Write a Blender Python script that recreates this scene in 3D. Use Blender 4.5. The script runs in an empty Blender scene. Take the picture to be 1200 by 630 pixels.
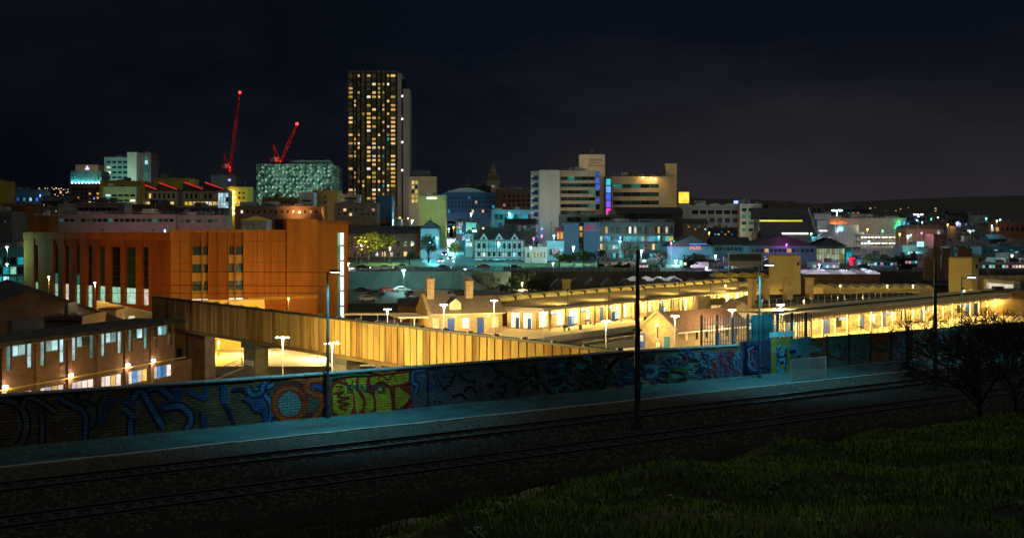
import bpy, math, random
import numpy as np
from mathutils import Vector, Matrix

# ------------------------------------------------------------------ camera, sky, sun, exposure
SC = bpy.context.scene
COL = SC.collection
FPX, HZ, CAMZ = 1350.0, 268.0, 10.0      # focal length and horizon in photo pixels, eye height above the tram tracks
cam_d = bpy.data.cameras.new('camera'); cam = bpy.data.objects.new('camera', cam_d); COL.objects.link(cam)
cam.location = (0, 0, CAMZ); cam.rotation_euler = (math.pi/2, 0, 0)
cam_d.sensor_width = 36; cam_d.lens = 36*FPX/1200; cam_d.shift_y = -(315-HZ)/1200
cam_d.clip_start = 0.3; cam_d.clip_end = 12000
SC.camera = cam
SUN_EL, SUN_ROT = math.radians(73), math.radians(212)
wld = bpy.data.worlds.new('World'); SC.world = wld; wld.use_nodes = True
nt = wld.node_tree; nt.nodes.clear()
def wn(t, **kw):
    n = nt.nodes.new(t)
    for k, v in kw.items(): setattr(n, k, v)
    return n
w_out = wn('ShaderNodeOutputWorld'); w_bg = wn('ShaderNodeBackground')
w_sky = wn('ShaderNodeTexSky', sky_type='NISHITA', sun_disc=False, sun_elevation=SUN_EL, sun_rotation=SUN_ROT)
w_tc = wn('ShaderNodeTexCoord'); w_map = wn('ShaderNodeMapping'); w_map.inputs['Scale'].default_value = (1.5, 1.5, 4.2)
w_map.inputs['Location'].default_value = (0.4, 0.0, 0.35)
w_no = wn('ShaderNodeTexNoise'); w_no.inputs['Scale'].default_value = 2.4; w_no.inputs['Detail'].default_value = 5; w_no.inputs['Roughness'].default_value = .55
w_rp = wn('ShaderNodeValToRGB'); w_rp.color_ramp.elements[0].position = .46; w_rp.color_ramp.elements[0].color = (0, 0, 0, 1)
w_rp.color_ramp.elements[1].position = .80; w_rp.color_ramp.elements[1].color = (.0085, .0078, .0105, 1)
w_sc = wn('ShaderNodeVectorMath', operation='SCALE'); w_sc.inputs['Scale'].default_value = .00008
w_add = wn('ShaderNodeVectorMath', operation='ADD'); w_add2 = wn('ShaderNodeVectorMath', operation='ADD'); w_add2.inputs[1].default_value = (.0026, .0046, .0092)
nt.links.new(w_tc.outputs['Generated'], w_map.inputs[0]); nt.links.new(w_map.outputs[0], w_no.inputs['Vector'])
nt.links.new(w_no.outputs['Fac'], w_rp.inputs[0]); nt.links.new(w_sky.outputs[0], w_sc.inputs[0])
nt.links.new(w_sc.outputs[0], w_add.inputs[0]); nt.links.new(w_rp.outputs[0], w_add.inputs[1])
nt.links.new(w_add.outputs[0], w_add2.inputs[0])
# dull city glow low over the horizon, broken by the same cloud, stronger towards the right where the town centre lies
w_sep = wn('ShaderNodeSeparateXYZ'); nt.links.new(w_tc.outputs['Generated'], w_sep.inputs[0])
w_el = wn('ShaderNodeMapRange'); nt.links.new(w_sep.outputs['Z'], w_el.inputs[0]); w_el.inputs[1].default_value = .0; w_el.inputs[2].default_value = .17; w_el.inputs[3].default_value = 1; w_el.inputs[4].default_value = 0; w_el.interpolation_type = 'SMOOTHSTEP'
w_ea = wn('ShaderNodeMapRange'); nt.links.new(w_sep.outputs['X'], w_ea.inputs[0]); w_ea.inputs[1].default_value = -.10; w_ea.inputs[2].default_value = .22; w_ea.inputs[3].default_value = .06; w_ea.inputs[4].default_value = 1; w_ea.interpolation_type = 'SMOOTHSTEP'
w_m = wn('ShaderNodeMath', operation='MULTIPLY'); nt.links.new(w_el.outputs[0], w_m.inputs[0]); nt.links.new(w_ea.outputs[0], w_m.inputs[1])
w_gl = wn('ShaderNodeVectorMath', operation='SCALE'); w_gl.inputs[0].default_value = (.0190, .0135, .0130); nt.links.new(w_m.outputs[0], w_gl.inputs['Scale'])
w_add3 = wn('ShaderNodeVectorMath', operation='ADD'); nt.links.new(w_add2.outputs[0], w_add3.inputs[0]); nt.links.new(w_gl.outputs[0], w_add3.inputs[1])
w_dk = wn('ShaderNodeMapRange'); nt.links.new(w_sep.outputs['X'], w_dk.inputs[0]); w_dk.inputs[1].default_value = -.5; w_dk.inputs[2].default_value = .08; w_dk.inputs[3].default_value = .38; w_dk.inputs[4].default_value = 1; w_dk.interpolation_type = 'SMOOTHSTEP'
w_fin = wn('ShaderNodeVectorMath', operation='SCALE'); nt.links.new(w_add3.outputs[0], w_fin.inputs[0]); nt.links.new(w_dk.outputs[0], w_fin.inputs['Scale']); nt.links.new(w_fin.outputs[0], w_bg.inputs['Color'])
w_bg.inputs['Strength'].default_value = 1.0; nt.links.new(w_bg.outputs[0], w_out.inputs[0])
sun_d = bpy.data.lights.new('sky_glow', 'SUN'); sun_d.energy = .42; sun_d.angle = math.radians(35); sun_d.color = (1, .95, .82)
sun = bpy.data.objects.new('sky_glow', sun_d); COL.objects.link(sun)
sun.rotation_euler = Vector((-.16, .24, -.95)).to_track_quat('-Z', 'Y').to_euler()
SC.view_settings.view_transform = 'Standard'; SC.view_settings.look = 'None'; SC.view_settings.exposure = 0; SC.view_settings.gamma = 1
SC.cycles.use_denoising = True; SC.cycles.use_light_tree = True
SC.cycles.max_bounces = 5; SC.cycles.diffuse_bounces = 3; SC.cycles.glossy_bounces = 2; SC.cycles.sample_clamp_indirect = 4

RND = random.Random(7)
# ------------------------------------------------------------------ helpers
def W(px, py, d): return Vector(((px-600)/FPX*d, d, CAMZ-(py-HZ)/FPX*d))
def onz(px, py, z):
    d = (CAMZ-z)*FPX/(py-HZ); return W(px, py, d)
UX, UY = .834, .5518            # direction of the tram tracks and the graffiti wall
YAW = math.atan2(UY, UX)
def Fw(s, n, z=0): return Vector((s*UX-n*UY, s*UY+n*UX, z))
def wallpt(px, py, n):          # picture ray meets the upright plane n = const
    xn = (px-600)/FPX; d = n/(UX-UY*xn)
    return d*(UX*xn+UY), CAMZ-(py-HZ)/FPX*d     # s, z

MATS = {}
def M(name, col, rough=.75, noise=.35, scale=.6, bump=0., bscale=8., metal=0., spec=.3, streak=0):
    if name in MATS: return MATS[name]
    m = bpy.data.materials.new(name); m.use_nodes = True; t = m.node_tree; N = t.nodes; L = t.links
    b = N['Principled BSDF']; b.inputs['Roughness'].default_value = rough; b.inputs['Metallic'].default_value = metal
    b.inputs['Specular IOR Level'].default_value = spec
    g = N.new('ShaderNodeNewGeometry'); no = N.new('ShaderNodeTexNoise'); no.inputs['Scale'].default_value = scale
    no.inputs['Detail'].default_value = 6; no.inputs['Roughness'].default_value = .65
    if streak:
        mp = N.new('ShaderNodeMapping'); mp.inputs['Scale'].default_value = (1, 1, streak); L.new(g.outputs['Position'], mp.inputs[0]); L.new(mp.outputs[0], no.inputs['Vector'])
    else: L.new(g.outputs['Position'], no.inputs['Vector'])
    r = N.new('ShaderNodeValToRGB'); e = r.color_ramp.elements
    e[0].position = .3; e[1].position = .7
    e[0].color = (*[c*(1-noise) for c in col], 1); e[1].color = (*[min(1, c*(1+noise*.6)) for c in col], 1)
    L.new(no.outputs['Fac'], r.inputs[0]); L.new(r.outputs[0], b.inputs['Base Color'])
    if bump:
        n2 = N.new('ShaderNodeTexNoise'); n2.inputs['Scale'].default_value = bscale; n2.inputs['Detail'].default_value = 4; L.new(g.outputs['Position'], n2.inputs['Vector'])
        bp = N.new('ShaderNodeBump'); bp.inputs['Strength'].default_value = bump; bp.inputs['Distance'].default_value = .05
        L.new(n2.outputs['Fac'], bp.inputs['Height']); L.new(bp.outputs[0], b.inputs['Normal'])
    MATS[name] = m; return m
def E(name, col, strength=1.0, var=.5, scale=1.2):
    """a lit lamp, screen or window: brightness varies from object to object and over the pane"""
    if name in MATS: return MATS[name]
    m = bpy.data.materials.new(name); m.use_nodes = True; t = m.node_tree; N = t.nodes; L = t.links
    b = N['Principled BSDF']; b.inputs['Base Color'].default_value = (*[c*.2 for c in col], 1); b.inputs['Roughness'].default_value = .2
    b.inputs['Emission Color'].default_value = (*col, 1)
    if var:
        g = N.new('ShaderNodeNewGeometry'); no = N.new('ShaderNodeTexNoise'); no.inputs['Scale'].default_value = scale; no.inputs['Detail'].default_value = 2
        L.new(g.outputs['Position'], no.inputs['Vector'])
        oi = N.new('ShaderNodeObjectInfo')
        a = N.new('ShaderNodeMath'); a.operation = 'MULTIPLY_ADD'; L.new(oi.outputs['Random'], a.inputs[0]); a.inputs[1].default_value = var*1.4*strength; a.inputs[2].default_value = (1-var)*strength
        mr = N.new('ShaderNodeMapRange'); L.new(no.outputs['Fac'], mr.inputs[0]); mr.inputs[1].default_value = .3; mr.inputs[2].default_value = .7; mr.inputs[3].default_value = 1-var; mr.inputs[4].default_value = 1.1
        mu = N.new('ShaderNodeMath'); mu.operation = 'MULTIPLY'; L.new(a.outputs[0], mu.inputs[0]); L.new(mr.outputs[0], mu.inputs[1])
        L.new(mu.outputs[0], b.inputs['Emission Strength'])
    else: b.inputs['Emission Strength'].default_value = strength
    MATS[name] = m; return m
def brick(name, c1, c2, mortar, scale=1., bump=.5, rough=.85, axis='XZ', dirt=.5):
    """brick courses in the object's own metres"""
    if name in MATS: return MATS[name]
    m = bpy.data.materials.new(name); m.use_nodes = True; t = m.node_tree; N = t.nodes; L = t.links
    b = N['Principled BSDF']; b.inputs['Roughness'].default_value = rough; b.inputs['Specular IOR Level'].default_value = .2
    tc = N.new('ShaderNodeTexCoord'); sp = N.new('ShaderNodeSeparateXYZ'); cb = N.new('ShaderNodeCombineXYZ')
    ad = N.new('ShaderNodeMath'); ad.operation = 'ADD'
    L.new(tc.outputs['Object'], sp.inputs[0]); L.new(sp.outputs[0], ad.inputs[0]); L.new(sp.outputs[1], ad.inputs[1])
    L.new(ad.outputs[0], cb.inputs[0]); L.new(sp.outputs[2], cb.inputs[1])
    br = N.new('ShaderNodeTexBrick'); L.new(cb.outputs[0], br.inputs['Vector'])
    br.inputs['Scale'].default_value = scale; br.inputs['Brick Width'].default_value = .225; br.inputs['Row Height'].default_value = .075
    br.inputs['Mortar Size'].default_value = .010; br.inputs['Color1'].default_value = (*c1, 1); br.inputs['Color2'].default_value = (*c2, 1); br.inputs['Mortar'].default_value = (*mortar, 1)
    no = N.new('ShaderNodeTexNoise'); no.inputs['Scale'].default_value = .9; no.inputs['Detail'].default_value = 7; no.inputs['Roughness'].default_value = .7; L.new(tc.outputs['Object'], no.inputs['Vector'])
    mr = N.new('ShaderNodeMapRange'); L.new(no.outputs['Fac'], mr.inputs[0]); mr.inputs[1].default_value = .3; mr.inputs[2].default_value = .7; mr.inputs[3].default_value = 1-dirt; mr.inputs[4].default_value = 1.2
    mx = N.new('ShaderNodeVectorMath'); mx.operation = 'SCALE'; L.new(br.outputs['Color'], mx.inputs[0]); L.new(mr.outputs[0], mx.inputs['Scale'])
    L.new(mx.outputs[0], b.inputs['Base Color'])
    bp = N.new('ShaderNodeBump'); bp.inputs['Strength'].default_value = bump; bp.inputs['Distance'].default_value = .03; bp.invert = True
    L.new(br.outputs['Fac'], bp.inputs['Height']); L.new(bp.outputs[0], b.inputs['Normal'])
    MATS[name] = m; return m

class MB:
    def __init__(s): s.v = []; s.f = []
    def box(s, x0, x1, y0, y1, z0, z1):
        i = len(s.v); s.v += [(x0,y0,z0),(x1,y0,z0),(x1,y1,z0),(x0,y1,z0),(x0,y0,z1),(x1,y0,z1),(x1,y1,z1),(x0,y1,z1)]
        s.f += [tuple(i+k for k in q) for q in ((0,3,2,1),(4,5,6,7),(0,1,5,4),(1,2,6,5),(2,3,7,6),(3,0,4,7))]; return s
    def poly(s, pts):
        i = len(s.v); s.v += [tuple(p) for p in pts]; s.f.append(tuple(range(i, i+len(pts)))); return s
    def prism(s, prof, a0, a1, axis='y'):      # prof: (x,z) loop swept along y, or (y,z) loop swept along x, or (x,y) loop along z
        n = len(prof); i = len(s.v)
        mk = {'y': lambda p, a: (p[0], a, p[1]), 'x': lambda p, a: (a, p[0], p[1]), 'z': lambda p, a: (p[0], p[1], a)}[axis]
        s.v += [mk(p, a0) for p in prof]+[mk(p, a1) for p in prof]
        s.f += [tuple(range(i, i+n)), tuple(range(i+2*n-1, i+n-1, -1))]+[(i+k, i+n+k, i+n+(k+1) % n, i+(k+1) % n) for k in range(n)]; return s
    def tube(s, p0, p1, r0, r1=None, n=8):
        r1 = r0 if r1 is None else r1; p0 = Vector(p0); p1 = Vector(p1); ax = (p1-p0)
        if ax.length < 1e-6: return s
        ax.normalize(); a = ax.orthogonal().normalized(); b = ax.cross(a); i = len(s.v)
        for p, r in ((p0, r0), (p1, r1)):
            s.v += [tuple(p+(a*math.cos(2*math.pi*k/n)+b*math.sin(2*math.pi*k/n))*r) for k in range(n)]
        s.f += [(i+k, i+(k+1) % n, i+n+(k+1) % n, i+n+k) for k in range(n)]+[tuple(range(i+n-1, i-1, -1)), tuple(range(i+n, i+2*n))]; return s
    def build(s, name, mat, parent=None, loc=None, rz=0):
        me = bpy.data.meshes.new(name); me.from_pydata(s.v, [], s.f); me.validate(); me.update()
        if mat: me.materials.append(mat)
        o = bpy.data.objects.new(name, me); COL.objects.link(o)
        if parent: o.parent = parent
        if loc is not None: o.location = loc
        if rz: o.rotation_euler.z = rz
        return o
def fix_normals(o):
    import bmesh
    bm = bmesh.new(); bm.from_mesh(o.data); bmesh.ops.recalc_face_normals(bm, faces=bm.faces); bm.to_mesh(o.data); bm.free()
UNIT = {}
def pbox(name, mat, parent, x0, x1, y0, y1, z0, z1):
    """a box part that shares one unit mesh per material"""
    k = (name, mat.name)
    if k not in UNIT:
        me = bpy.data.meshes.new(name); b = MB().box(-.5,.5,-.5,.5,-.5,.5); me.from_pydata(b.v, [], b.f); me.materials.append(mat); UNIT[k] = me
    o = bpy.data.objects.new(name, UNIT[k]); COL.objects.link(o); o.parent = parent
    o.location = ((x0+x1)/2, (y0+y1)/2, (z0+z1)/2); o.scale = (x1-x0, y1-y0, z1-z0); return o
def inst(name, mesh, parent, loc, rz=0, scale=None):
    o = bpy.data.objects.new(name, mesh); COL.objects.link(o); o.parent = parent; o.location = loc; o.rotation_euler.z = rz
    if scale: o.scale = scale
    return o
def tag(o, label=None, cat=None, group=None, kind=None):
    for k, v in (('label', label), ('category', cat), ('group', group), ('kind', kind)):
        if v: o[k] = v
    return o
def thing(name, label, cat, loc=(0,0,0), rz=0, group=None):
    o = bpy.data.objects.new(name, None); COL.objects.link(o); o.location = loc; o.rotation_euler.z = rz; o.empty_display_size = .5
    return tag(o, label, cat, group)
def light(parent, loc, power, col, radius=.15, kind='POINT', aim=None, cone=120):
    d = bpy.data.lights.new('lamp_light', kind); d.energy = power; d.color = col
    if kind != 'AREA': d.shadow_soft_size = radius
    if kind == 'SPOT': d.spot_size = math.radians(cone); d.spot_blend = .6
    o = bpy.data.objects.new('lamp_light', d); COL.objects.link(o); o.parent = parent; o.location = loc
    if aim is not None: o.rotation_euler = (Vector(aim)).to_track_quat('-Z', 'Y').to_euler()
    return o
def text(parent, name, body, size, loc, mat, rot=(math.pi/2,0,0), ext=.02, align='LEFT'):
    c = bpy.data.curves.new(name, 'FONT'); c.body = body; c.size = size; c.extrude = ext; c.align_x = align; c.space_line = .8
    tmp = bpy.data.objects.new('tmp', c); me = bpy.data.meshes.new_from_object(tmp); bpy.data.objects.remove(tmp); me.materials.clear(); me.materials.append(mat)
    o = bpy.data.objects.new(name, me); COL.objects.link(o); o.parent = parent; o.location = loc; o.rotation_euler = rot; return o

# ------------------------------------------------------------------ materials
PI = math.pi
glass = M('dark_glass', (.012,.02,.025), .12, .3, .4, spec=.6)
glass_t = M('teal_glass', (.02,.07,.07), .12, .4, .3, spec=.6)
glass_b = M('blue_glass', (.02,.04,.11), .12, .4, .3, spec=.6)
warm = E('window_warm', (1,.60,.20), 1.1); warm2 = E('window_amber', (1,.48,.10), .85); white = E('window_white', (1,.86,.68), 1.3)
cool = E('window_cool', (.50,.88,1), 1.1); cyan = E('window_cyan', (.02,.62,.80), .65); teal = E('window_teal', (.08,.55,.45), .25)
dimw = E('window_dim', (.5,.38,.16), .10); dimg = E('window_dim_green', (.22,.3,.18), .12); blue = E('window_blue', (.08,.2,1), .7); pink = E('window_pink', (1,.45,.5), .8)
yell = E('window_yellow', (1,.72,.08), .7); mint = E('window_mint', (.45,1,.7), .7)
L_white = E('lamp_white', (1,.97,.92), 14, 0); L_cool = E('lamp_cool', (.75,.95,1), 14, 0); L_warm = E('lamp_warm', (1,.72,.3), 12, 0)
L_sod = E('lamp_sodium', (1,.5,.06), 10, 0); L_red = E('lamp_red', (1,.03,.02), 6, 0); L_green = E('lamp_green', (.05,1,.25), 5, 0); L_blue = E('lamp_blue', (.1,.2,1), 6, 0); L_teal = E('lamp_teal', (.35,1,.95), 12, 0)
conc = M('concrete', (.30,.29,.27), .85, .35, .5, .3, 6); conc_d = M('concrete_dark', (.14,.14,.14), .9, .4, .5, .3, 6)
beige = M('beige_render', (.42,.37,.30), .85, .22, .25, streak=.3); cream = M('cream_render', (.52,.47,.38), .85, .2, .2, streak=.3)
grey = M('grey_cladding', (.26,.27,.28), .6, .25, .2, streak=.3); grey_d = M('dark_cladding', (.055,.06,.065), .6, .35, .3)
whitec = M('white_render', (.66,.66,.64), .8, .18, .25, streak=.3); yellowc = M('yellow_cladding', (.55,.42,.06), .6, .2, .2)
mintc = M('mint_cladding', (.36,.50,.44), .6, .2, .2); tealc = M('teal_cladding', (.10,.26,.29), .5, .25, .2); bluec = M('blue_cladding', (.025,.06,.13), .5, .25, .2)
redb = M('far_red_brick', (.22,.10,.07), .9, .3, .5); brownb = M('far_brown_brick', (.15,.095,.065), .9, .35, .5); ochre = M('ochre_cladding', (.44,.27,.09), .75, .2, .25, streak=.3)
slate = M('slate_roof', (.045,.047,.055), .75, .4, 1.2, .3, 5); slate_b = M('brown_tile_roof', (.20,.105,.06), .8, .35, 1.5, .35, 7); felt = M('roof_felt', (.05,.05,.05), .95, .5, .5)
steel = M('galvanised_steel', (.32,.35,.36), .45, .3, 2, metal=.6); steel_d = M('dark_painted_steel', (.03,.045,.05), .5, .3, 2); steel_t = M('teal_painted_steel', (.03,.10,.11), .5, .35, 3)
steel_w = M('white_painted_steel', (.6,.62,.62), .5, .15, 2); redp = M('red_painted_steel', (.5,.03,.025), .5, .2, 1); stone = M('station_sandstone', (.42,.32,.18), .9, .35, .9, .5, 3)
bluep = M('blue_painted_door', (.02,.06,.32), .5, .2, 2); blackp = M('black_paint', (.015,.015,.017), .6, .3, 2)
# ------------------------------------------------------------------ ground and terrain
def sm(a, b, x): t = np.clip((x-a)/(b-a), 0, 1); return t*t*(3-2*t)
def terr(X, d):
    X = np.asarray(X, float); d = np.asarray(d, float)
    z = np.where(d < 318, -9.1, np.where(d < 321, -9.1+(d-318)/3*7.2, np.where(d < 350, -1.9, -1.9+.036*(d-350))))
    z = np.where(d > 900, 18+.008*(d-900), z)
    far = sm(1500, 3400, d)
    ridge = 45+22*np.sin(X*.0021+1.0)+10*np.sin(X*.0061)+6*np.sin(X*.017+2)+38*sm(900, 1500, X)*np.clip((2600-np.abs(X-1600))/2600, 0, 1)+40*sm(-500, -1000, X)
    return z+far*ridge
def tz(px, d): return float(terr((px-600)/FPX*d, d))
asph = M('asphalt', (.05,.052,.055), .8, .35, 1.0, .3, 20); town = M('town_ground', (.06,.06,.055), .9, .5, .05)
xs = np.concatenate([np.linspace(-4000,-500,22), np.linspace(-450,450,31), np.linspace(500,4000,22)])
ds = np.concatenate([np.linspace(-150,317.9,14), [318.0,321.0,335,350], np.linspace(365,900,22), np.linspace(960,5000,44), [7000, 9500]])
XX, DD = np.meshgrid(xs, ds); ZZ = terr(XX, DD)
b = MB(); nx = len(xs)
b.v = [tuple(p) for p in np.stack([XX.ravel(), DD.ravel(), ZZ.ravel()], 1)]
b.f = [(r*nx+c, r*nx+c+1, (r+1)*nx+c+1, (r+1)*nx+c) for r in range(len(ds)-1) for c in range(nx-1)]
tag(b.build('ground', town), kind='structure')

# the raised tram embankment behind the graffiti wall, and the grassy park bank the camera stands on
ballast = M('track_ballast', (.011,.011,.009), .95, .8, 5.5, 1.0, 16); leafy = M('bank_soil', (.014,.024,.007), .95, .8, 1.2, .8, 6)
RT = thing('tram_embankment', None, None); RT.rotation_euler.z = YAW; RT['kind'] = 'structure'
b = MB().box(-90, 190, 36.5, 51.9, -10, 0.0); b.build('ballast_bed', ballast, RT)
b = MB().box(-90, 190, 51.95, 58.2, -10, -.06); b.build('retaining_base', conc_d, RT)
def stones():
    """loose ballast stones lying on the bed, real pebbles near the rails"""
    r = np.random.default_rng(3); n = 34000
    s = r.uniform(-8, 95, n); nn = np.where(r.random(n) < .55, r.uniform(48.9, 51.8, n), r.uniform(38.5, 51.8, n)); h = r.uniform(.025, .085, n)
    base = np.array([[1,0,0],[-.5,.87,0],[-.5,-.87,0],[0,0,1.1]]); a = r.uniform(0, 6.28, n); ca, sa = np.cos(a), np.sin(a)
    P = np.empty((n,4,3))
    for k in range(4):
        x, y, z = base[k]; P[:,k,0] = s+(x*ca-y*sa)*h*1.5; P[:,k,1] = nn+(x*sa+y*ca)*h*1.5; P[:,k,2] = z*h
    me = bpy.data.meshes.new('loose_gravel'); i = np.arange(n)*4
    F = np.stack([i,i+1,i+3, i+1,i+2,i+3, i+2,i,i+3], 1).reshape(-1)
    me.vertices.add(n*4); me.vertices.foreach_set('co', P.ravel()); me.loops.add(len(F)); me.loops.foreach_set('vertex_index', F)
    me.polygons.add(n*3); me.polygons.foreach_set('loop_start', np.arange(0, n*9, 3)); me.polygons.foreach_set('loop_total', np.full(n*3, 3)); me.update(); me.validate()
    me.materials.append(M('ballast_stone', (.042,.040,.032), .9, .75, 5))
    o = bpy.data.objects.new('loose_gravel', me); COL.objects.link(o); o.rotation_euler.z = YAW; tag(o, 'pale loose ballast stones along the tram rails', 'gravel', kind='stuff')
stones()
# path beside the wall with a kerb
pathm = M('tarmac_path', (.020,.068,.076), .6, .5, .7, .25, 14, spec=.4)  # teal of the lamp light is put into the tarmac colour
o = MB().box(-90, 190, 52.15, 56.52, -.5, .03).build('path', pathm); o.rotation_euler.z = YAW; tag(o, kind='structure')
kb = thing('kerb', None, None); kb.rotation_euler.z = YAW; kb['kind'] = 'structure'
kmesh = None
for i in range(70):
    o = MB().box(-.74, .74, -.1, .1, -.3, .06).build('kerb_stone', conc, kb, (-9+1.5*i, 52.04, 0)) if kmesh is None else inst('kerb_stone', kmesh, kb, (-9+1.5*i, 52.04, RND.uniform(-.008,.008)))
    kmesh = o.data
# fallen leaves on the path
def leaf_litter():
    r = random.Random(5); b = MB()
    for i in range(520):
        s = r.uniform(2, 80); n = 52.3+4.1*r.random()**.7; a = r.uniform(0, 6.28); q = r.uniform(.04, .11); z = .034+r.uniform(0,.02)
        c, sn = math.cos(a)*q, math.sin(a)*q
        b.poly([(s+c, n+sn, z), (s-sn*.6, n+c*.6, z+.015), (s-c, n-sn, z), (s+sn*.6, n-c*.6, z+.01)])
    o = b.build('fallen_leaves', M('dry_leaf', (.38,.27,.08), .8, .5, 4)); o.rotation_euler.z = YAW; tag(o, 'scattered dry yellow leaves on the path by the wall', 'leaves', kind='stuff')
leaf_litter()
r_ = random.Random(31)
for i in range(12):
    s_ = 2+i*7.1+r_.uniform(-2,2); n_ = 52.5+r_.uniform(0,2.6); w_ = r_.uniform(.8,2.6); o = MB().poly([(s_, n_, .034), (s_+w_, n_+r_.uniform(-.1,.1), .034), (s_+w_+r_.uniform(-.1,.2), n_+r_.uniform(.6,1.3), .034), (s_-.1, n_+r_.uniform(.6,1.3), .034)]).build('path_repair', M('tarmac_repair', (.03,.05,.052), .5, .5, 2, .3, 18)); o.rotation_euler.z = YAW; tag(o, kind='structure')
# tracks
rail_m = M('rail_steel', (.05,.045,.04), .5, .4, 3); rail_top = M('worn_rail_head', (.42,.44,.45), .28, .15, 1, metal=.9)
def track(label, nc, s0, s1, z=0., yaw=YAW, org=(0,0), sl=True, step=.75):
    t = thing('railway_track', label, 'railway track', (org[0], org[1], z), yaw)
    for q in (-.7175, .7175):
        y = nc+q
        prof = [(-.07,0),(.07,0),(.07,.02),(.012,.035),(.012,.11),(.036,.12),(.036,.148),(-.036,.148),(-.036,.12),(-.012,.11),(-.012,.035),(-.07,.02)]
        r = MB().prism([(y+a, b_+.03) for a, b_ in prof], s0, s1, 'x').build('rail', rail_m, t); fix_normals(r)
        MB().box(s0, s1, y-.03, y+.03, .178, .182).build('rail_head', rail_top, r)
    me = None
    if sl:
        for i in range(min(295, int((s1-s0)/step))):
            loc = (s0+step*i, nc, 0)
            if me is None: o = MB().prism([(-.13,-.05),(.13,-.05),(.10,.03),(-.10,.03)], -1.25, 1.25, 'y').build('sleeper', M('sleeper_concrete', (.04,.038,.034), .9, .5, 3), t, loc); me = o.data
            else: inst('sleeper', me, t, loc)
    return t
track('tram track running beside the tarmac path and graffiti wall', 47.6, -40, 150)
track('tram track nearest the dark grassy bank', 41.9, -40, 150)

# the grass bank
CR = [(-60,6.0),(-20,7.0),(0,8.2),(5.2,9.8),(9.8,12.7),(18,15.2),(27.6,17.7),(60,22),(200,30)]
def bank_z(s, n):
    s = np.asarray(s, float); n = np.asarray(n, float)
    X = s*UX-n*UY; d = s*UY+n*UX
    top = 8.4-.118*d+.024*X
    top = np.where(d < 0, 8.4+.03*X*0, top)
    c = np.interp(s, [a for a, _ in CR], [b_ for _, b_ in CR])
    Xc = s*UX-c*UY; dc = s*UY+c*UX; zc = 8.4-.118*np.maximum(dc, 0)+.024*Xc; zc = np.maximum(zc, .5)
    t = np.clip((n-c)/(37.4-c), 0, 1)
    low = zc*(1-t)**1.25-.05
    bump_ = .10*np.sin(s*1.1+n*.7)+.07*np.sin(s*2.3-n*1.9)
    top = np.clip(top, .5, 12)
    return np.where(n <= c, top, low)+bump_*np.where((np.abs(s)+np.abs(n) < 3.5), .2, .8)
ss = np.concatenate([np.linspace(-70,-12,16), np.linspace(-10,45,90), np.linspace(48,170,26)]); ns = np.concatenate([np.linspace(-25,-2,8), np.linspace(-1,20,50), np.linspace(20.6,37.4,26)])
S2, N2 = np.meshgrid(ss, ns); Z2 = bank_z(S2, N2); m_ = len(ss)
b = MB(); b.v = [tuple(p) for p in np.stack([S2.ravel(), N2.ravel(), Z2.ravel()], 1)]
b.f = [(r*m_+c, r*m_+c+1, (r+1)*m_+c+1, (r+1)*m_+c) for r in range(len(ns)-1) for c in range(m_-1)]
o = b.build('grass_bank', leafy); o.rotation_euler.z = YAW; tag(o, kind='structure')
for p in o.data.polygons: p.use_smooth = True
def blades(nm, label, n, srange, nrange, hmin, hmax, mat, seed, keep=None):
    r = np.random.default_rng(seed); s = r.uniform(*srange, n); q = r.uniform(*nrange, n)
    X = s*UX-q*UY; d = s*UY+q*UX
    k = (d > 4.0) & (np.abs(X) < d*.50+1.5)
    if keep is not None: k &= keep(s, q, X, d)
    clump = np.sin(s*2.1+1.3*np.sin(q*1.7))+np.sin(q*2.7+s*.9)+.8*np.sin(s*5.1+q*4.3); k &= r.random(n) < .74+.14*clump
    s, q, d, clump = s[k], q[k], d[k], clump[k]; n = len(s)
    h = r.uniform(hmin, hmax, n)*(1+.28*clump); a = r.uniform(0, 6.283, n); lean = r.uniform(.1, .75, n)*h; w = .0022+.00022*d
    z = bank_z(s, q); ca, sa = np.cos(a), np.sin(a); la = a+r.uniform(.8, 2.4, n); lx, ly = np.cos(la)*lean, np.sin(la)*lean
    P = np.empty((n,5,3))
    P[:,0] = np.stack([s-ca*w, q-sa*w, z-.02], 1); P[:,1] = np.stack([s+ca*w, q+sa*w, z-.02], 1)
    P[:,2] = np.stack([s+ca*w*.8+lx*.4, q+sa*w*.8+ly*.4, z+h*.6], 1); P[:,3] = np.stack([s-ca*w*.8+lx*.4, q-sa*w*.8+ly*.4, z+h*.6], 1)
    P[:,4] = np.stack([s+lx, q+ly, z+h*.95], 1)
    me = bpy.data.meshes.new(nm); i = np.arange(n)*5
    F = np.stack([i,i+1,i+2,i+3, i+3,i+2,i+4], 1).ravel()
    me.vertices.add(n*5); me.vertices.foreach_set('co', P.ravel()); me.loops.add(len(F)); me.loops.foreach_set('vertex_index', F)
    st = np.stack([np.arange(n)*7, np.arange(n)*7+4], 1).ravel(); tt = np.tile([4,3], n)
    me.polygons.add(2*n); me.polygons.foreach_set('loop_start', st); me.polygons.foreach_set('loop_total', tt); me.update(); me.validate()
    me.materials.append(mat); o = bpy.data.objects.new(nm, me); COL.objects.link(o); o.rotation_euler.z = YAW
    return tag(o, label, 'grass', kind='stuff')
crest = lambda s: np.interp(s, [a for a, _ in CR], [b_ for _, b_ in CR])
grass_m = M('meadow_grass', (.12,.23,.018), .8, .7, .7); grass_d = M('dry_grass', (.19,.16,.05), .9, .5, 2)
blades('grass', 'short green grass on the park bank in front', 800000, (0, 50), (1, 24), .025, .075, grass_m, 1, lambda s, q, X, d: q < crest(s)+.8)
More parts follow.
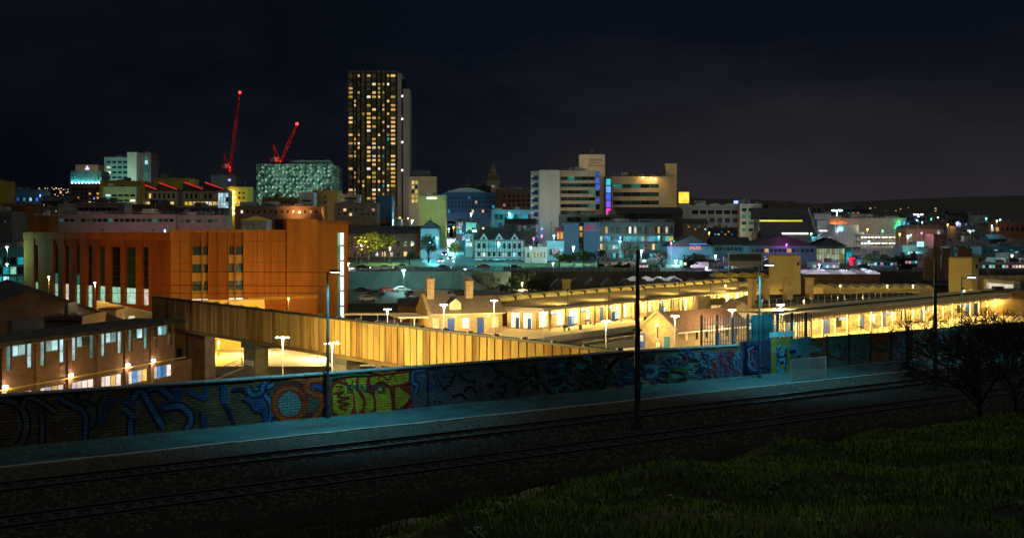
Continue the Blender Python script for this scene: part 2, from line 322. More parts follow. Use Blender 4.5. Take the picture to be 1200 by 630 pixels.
blades('dry_grass', 'straw coloured tufts among the bank grass', 14000, (0, 50), (1, 24), .04, .13, grass_d, 2, lambda s, q, X, d: q < crest(s)+1.0)
blades('rough_grass', 'rough undergrowth, coloured dark as in shade, sloping down to the tracks', 170000, (-8, 60), (8, 37.3), .06, .20, M('shaded_undergrowth', (.03,.034,.012), .9, .6, 1), 4, lambda s, q, X, d: q > crest(s)+.5)  # shade on the verge is put into the dark undergrowth colour
def weeds():
    r = random.Random(8); b = MB()
    for i in range(260):
        s = r.uniform(3, 40); n = r.uniform(4, crest(s)); z = float(bank_z(s, n)); a = r.uniform(0, 6.28)
        for k in range(4):
            a2 = a+k*1.57+r.uniform(-.4,.4); L_ = r.uniform(.04,.11); c, sn = math.cos(a2), math.sin(a2)
            b.poly([(s, n, z+.03), (s+c*L_*.6-sn*L_*.3, n+sn*L_*.6+c*L_*.3, z+.10), (s+c*L_*1.3, n+sn*L_*1.3, z+.08), (s+c*L_*.6+sn*L_*.3, n+sn*L_*.6-c*L_*.3, z+.10)])
    o = b.build('broadleaf_weeds', M('weed_leaf', (.06,.11,.03), .6, .4, 3)); o.rotation_euler.z = YAW; tag(o, 'broad leaved weeds and dead leaves among the grass', 'weeds', kind='stuff')
weeds()

# ------------------------------------------------------------------ graffiti wall
NW = 56.5
bw = brick('wall_brick', (.17,.125,.06), (.10,.07,.035), (.03,.028,.022), .52, .9, dirt=.5)
GW = thing('graffiti_wall', 'long low brick wall covered in graffiti beside the tarmac path', 'wall', (0,0,0), YAW)
def wtop(s): return float(np.interp(s, [-10, 9.5, 25.2, 46.3, 58], [2.50, 2.38, 2.27, 2.22, 2.05]))
S_END = wallpt(868, 440, NW)[0]
MB().prism([(s, 0) for s in (-40, S_END)]+[(s, wtop(s)) for s in (S_END, 46.3, 25.2, 9.5, -40)], NW, NW+.34, 'y').build('brick_face', bw, GW)
fix_normals(GW.children[0])
cm = None; i = 0; s = -9.0
cop = M('coping_stone', (.16,.19,.19), .85, .4, 2, .4, 9)
while s < S_END-.9:
    zt = wtop(s+.45)
    if cm is None: o = MB().prism([(-.05,0),(.39,0),(.39,.07),(.17,.13),(-.05,.07)], -.44, .44, 'x').build('coping_stone', cop, GW, (s+.45, NW, zt)); fix_normals(o); cm = o.data
    else: o = inst('coping_stone', cm, GW, (s+.45, NW+RND.uniform(-.012,.012), zt+RND.uniform(-.012,.006)))
    o.rotation_euler.y = math.atan2(wtop(s)-wtop(s+.9), .9); s += .9
def paint(name, col, mort=.45):
    return brick('paint_'+name, col, tuple(c*.72 for c in col), tuple(c*mort*.6 for c in col), .52, .9, .7, dirt=.55)
LAYER = [0]
def wp(px, py): s, z = wallpt(px, py, NW); return s, max(.02, min(z, wtop(s)-.01)) if s < S_END else z
def patch(pts, mat, name='graffiti_patch', parent=None, n=None):
    LAYER[0] += 1; y = (NW if n is None else n)-.004-.0012*LAYER[0]
    q = [wp(*p) if n is None else wallpt(p[0], p[1], n) for p in pts]
    o = MB().poly([(s, y, z) for s, z in q]).build(name, mat, parent or GW)
    return o
def smooth(pts, k=6):
    if len(pts) < 3: return pts
    out = []; P = [pts[0]]+list(pts)+[pts[-1]]
    for i in range(1, len(P)-2):
        p0, p1, p2, p3 = [np.array(P[j], float) for j in (i-1,i,i+1,i+2)]
        for t in np.linspace(0, 1, k, endpoint=False):
            out.append(tuple(.5*((2*p1)+(-p0+p2)*t+(2*p0-5*p1+4*p2-p3)*t*t+(-p0+3*p1-3*p2+p3)*t**3)))
    return out+[tuple(pts[-1])]
def stroke(pts, w, mat, curve=True, n=None, parent=None):
    if mat.name in ('paint_sky_blue', 'paint_grey_green', 'paint_orange') and n is None and w > .17: stroke(pts, w+.17, p_navy if mat.name != 'paint_orange' else p_red, curve); w *= .8
    """one spray-can line: a ribbon following the points, width in metres"""
    LAYER[0] += 1; y = (NW if n is None else n)-.004-.0012*LAYER[0]
    P = smooth(pts) if curve else pts
    q = [np.array(wp(*p) if n is None else wallpt(p[0], p[1], n)) for p in P]; b = MB()
    Lp, Rp = [], []
    for i in range(len(q)):
        t = q[min(i+1, len(q)-1)]-q[max(i-1, 0)]; t = t/(np.linalg.norm(t)+1e-9); nn = np.array([-t[1], t[0]])*w/2*(1 if 0 < i < len(q)-1 else .6)
        Lp.append(q[i]+nn); Rp.append(q[i]-nn)
    cl = (lambda p: (p[0], y, max(.01, min(p[1], wtop(p[0])-.005)))) if n is None else (lambda p: (p[0], y, p[1]))
    b.v = [cl(p) for p in Lp]+[cl(p) for p in Rp]; k = len(q)
    b.f = [(i, i+1, k+i+1, k+i) for i in range(k-1)]
    return b.build('graffiti_stroke', mat, parent or GW)
def Z(x0, y0, sc): return lambda *pts: [(x0+a/sc, y0+c/sc) for a, c in pts]
p_blue = paint('blue', (.03,.09,.30)); p_sky = paint('sky_blue', (.07,.22,.38)); p_grey = paint('grey_green', (.13,.19,.18)); p_red = paint('red', (.45,.035,.015)); p_or = paint('orange', (.60,.12,.02))
p_lime = paint('lime', (.58,.42,.02), .7); p_lime2 = paint('dull_lime', (.18,.25,.04), .6); p_navy = paint('navy', (.012,.02,.09)); p_blk = paint('black', (.012,.014,.016)); p_slate = paint('slate', (.13,.16,.185)); p_gt = paint('grey_teal', (.16,.25,.25)); p_gr = paint('green', (.04,.15,.07)); p_mag = paint('crimson', (.45,.02,.06)); p_vio = paint('violet', (.11,.13,.19)); p_cy = paint('cyan', (.05,.42,.60)); p_yel = paint('yellow', (.62,.50,.03)); p_oliv = paint('olive', (.11,.11,.05))
LAYER[0] = 0; a = Z(0, 430, 6.3)
stroke(a((-40,235),(90,255),(170,320),(196,420),(170,540),(120,590)), .26, p_grey); stroke(a((300,310),(312,430),(308,570)), .20, p_grey)
stroke(a((160,300),(200,230),(280,240),(410,330)), .20, p_grey); stroke(a((430,220),(530,280),(620,330),(632,430),(625,545)), .20, p_sky)
patch(a((580,250),(690,190),(800,180),(760,280),(735,400),(690,450),(650,330)), p_grey); stroke(a((600,240),(690,260),(720,330),(700,430),(660,450)), .10, p_blk); stroke(a((690,190),(640,250),(700,280),(760,200)), .09, p_blk)
stroke(a((410,410),(450,370),(520,350),(550,390),(480,440),(520,500)), .18, p_slate); stroke(a((835,205),(790,310),(735,420)), .34, p_blue)
stroke(a((560,180),(590,260),(650,300)), .18, p_navy); stroke(a((120,360),(150,440),(90,520)), .15, p_slate)
LAYER[0] = 0; a = Z(140, 430, 6.3)
stroke(a((10,230),(60,270),(100,240)), .28, p_blue); stroke(a((20,300),(90,350),(82,420),(80,520)), .28, p_sky)
stroke(a((95,245),(150,165),(200,230),(250,320),(325,450)), .30, p_sky); stroke(a((205,165),(290,150),(400,235)), .30, p_sky); stroke(a((425,125),(425,240),(300,295)), .36, p_blue)
stroke(a((330,305),(440,285),(515,335),(528,400),(490,460)), .28, p_sky); stroke(a((495,170),(570,205),(640,235)), .24, p_blue); stroke(a((640,125),(638,240)), .34, p_blue, False)
stroke(a((770,125),(770,200),(775,270)), .34, p_blue); stroke(a((775,270),(815,340),(855,440)), .17, p_navy); patch(a((585,310),(612,330),(670,440),(620,445)), p_blue); stroke(a((600,330),(598,465)), .12, p_navy, False)
stroke(a((110,380),(140,300),(120,250)), .16, p_grey); stroke(a((830,170),(900,160),(980,200)), .2, p_navy)
patch(a((900,230),(980,200),(1060,220),(1070,330),(1000,330),(960,270)), p_blue); stroke(a((940,150),(980,200),(1040,190),(1065,120)), .26, p_sky)
stroke(a((1000,250),(1050,290),(1080,370),(1060,450)), .30, p_blue)
LAYER[0] = 0; a = Z(300, 415, 6.316)
stroke(a((-10,250),(60,290),(112,370),(112,450),(85,510)), .24, p_sky); stroke(a((60,200),(90,240),(140,210)), .22, p_sky)
patch(a((130,210),(240,175),(520,165),(520,490),(170,505),(130,420)), paint('rust_red', (.15,.035,.02)))
patch(a((160,320),(220,260),(300,270),(340,340),(340,420),(290,470),(210,470),(165,400)), p_gt)
stroke([(300+(248+112*math.cos(t))/6.316, 415+(368+122*math.sin(t))/6.316) for t in np.linspace(-1.6, 4.75, 26)], .24, p_or, False)
patch(a((390,300),(470,300),(490,370),(430,440),(380,420)), p_oliv)
stroke(a((505,185),(400,190),(370,250),(420,290),(490,315),(500,370),(430,465)), .24, p_or); stroke(a((410,250),(450,235),(500,260)), .22, p_blue); stroke(a((245,165),(330,190),(380,210)), .2, p_or); stroke(a((310,270),(365,350),(340,440)), .14, p_red)
patch(a((545,230),(640,160),(1140,115),(1160,420),(1040,430),(560,480)), p_red)
patch(a((565,250),(600,215),(660,230),(715,290),(720,380),(690,450),(620,470),(570,420)), p_lime); patch(a((630,190),(740,170),(735,260),(790,340),(790,390),(750,445),(735,400),(725,290),(670,220)), p_lime)
patch(a((760,175),(820,165),(815,235),(870,330),(870,410),(825,445),(800,420),(800,320),(760,250)), p_lime); patch(a((840,170),(1130,135),(1130,200),(1070,220),(990,230),(930,205),(850,230)), p_lime)
patch(a((880,270),(930,225),(980,250),(1000,320),(1000,420),(890,430),(880,350)), p_lime); patch(a((1030,245),(1070,240),(1145,305),(1100,370),(1045,415),(1025,400)), p_lime)
stroke(a((590,240),(640,235),(610,265)), .08, p_red); stroke(a((570,290),(650,275),(600,310),(690,320),(600,345),(690,365),(610,385),(670,410)), .09, p_red)
stroke(a((745,170),(745,240),(800,320),(800,390),(770,430)), .11, p_red); stroke(a((830,160),(820,240),(875,320),(880,400)), .11, p_red); stroke(a((850,250),(920,200),(985,240),(1005,330),(1005,425)), .12, p_red); stroke(a((900,180),(930,150),(970,185),(1010,150),(1040,200)), .08, p_red); stroke(a((1140,130),(1135,200),(1065,235),(1150,305),(1090,385),(1035,425)), .13, p_red); stroke(a((640,170),(690,230),(720,190)), .08, p_red)
stroke(a((1020,250),(1015,330),(1030,420)), .12, p_red)
for k, (t0, ch) in enumerate(((665,'B'),(705,'M'),(765,'N'),(815,'O'),(860,'I'),(885,'C'),(925,'E'))):
    s_, z_ = wp(300+t0/6.316, 415+282/6.316); LAYER[0] += 1
    text(GW, 'painted_letter', ch, .62, (s_, NW-.006-.0012*LAYER[0], z_), p_sky, ext=.001)
stroke(a((860,130),(960,135),(1040,120)), .16, p_or); stroke(a((560,170),(700,150),(850,150)), .12, p_gr)
patch(a((1165,110),(1260,100),(1260,400),(1165,420),(1150,330),(1140,220)), p_vio); stroke(a((1160,120),(1155,200),(1190,230),(1170,290)), .22, p_sky); stroke(a((1170,130),(1230,115)), .18, p_sky)
LAYER[0] = 0; a = Z(480, 400, 6.667)
patch(a((60,210),(300,195),(300,515),(20,520)), p_vio); patch(a((300,195),(680,170),(680,460),(300,510)), p_slate); patch(a((680,170),(1010,150),(1010,430),(680,455)), paint('dull_slate', (.11,.15,.155))); patch(a((1010,150),(1200,140),(1200,410),(1010,425)), p_gt)
stroke(a((150,310),(190,300),(170,350),(120,360)), .22, p_blue); stroke(a((350,250),(330,310),(260,380)), .16, p_blk); stroke(a((125,300),(130,370)), .18, p_blk, False)
for q in (((560,230),(530,320),(540,410)),((700,220),(760,280),(880,310),(960,250),(1000,300)),((740,290),(750,370),(720,440)),((600,340),(650,330),(620,370)),((780,320),(830,350),(800,400)),((960,190),(1000,260),(990,320),(1010,380)),((1120,190),(1170,230),(1190,310)),((860,240),(920,270),(880,330)),((380,250),(440,300),(520,310)),((420,390),(470,350),(520,400)),((330,430),(400,410),(440,450)),((640,180),(690,250),(660,300))):
    stroke(a(*q), .12+.06*RND.random(), RND.choice([p_blk, p_blk, p_navy, p_gt]))
stroke(a((300,210),(400,235),(480,215)), .15, p_gr); stroke(a((1120,200),(1160,230),(1180,270)), .3, p_sky)
for i in range(46):
    x = RND.uniform(490, 700); y0 = float(np.interp(x, [480,640,747], [432,420,413])); y = y0+RND.uniform(2, 42)
    stroke([(x, y), (x+RND.uniform(-3,3), y+RND.uniform(-4,4)), (x+RND.uniform(-5,5), y+RND.uniform(-5,5))], RND.uniform(.04,.12), RND.choice([p_vio, p_blue, p_gt, p_slate, p_blk]))
LAYER[0] = 0; a = Z(640, 390, 6.3)
patch(a((0,250),(260,225),(260,450),(0,470)), p_gt); patch(a((250,235),(400,220),(390,430),(250,445)), p_gr); patch(a((410,190),(700,160),(700,400),(400,430)), paint('pale_grey', (.25,.30,.27))); patch(a((700,160),(880,150),(880,390),(700,400)), paint('grey_green_b', (.22,.29,.26))); patch(a((880,150),(1180,140),(1180,360),(880,390)), paint('teal_grey', (.15,.28,.29))); patch(a((1130,150),(1450,130),(1450,325),(1130,365)), p_vio)
stroke(a((540,180),(470,250),(430,340),(410,430)), .34, p_blk); stroke(a((470,250),(440,200),(430,170)), .16, p_blk); stroke(a((520,200),(560,185),(640,165)), .14, p_blk)
patch(a((705,265),(775,255),(745,310)), p_blk); stroke(a((830,190),(870,215),(920,220)), .3, p_blk); stroke(a((1030,190),(1070,205),(1110,195)), .28, p_blk); stroke(a((580,230),(560,290)), .1, p_blk, False)
stroke(a((260,400),(300,430),(330,410)), .25, p_red); stroke(a((210,240),(300,215),(380,250)), .2, p_gr); stroke(a((100,330),(120,400),(110,450)), .12, p_blk)
LAYER[0] = 14
for i in range(60):
    x = RND.uniform(765, 828); y = RND.uniform(float(np.interp(x, [747,868], [413,400]))+3, float(np.interp(x, [747,868], [455,441]))-3)
    stroke([(x, y), (x+RND.uniform(1,5), y+RND.uniform(-2,2))], RND.uniform(.03,.10), RND.choice([p_blue, p_gt, p_sky, p_vio]), False)
LAYER[0] = 14
for i in range(40):
    x = RND.uniform(640, 826); yt_ = float(np.interp(x, [480,640,747,868], [430,421,413,401])); yb_ = float(np.interp(x, [480,640,747,868], [478,466,455,441])); y = RND.uniform(yt_+5, yb_-5); L_ = RND.uniform(6, 14)
    stroke([(x+L_*math.cos(t_), y+.7*L_*math.sin(t_)) for t_ in np.linspace(RND.uniform(0,6), RND.uniform(7,10), 6)], RND.uniform(.12,.30), RND.choice([p_blue, p_vio, p_sky, p_gr, p_mag, p_cy, p_slate]))
LAYER[0] = 56
for i in range(90):
    x = RND.uniform(560, 826); yt_ = float(np.interp(x, [480,640,747,868], [430,421,413,401])); yb_ = float(np.interp(x, [480,640,747,868], [478,466,455,441])); y = RND.uniform(yt_+3, yb_-3); L_ = RND.uniform(3, 9)
    stroke([(x, y), (x+RND.uniform(-1,1)*L_, y+RND.uniform(-.5,.5)*L_), (x+RND.uniform(-1,1)*L_, y+RND.uniform(-.8,.8)*L_)], RND.uniform(.05,.16), RND.choice([p_blk, p_gt, p_slate, p_blk, p_sky, p_gr, p_vio]))
LAYER[0] = 12
# crimson tag scribbled on blue, under the fence
for i in range(70):
    x = RND.uniform(822, 867); y0 = float(np.interp(x, [747,868], [413,401])); y = y0+RND.uniform(4, 34)
    stroke([(x, y), (x+RND.uniform(-4,4), y+RND.uniform(2,6)), (x+RND.uniform(-2,5), y+RND.uniform(5,10))], RND.uniform(.06,.14), RND.choice([p_mag, p_mag, p_red, p_blue, p_vio, p_cy, p_sky]))

# ------------------------------------------------------------------ gateway, hoarding, palisade fence
LAYER[0] = 0
GT = thing('painted_gate_panel', 'dark steel gate sheets covered with purple and cyan graffiti in the wall gap', 'gate', (0,0,0), YAW)
sA, sB, sC, sD = [wallpt(x, 435, NW)[0] for x in (868, 904, 926, 950)]
pbox('panel', M('navy_sheet', (.02,.025,.06), .6, .4, 2), GT, sA+.02, sB, NW+.05, NW+.11, 0, 2.35); pbox('panel', M('yellow_sheet', (.20,.17,.03), .6, .4, 2), GT, sB+.03, sC, NW+.02, NW+.08, 0, 2.45); pbox('panel', M('teal_sheet', (.04,.13,.14), .6, .4, 2), GT, sC+.03, sD, NW+.05, NW+.11, 0, 2.3)
pbox('lintel_board', M('pale_blue_board', (.22,.42,.5), .6, .3, 2), GT, sB-.2, sC+.4, NW-.02, NW+.015, 2.5, 2.85)
for k in range(5):
    pts = [(880+6*math.cos(t)*(1+k*.3)+RND.uniform(-2,9), 420+9*math.sin(t)*(1+k*.2)) for t in np.linspace(.3*k, 3.8+k*.4, 9)]
    stroke(pts, .16, [p_vio, p_mag, p_blue, p_sky, p_navy][k], n=NW, parent=GT)
LAYER[0] = 0; a = Z(860, 340, 5.25)
stroke(a((285,330),(265,370),(300,390),(318,340)), .28, p_cy, n=NW-.05, parent=GT); stroke(a((300,350),(290,400)), .2, p_cy, n=NW-.05, parent=GT); stroke(a((275,430),(310,425),(318,470),(290,500),(268,470),(280,430)), .24, p_cy, n=NW-.05, parent=GT); stroke(a((262,410),(320,405)), .14, p_blk, n=NW-.05, parent=GT)
stroke(a((262,350),(275,400),(262,470)), .16, p_blue, n=NW-.05, parent=GT); stroke(a((318,360),(322,430),(312,490)), .14, p_navy, n=NW-.05, parent=GT); stroke(a((270,500),(300,515),(322,495)), .18, p_gr, n=NW-.05, parent=GT); stroke(a((340,360),(380,350),(400,400)), .3, p_sky, n=NW-.05, parent=GT); stroke(a((340,430),(370,400),(395,450)), .2, p_gr, n=NW-.05, parent=GT)
LAYER[0] = 0
HB = thing('hoarding', 'tall rusty panelled hoarding with faded graffiti beyond the palisade fence', 'hoarding', (0,0,0), YAW)
hm = [M('hoarding_rust', (.17,.10,.06), .9, .5, 1.5), M('hoarding_teal', (.06,.17,.16), .9, .55, 1.2), M('hoarding_violet', (.10,.10,.15), .9, .5, 1.5), M('hoarding_green', (.08,.13,.06), .9, .5, 1.5)]
NH = 57.2
for k in range(26):
    s0 = sD+.05+k*2.4
    pbox('panel', hm[[0,1,1,0,2,0,3,1,0,1,2,0,1][k % 13]], HB, s0, s0+2.34, NH, NH+.08, 0, 2.15+.02*(k % 3)); pbox('post', steel_d, HB, s0-.06, s0+.06, NH-.08, NH-.01, 0, 2.25)
    for j in range(7):
        if k < 20:
            x0 = 952+k*9.0; q = [s0+RND.uniform(.1,2.2) for _ in range(3)]; z0 = [RND.uniform(.3,1.9) for _ in range(3)]; LAYER[0] += 1; b = MB()
            for u in range(2): b.poly([(q[u]-.1, NH-.004-.00003*LAYER[0], z0[u]), (q[u]+.15, NH-.004-.00003*LAYER[0], z0[u]+.1), (q[u+1]+.15, NH-.004-.00003*LAYER[0], z0[u+1]+.1), (q[u+1]-.1, NH-.004-.00003*LAYER[0], z0[u+1])])
            b.build('graffiti_stroke', RND.choice([p_or, p_sky, p_gr, p_mag, p_gt, p_cy]), HB)
PF = thing('palisade_fence', 'spiked steel palisade fence standing above the graffiti wall', 'fence', (0,0,0), YAW)
NF = 56.95; s0 = wallpt(823, 430, NF)[0]; s1 = wallpt(951, 430, NF)[0]; zf = 2.2
pal = MB().box(-.03,.03,-.012,.012,0,1.9).prism([(-.03,1.9),(.03,1.9),(0,2.08)], -.012, .012, 'y'); pm = None
nP = 44
for i in range(nP+1):
    s = s0+(s1-s0)*i/nP; zb = zf-.02*(i/nP)*10-.1
    if i % 6 == 0: pbox('post', steel_d, PF, s-.06, s+.06, NF+.02, NF+.12, 0, zb+2.15)
    elif pm is None: o = pal.build('pale', steel_t, PF, (s, NF, zb)); pm = o.data
    else: inst('pale', pm, PF, (s, NF, zb))
for z in (.35, 1.5):
    b = MB(); b.prism([(s0, zf-.1+z), (s1, zf-.3+z), (s1, zf-.25+z), (s0, zf-.05+z)], NF+.012, NF+.05, 'y').build('rail', steel_t, PF)
# teal sheet gate leaf behind the fence
o = thing('sheet_metal_door', 'teal sheet metal door leaf behind the palisade fence', 'door panel', Fw(wallpt(894,430,57.6)[0], 57.6, 0), YAW); pbox('sheet', M('teal_metal_sheet', (.02,.12,.15), .5, .3, 3), o, -1.0, 1.0, 0, .05, 0, 4.0); pbox('brace', steel_t, o, -1.0, 1.0, -.05, -.01, 2.9, 3.0)
# white mesh barrier on the path edge
MBR = thing('mesh_barrier', 'low pale mesh pedestrian barrier at the path edge', 'barrier', Fw(0,0,0), YAW)
nb = 53.0; b0 = wallpt(927, 441, nb)[0]; b1 = wallpt(968, 434, nb)[0]
for s in (b0, (b0+b1)/2, b1): pbox('post', steel_w, MBR, s-.03, s+.03, nb-.03, nb+.03, .03, 1.42)
for z in (.18, 1.36): pbox('rail', steel_w, MBR, b0, b1, nb-.02, nb+.02, z, z+.05)
mm = M('pale_mesh', (.50,.68,.70), .5, .2, 4); nW = int((b1-b0)/.09)
b = MB()
for i in range(1, nW): s = b0+(b1-b0)*i/nW; b.box(s-.016, s+.016, nb-.008, nb+.008, .2, 1.37)
for k in range(9): b.box(b0, b1, nb+.009, nb+.02, .3+k*.12, .325+k*.12)
b.build('wire_mesh', mm, MBR)['kind'] = 'stuff'

# ------------------------------------------------------------------ poles along the tram line
def tram_pole(label, s, n, h, r, lamp=None, arm=None, power=0, col=(1,1,1), mat=steel_d, lm=None, side=-1, boxh=True):
    t = thing('lamp_post' if lamp else 'tram_pole', label, 'lamp post' if lamp else 'pole', Fw(s, n, 0), YAW)
    MB().tube((0,0,0), (0,0,h*.55), r, r*.92, 12).tube((0,0,h*.55), (0,0,h), r*.8, r*.62, 12).build('pole', mat, t)
    MB().tube((0,0,0), (0,0,.35), r*1.7, r*1.6, 12).build('base_sleeve', mat, t)
    if boxh: pbox('door_plate', steel_t, t, -r*.6, r*.6, -r*1.15, -r*.5, .7, 1.3)
    if lamp:
        MB().tube((0,0,h-.12), (0,side*1.1,h+.02), .035, .03, 8).build('arm', mat, t)
        hd = MB().prism([(-.13,-.05),(.13,-.05),(.10,.06),(-.10,.06)], min(side*.5, side*1.25), max(side*.5, side*1.25), 'y').build('lamp_head', mat, t, (0,0,h+.05)); fix_normals(hd)
        pbox('lens', lm or L_cool, hd, -.10, .10, min(side*.6, side*1.2), max(side*.6, side*1.2), -.075, -.052)
        light(t, (0, side*1.25, h-.12), power, col, .15, 'SPOT', (0, .06, -1), 128)
    return t
CT = (.16,.68,.85)
s_, _z = wallpt(384, 492, 56.1); tram_pole('slim dark lamp post against the lime green graffiti', s_, 56.1, 7.75, .085, True, power=3300, col=CT)
s_, _z = wallpt(890, 443, 55.2); tram_pole('slim lamp post in front of the painted gate panel', s_, 55.2, 7.6, .085, True, power=3300, col=CT, mat=steel_t)
s_, _z = wallpt(747, 503, 44.6); tp = tram_pole('thick dark steel pole standing between the two tram tracks', s_, 44.6, 8.95, .15)
pbox('band', steel_t, tp, -.16, .16, -.16, .16, 4.9, 5.0); pbox('warning_plate', steel_t, tp, -.15, .15, -.19, -.15, 2.0, 2.35)
s_, _z = wallpt(1096, 458, 44.8); tp = tram_pole('teal steel pole between the tracks beside the bare bush', s_, 44.8, 8.1, .14, mat=steel_t)
s_, _z = wallpt(1127, 420, 56.2); tram_pole('thin lamp post behind the bare bush with short arm', s_, 56.2, 6.2, .06, True, power=900, col=CT)
s_, _z = wallpt(1064, 432, 55.6); t = thing('marker_post', 'short teal marker post beside the hoarding', 'post', Fw(s_, 55.6, 0), YAW); pbox('post', steel_t, t, -.09, .09, -.09, .09, 0, 2.6); pbox('cap', steel_t, t, -.12, .12, -.12, .12, 2.6, 2.68)
# overhead wires
def cable(label, a, c, sag, r=.014):
    cu = bpy.data.curves.new('overhead_wire', 'CURVE'); cu.dimensions = '3D'; cu.bevel_depth = r; sp = cu.splines.new('POLY'); sp.points.add(24)
    for i in range(25):
        t = i/24; p = a.lerp(c, t); sp.points[i].co = (p.x, p.y, p.z-sag*4*t*(1-t), 1)
    tmp = bpy.data.objects.new('tmp', cu); me = bpy.data.meshes.new_from_object(tmp); bpy.data.objects.remove(tmp); me.materials.clear(); me.materials.append(blackp)
    o = bpy.data.objects.new('overhead_wire', me); COL.objects.link(o); tag(o, label, 'wire', 'overhead wires left of the lamp post')
cable('upper thin overhead wire across the orange building', W(-60, 312, 95), W(384, 319, 60), .1); cable('middle overhead wire across the orange building', W(-60, 328, 95), W(384, 335, 60), .1); cable('lowest overhead wire running to the slim dark lamp post', W(-60, 340, 95), W(384, 343, 60), .1)
# ------------------------------------------------------------------ generic building with recessed windows
def facade(root, w, z0, z1, zones, wall, depth, rnd, T=.35):
    """front wall with real openings: zones = [(xa, xb, za, zb, cols, rows, fw, fh, chooser, frame)]"""
    b = MB(); zs = sorted(zones, key=lambda q: q[2]); z = z0
    for (xa, xb, za, zb, c, r, fw, fh, ch, fr) in zs:
        if za > z+.001: b.box(-w/2, w/2, 0, T, z, za)
        if xa > -w/2+.001: b.box(-w/2, xa, 0, T, za, zb)
        if xb < w/2-.001: b.box(xb, w/2, 0, T, za, zb)
        cw, rh = (xb-xa)/c, (zb-za)/r
        for j in range(r):
            m = rh*(1-fh)/2; zl, zh = za+j*rh+m, za+(j+1)*rh-m
            b.box(xa, xb, 0, T, za+j*rh, zl); b.box(xa, xb, 0, T, zh, za+(j+1)*rh)
            g = cw*(1-fw)/2
            if c > 1 or g > .01:
                b.box(xa, xa+g, .01, T, zl, zh); b.box(xb-g, xb, .01, T, zl, zh)
                for i in range(1, c): b.box(xa+i*cw-g, xa+i*cw+g, .01, T, zl, zh)
            for i in range(c):
                mt = ch(i, r-1-j)
                if mt is None: b.box(xa+i*cw+g, xa+(i+1)*cw-g, 0, T, zl, zh); continue
                o = pbox('window', mt, root, xa+i*cw+g, xa+(i+1)*cw-g, T-.12, T-.02, zl, zh)
                if fr: pbox('window_sill', fr, root, xa+i*cw+g-.1, xa+(i+1)*cw-g+.1, -.12, .1, zl-.15, zl-.001)
        z = zb
    if z < z1-.001: b.box(-w/2, w/2, 0, T, z, z1)
    b.box(-w/2, w/2, T, depth, z0, z1-.02)
    return b.build('wall', wall, root)
def pick(pal, lit, dark, seed):
    r = random.Random(seed); tab = {}
    def f(i, j):
        if (i, j) not in tab: tab[(i, j)] = r.choice(pal) if r.random() < lit else (r.choice(dark) if isinstance(dark, list) else dark)
        return tab[(i, j)]
    return f
def building(label, x0, x1, yt, d, wall, name='office_building', cat='building', dep=16, yaw=0, roof=felt, zones=(), zb=None, par=.5, units=1, seed=0, gable=None, rh=3., group=None, unit_m=None):
    """picture columns x0-x1 and top row yt at distance d; zones use picture rows: (xa,xb,ya,yb,cols,rows,fw,fh,chooser[,sill])"""
    k = d/FPX; w = (x1-x0)*k; cx = ((x0+x1)/2-600)*k; zt = CAMZ-(yt-HZ)*k
    g = float(terr(cx, d))-1.5 if zb is None else zb
    t = thing(name, label, cat, (cx, d, g), yaw, group)
    zz = []
    for q in zones:
        xa, xb, ya, yb = q[:4]
        zz.append((max(-w/2+.02, ((xa-600)*k-cx)), min(w/2-.02, ((xb-600)*k-cx)), CAMZ-(yb-HZ)*k-g, min(CAMZ-(ya-HZ)*k-g, zt-g-.02), q[4], q[5], q[6], q[7], q[8], q[9] if len(q) > 9 else None))
    facade(t, w, 0, zt-g, zz, wall, dep, RND)
    H = zt-g; rr = random.Random(seed+len(label))
    if gable == 'x':      # ridge along the street
        o = MB().prism([(-.4,H),(dep+.4,H),(dep/2,H+rh)], -w/2-.3, w/2+.3, 'x').build('roof', roof, t); fix_normals(o)
    elif gable == 'y':
        o = MB().prism([(-w/2-.3,H),(w/2+.3,H),(0,H+rh)], -.3, dep+.3, 'y').build('roof', roof, t); fix_normals(o)
    elif gable == 'hip':
        b = MB(); e = .4; b.v = [(-w/2-e,-e,H),(w/2+e,-e,H),(w/2+e,dep+e,H),(-w/2-e,dep+e,H),(-w/2+dep/2,dep/2,H+rh),(w/2-dep/2,dep/2,H+rh)]; b.f = [(0,1,5,4),(1,2,5),(2,3,4,5),(3,0,4),(3,2,1,0)]; b.build('roof', roof, t)
    else:
        MB().box(-w/2+.3, w/2-.3, .3, dep-.3, H-.02, H+.12).build('roof', roof, t)
        if par: MB().box(-w/2-.08, w/2+.08, -.08, .3, H, H+par).box(-w/2-.08, -w/2+.22, .3, dep, H, H+par).box(w/2-.22, w/2+.08, .3, dep, H, H+par).build('parapet', wall, t)
        for i in range(units+2 if w > 6 else units):
            ux = rr.uniform(-w*.45, w*.28); uw = rr.uniform(.08,.2)*w; uh = rr.uniform(1.0, 2.4)
            pbox('rooftop_unit', unit_m or rr.choice([grey, grey_d, conc_d, beige]), t, ux, ux+uw, dep*.12, dep*rr.uniform(.3,.55), H+.12, H+uh)
        if w > 9:
            for i in range(2): ux = rr.uniform(-w*.45, w*.45); MB().tube((ux, dep*.3, H), (ux, dep*.3, H+rr.uniform(2.5,5)), .09, .05, 5).build('mast', steel, t)
            if units:
                for i in range(int(w/2.2)): ux = -w/2+.3+i*2.2; pbox('rail_post', steel, t, ux-.04, ux+.04, .32, .4, H+.12, H+1.25)
                pbox('roof_rail', steel, t, -w/2+.3, w/2-.3, .33, .39, H+1.2, H+1.27)
    return t
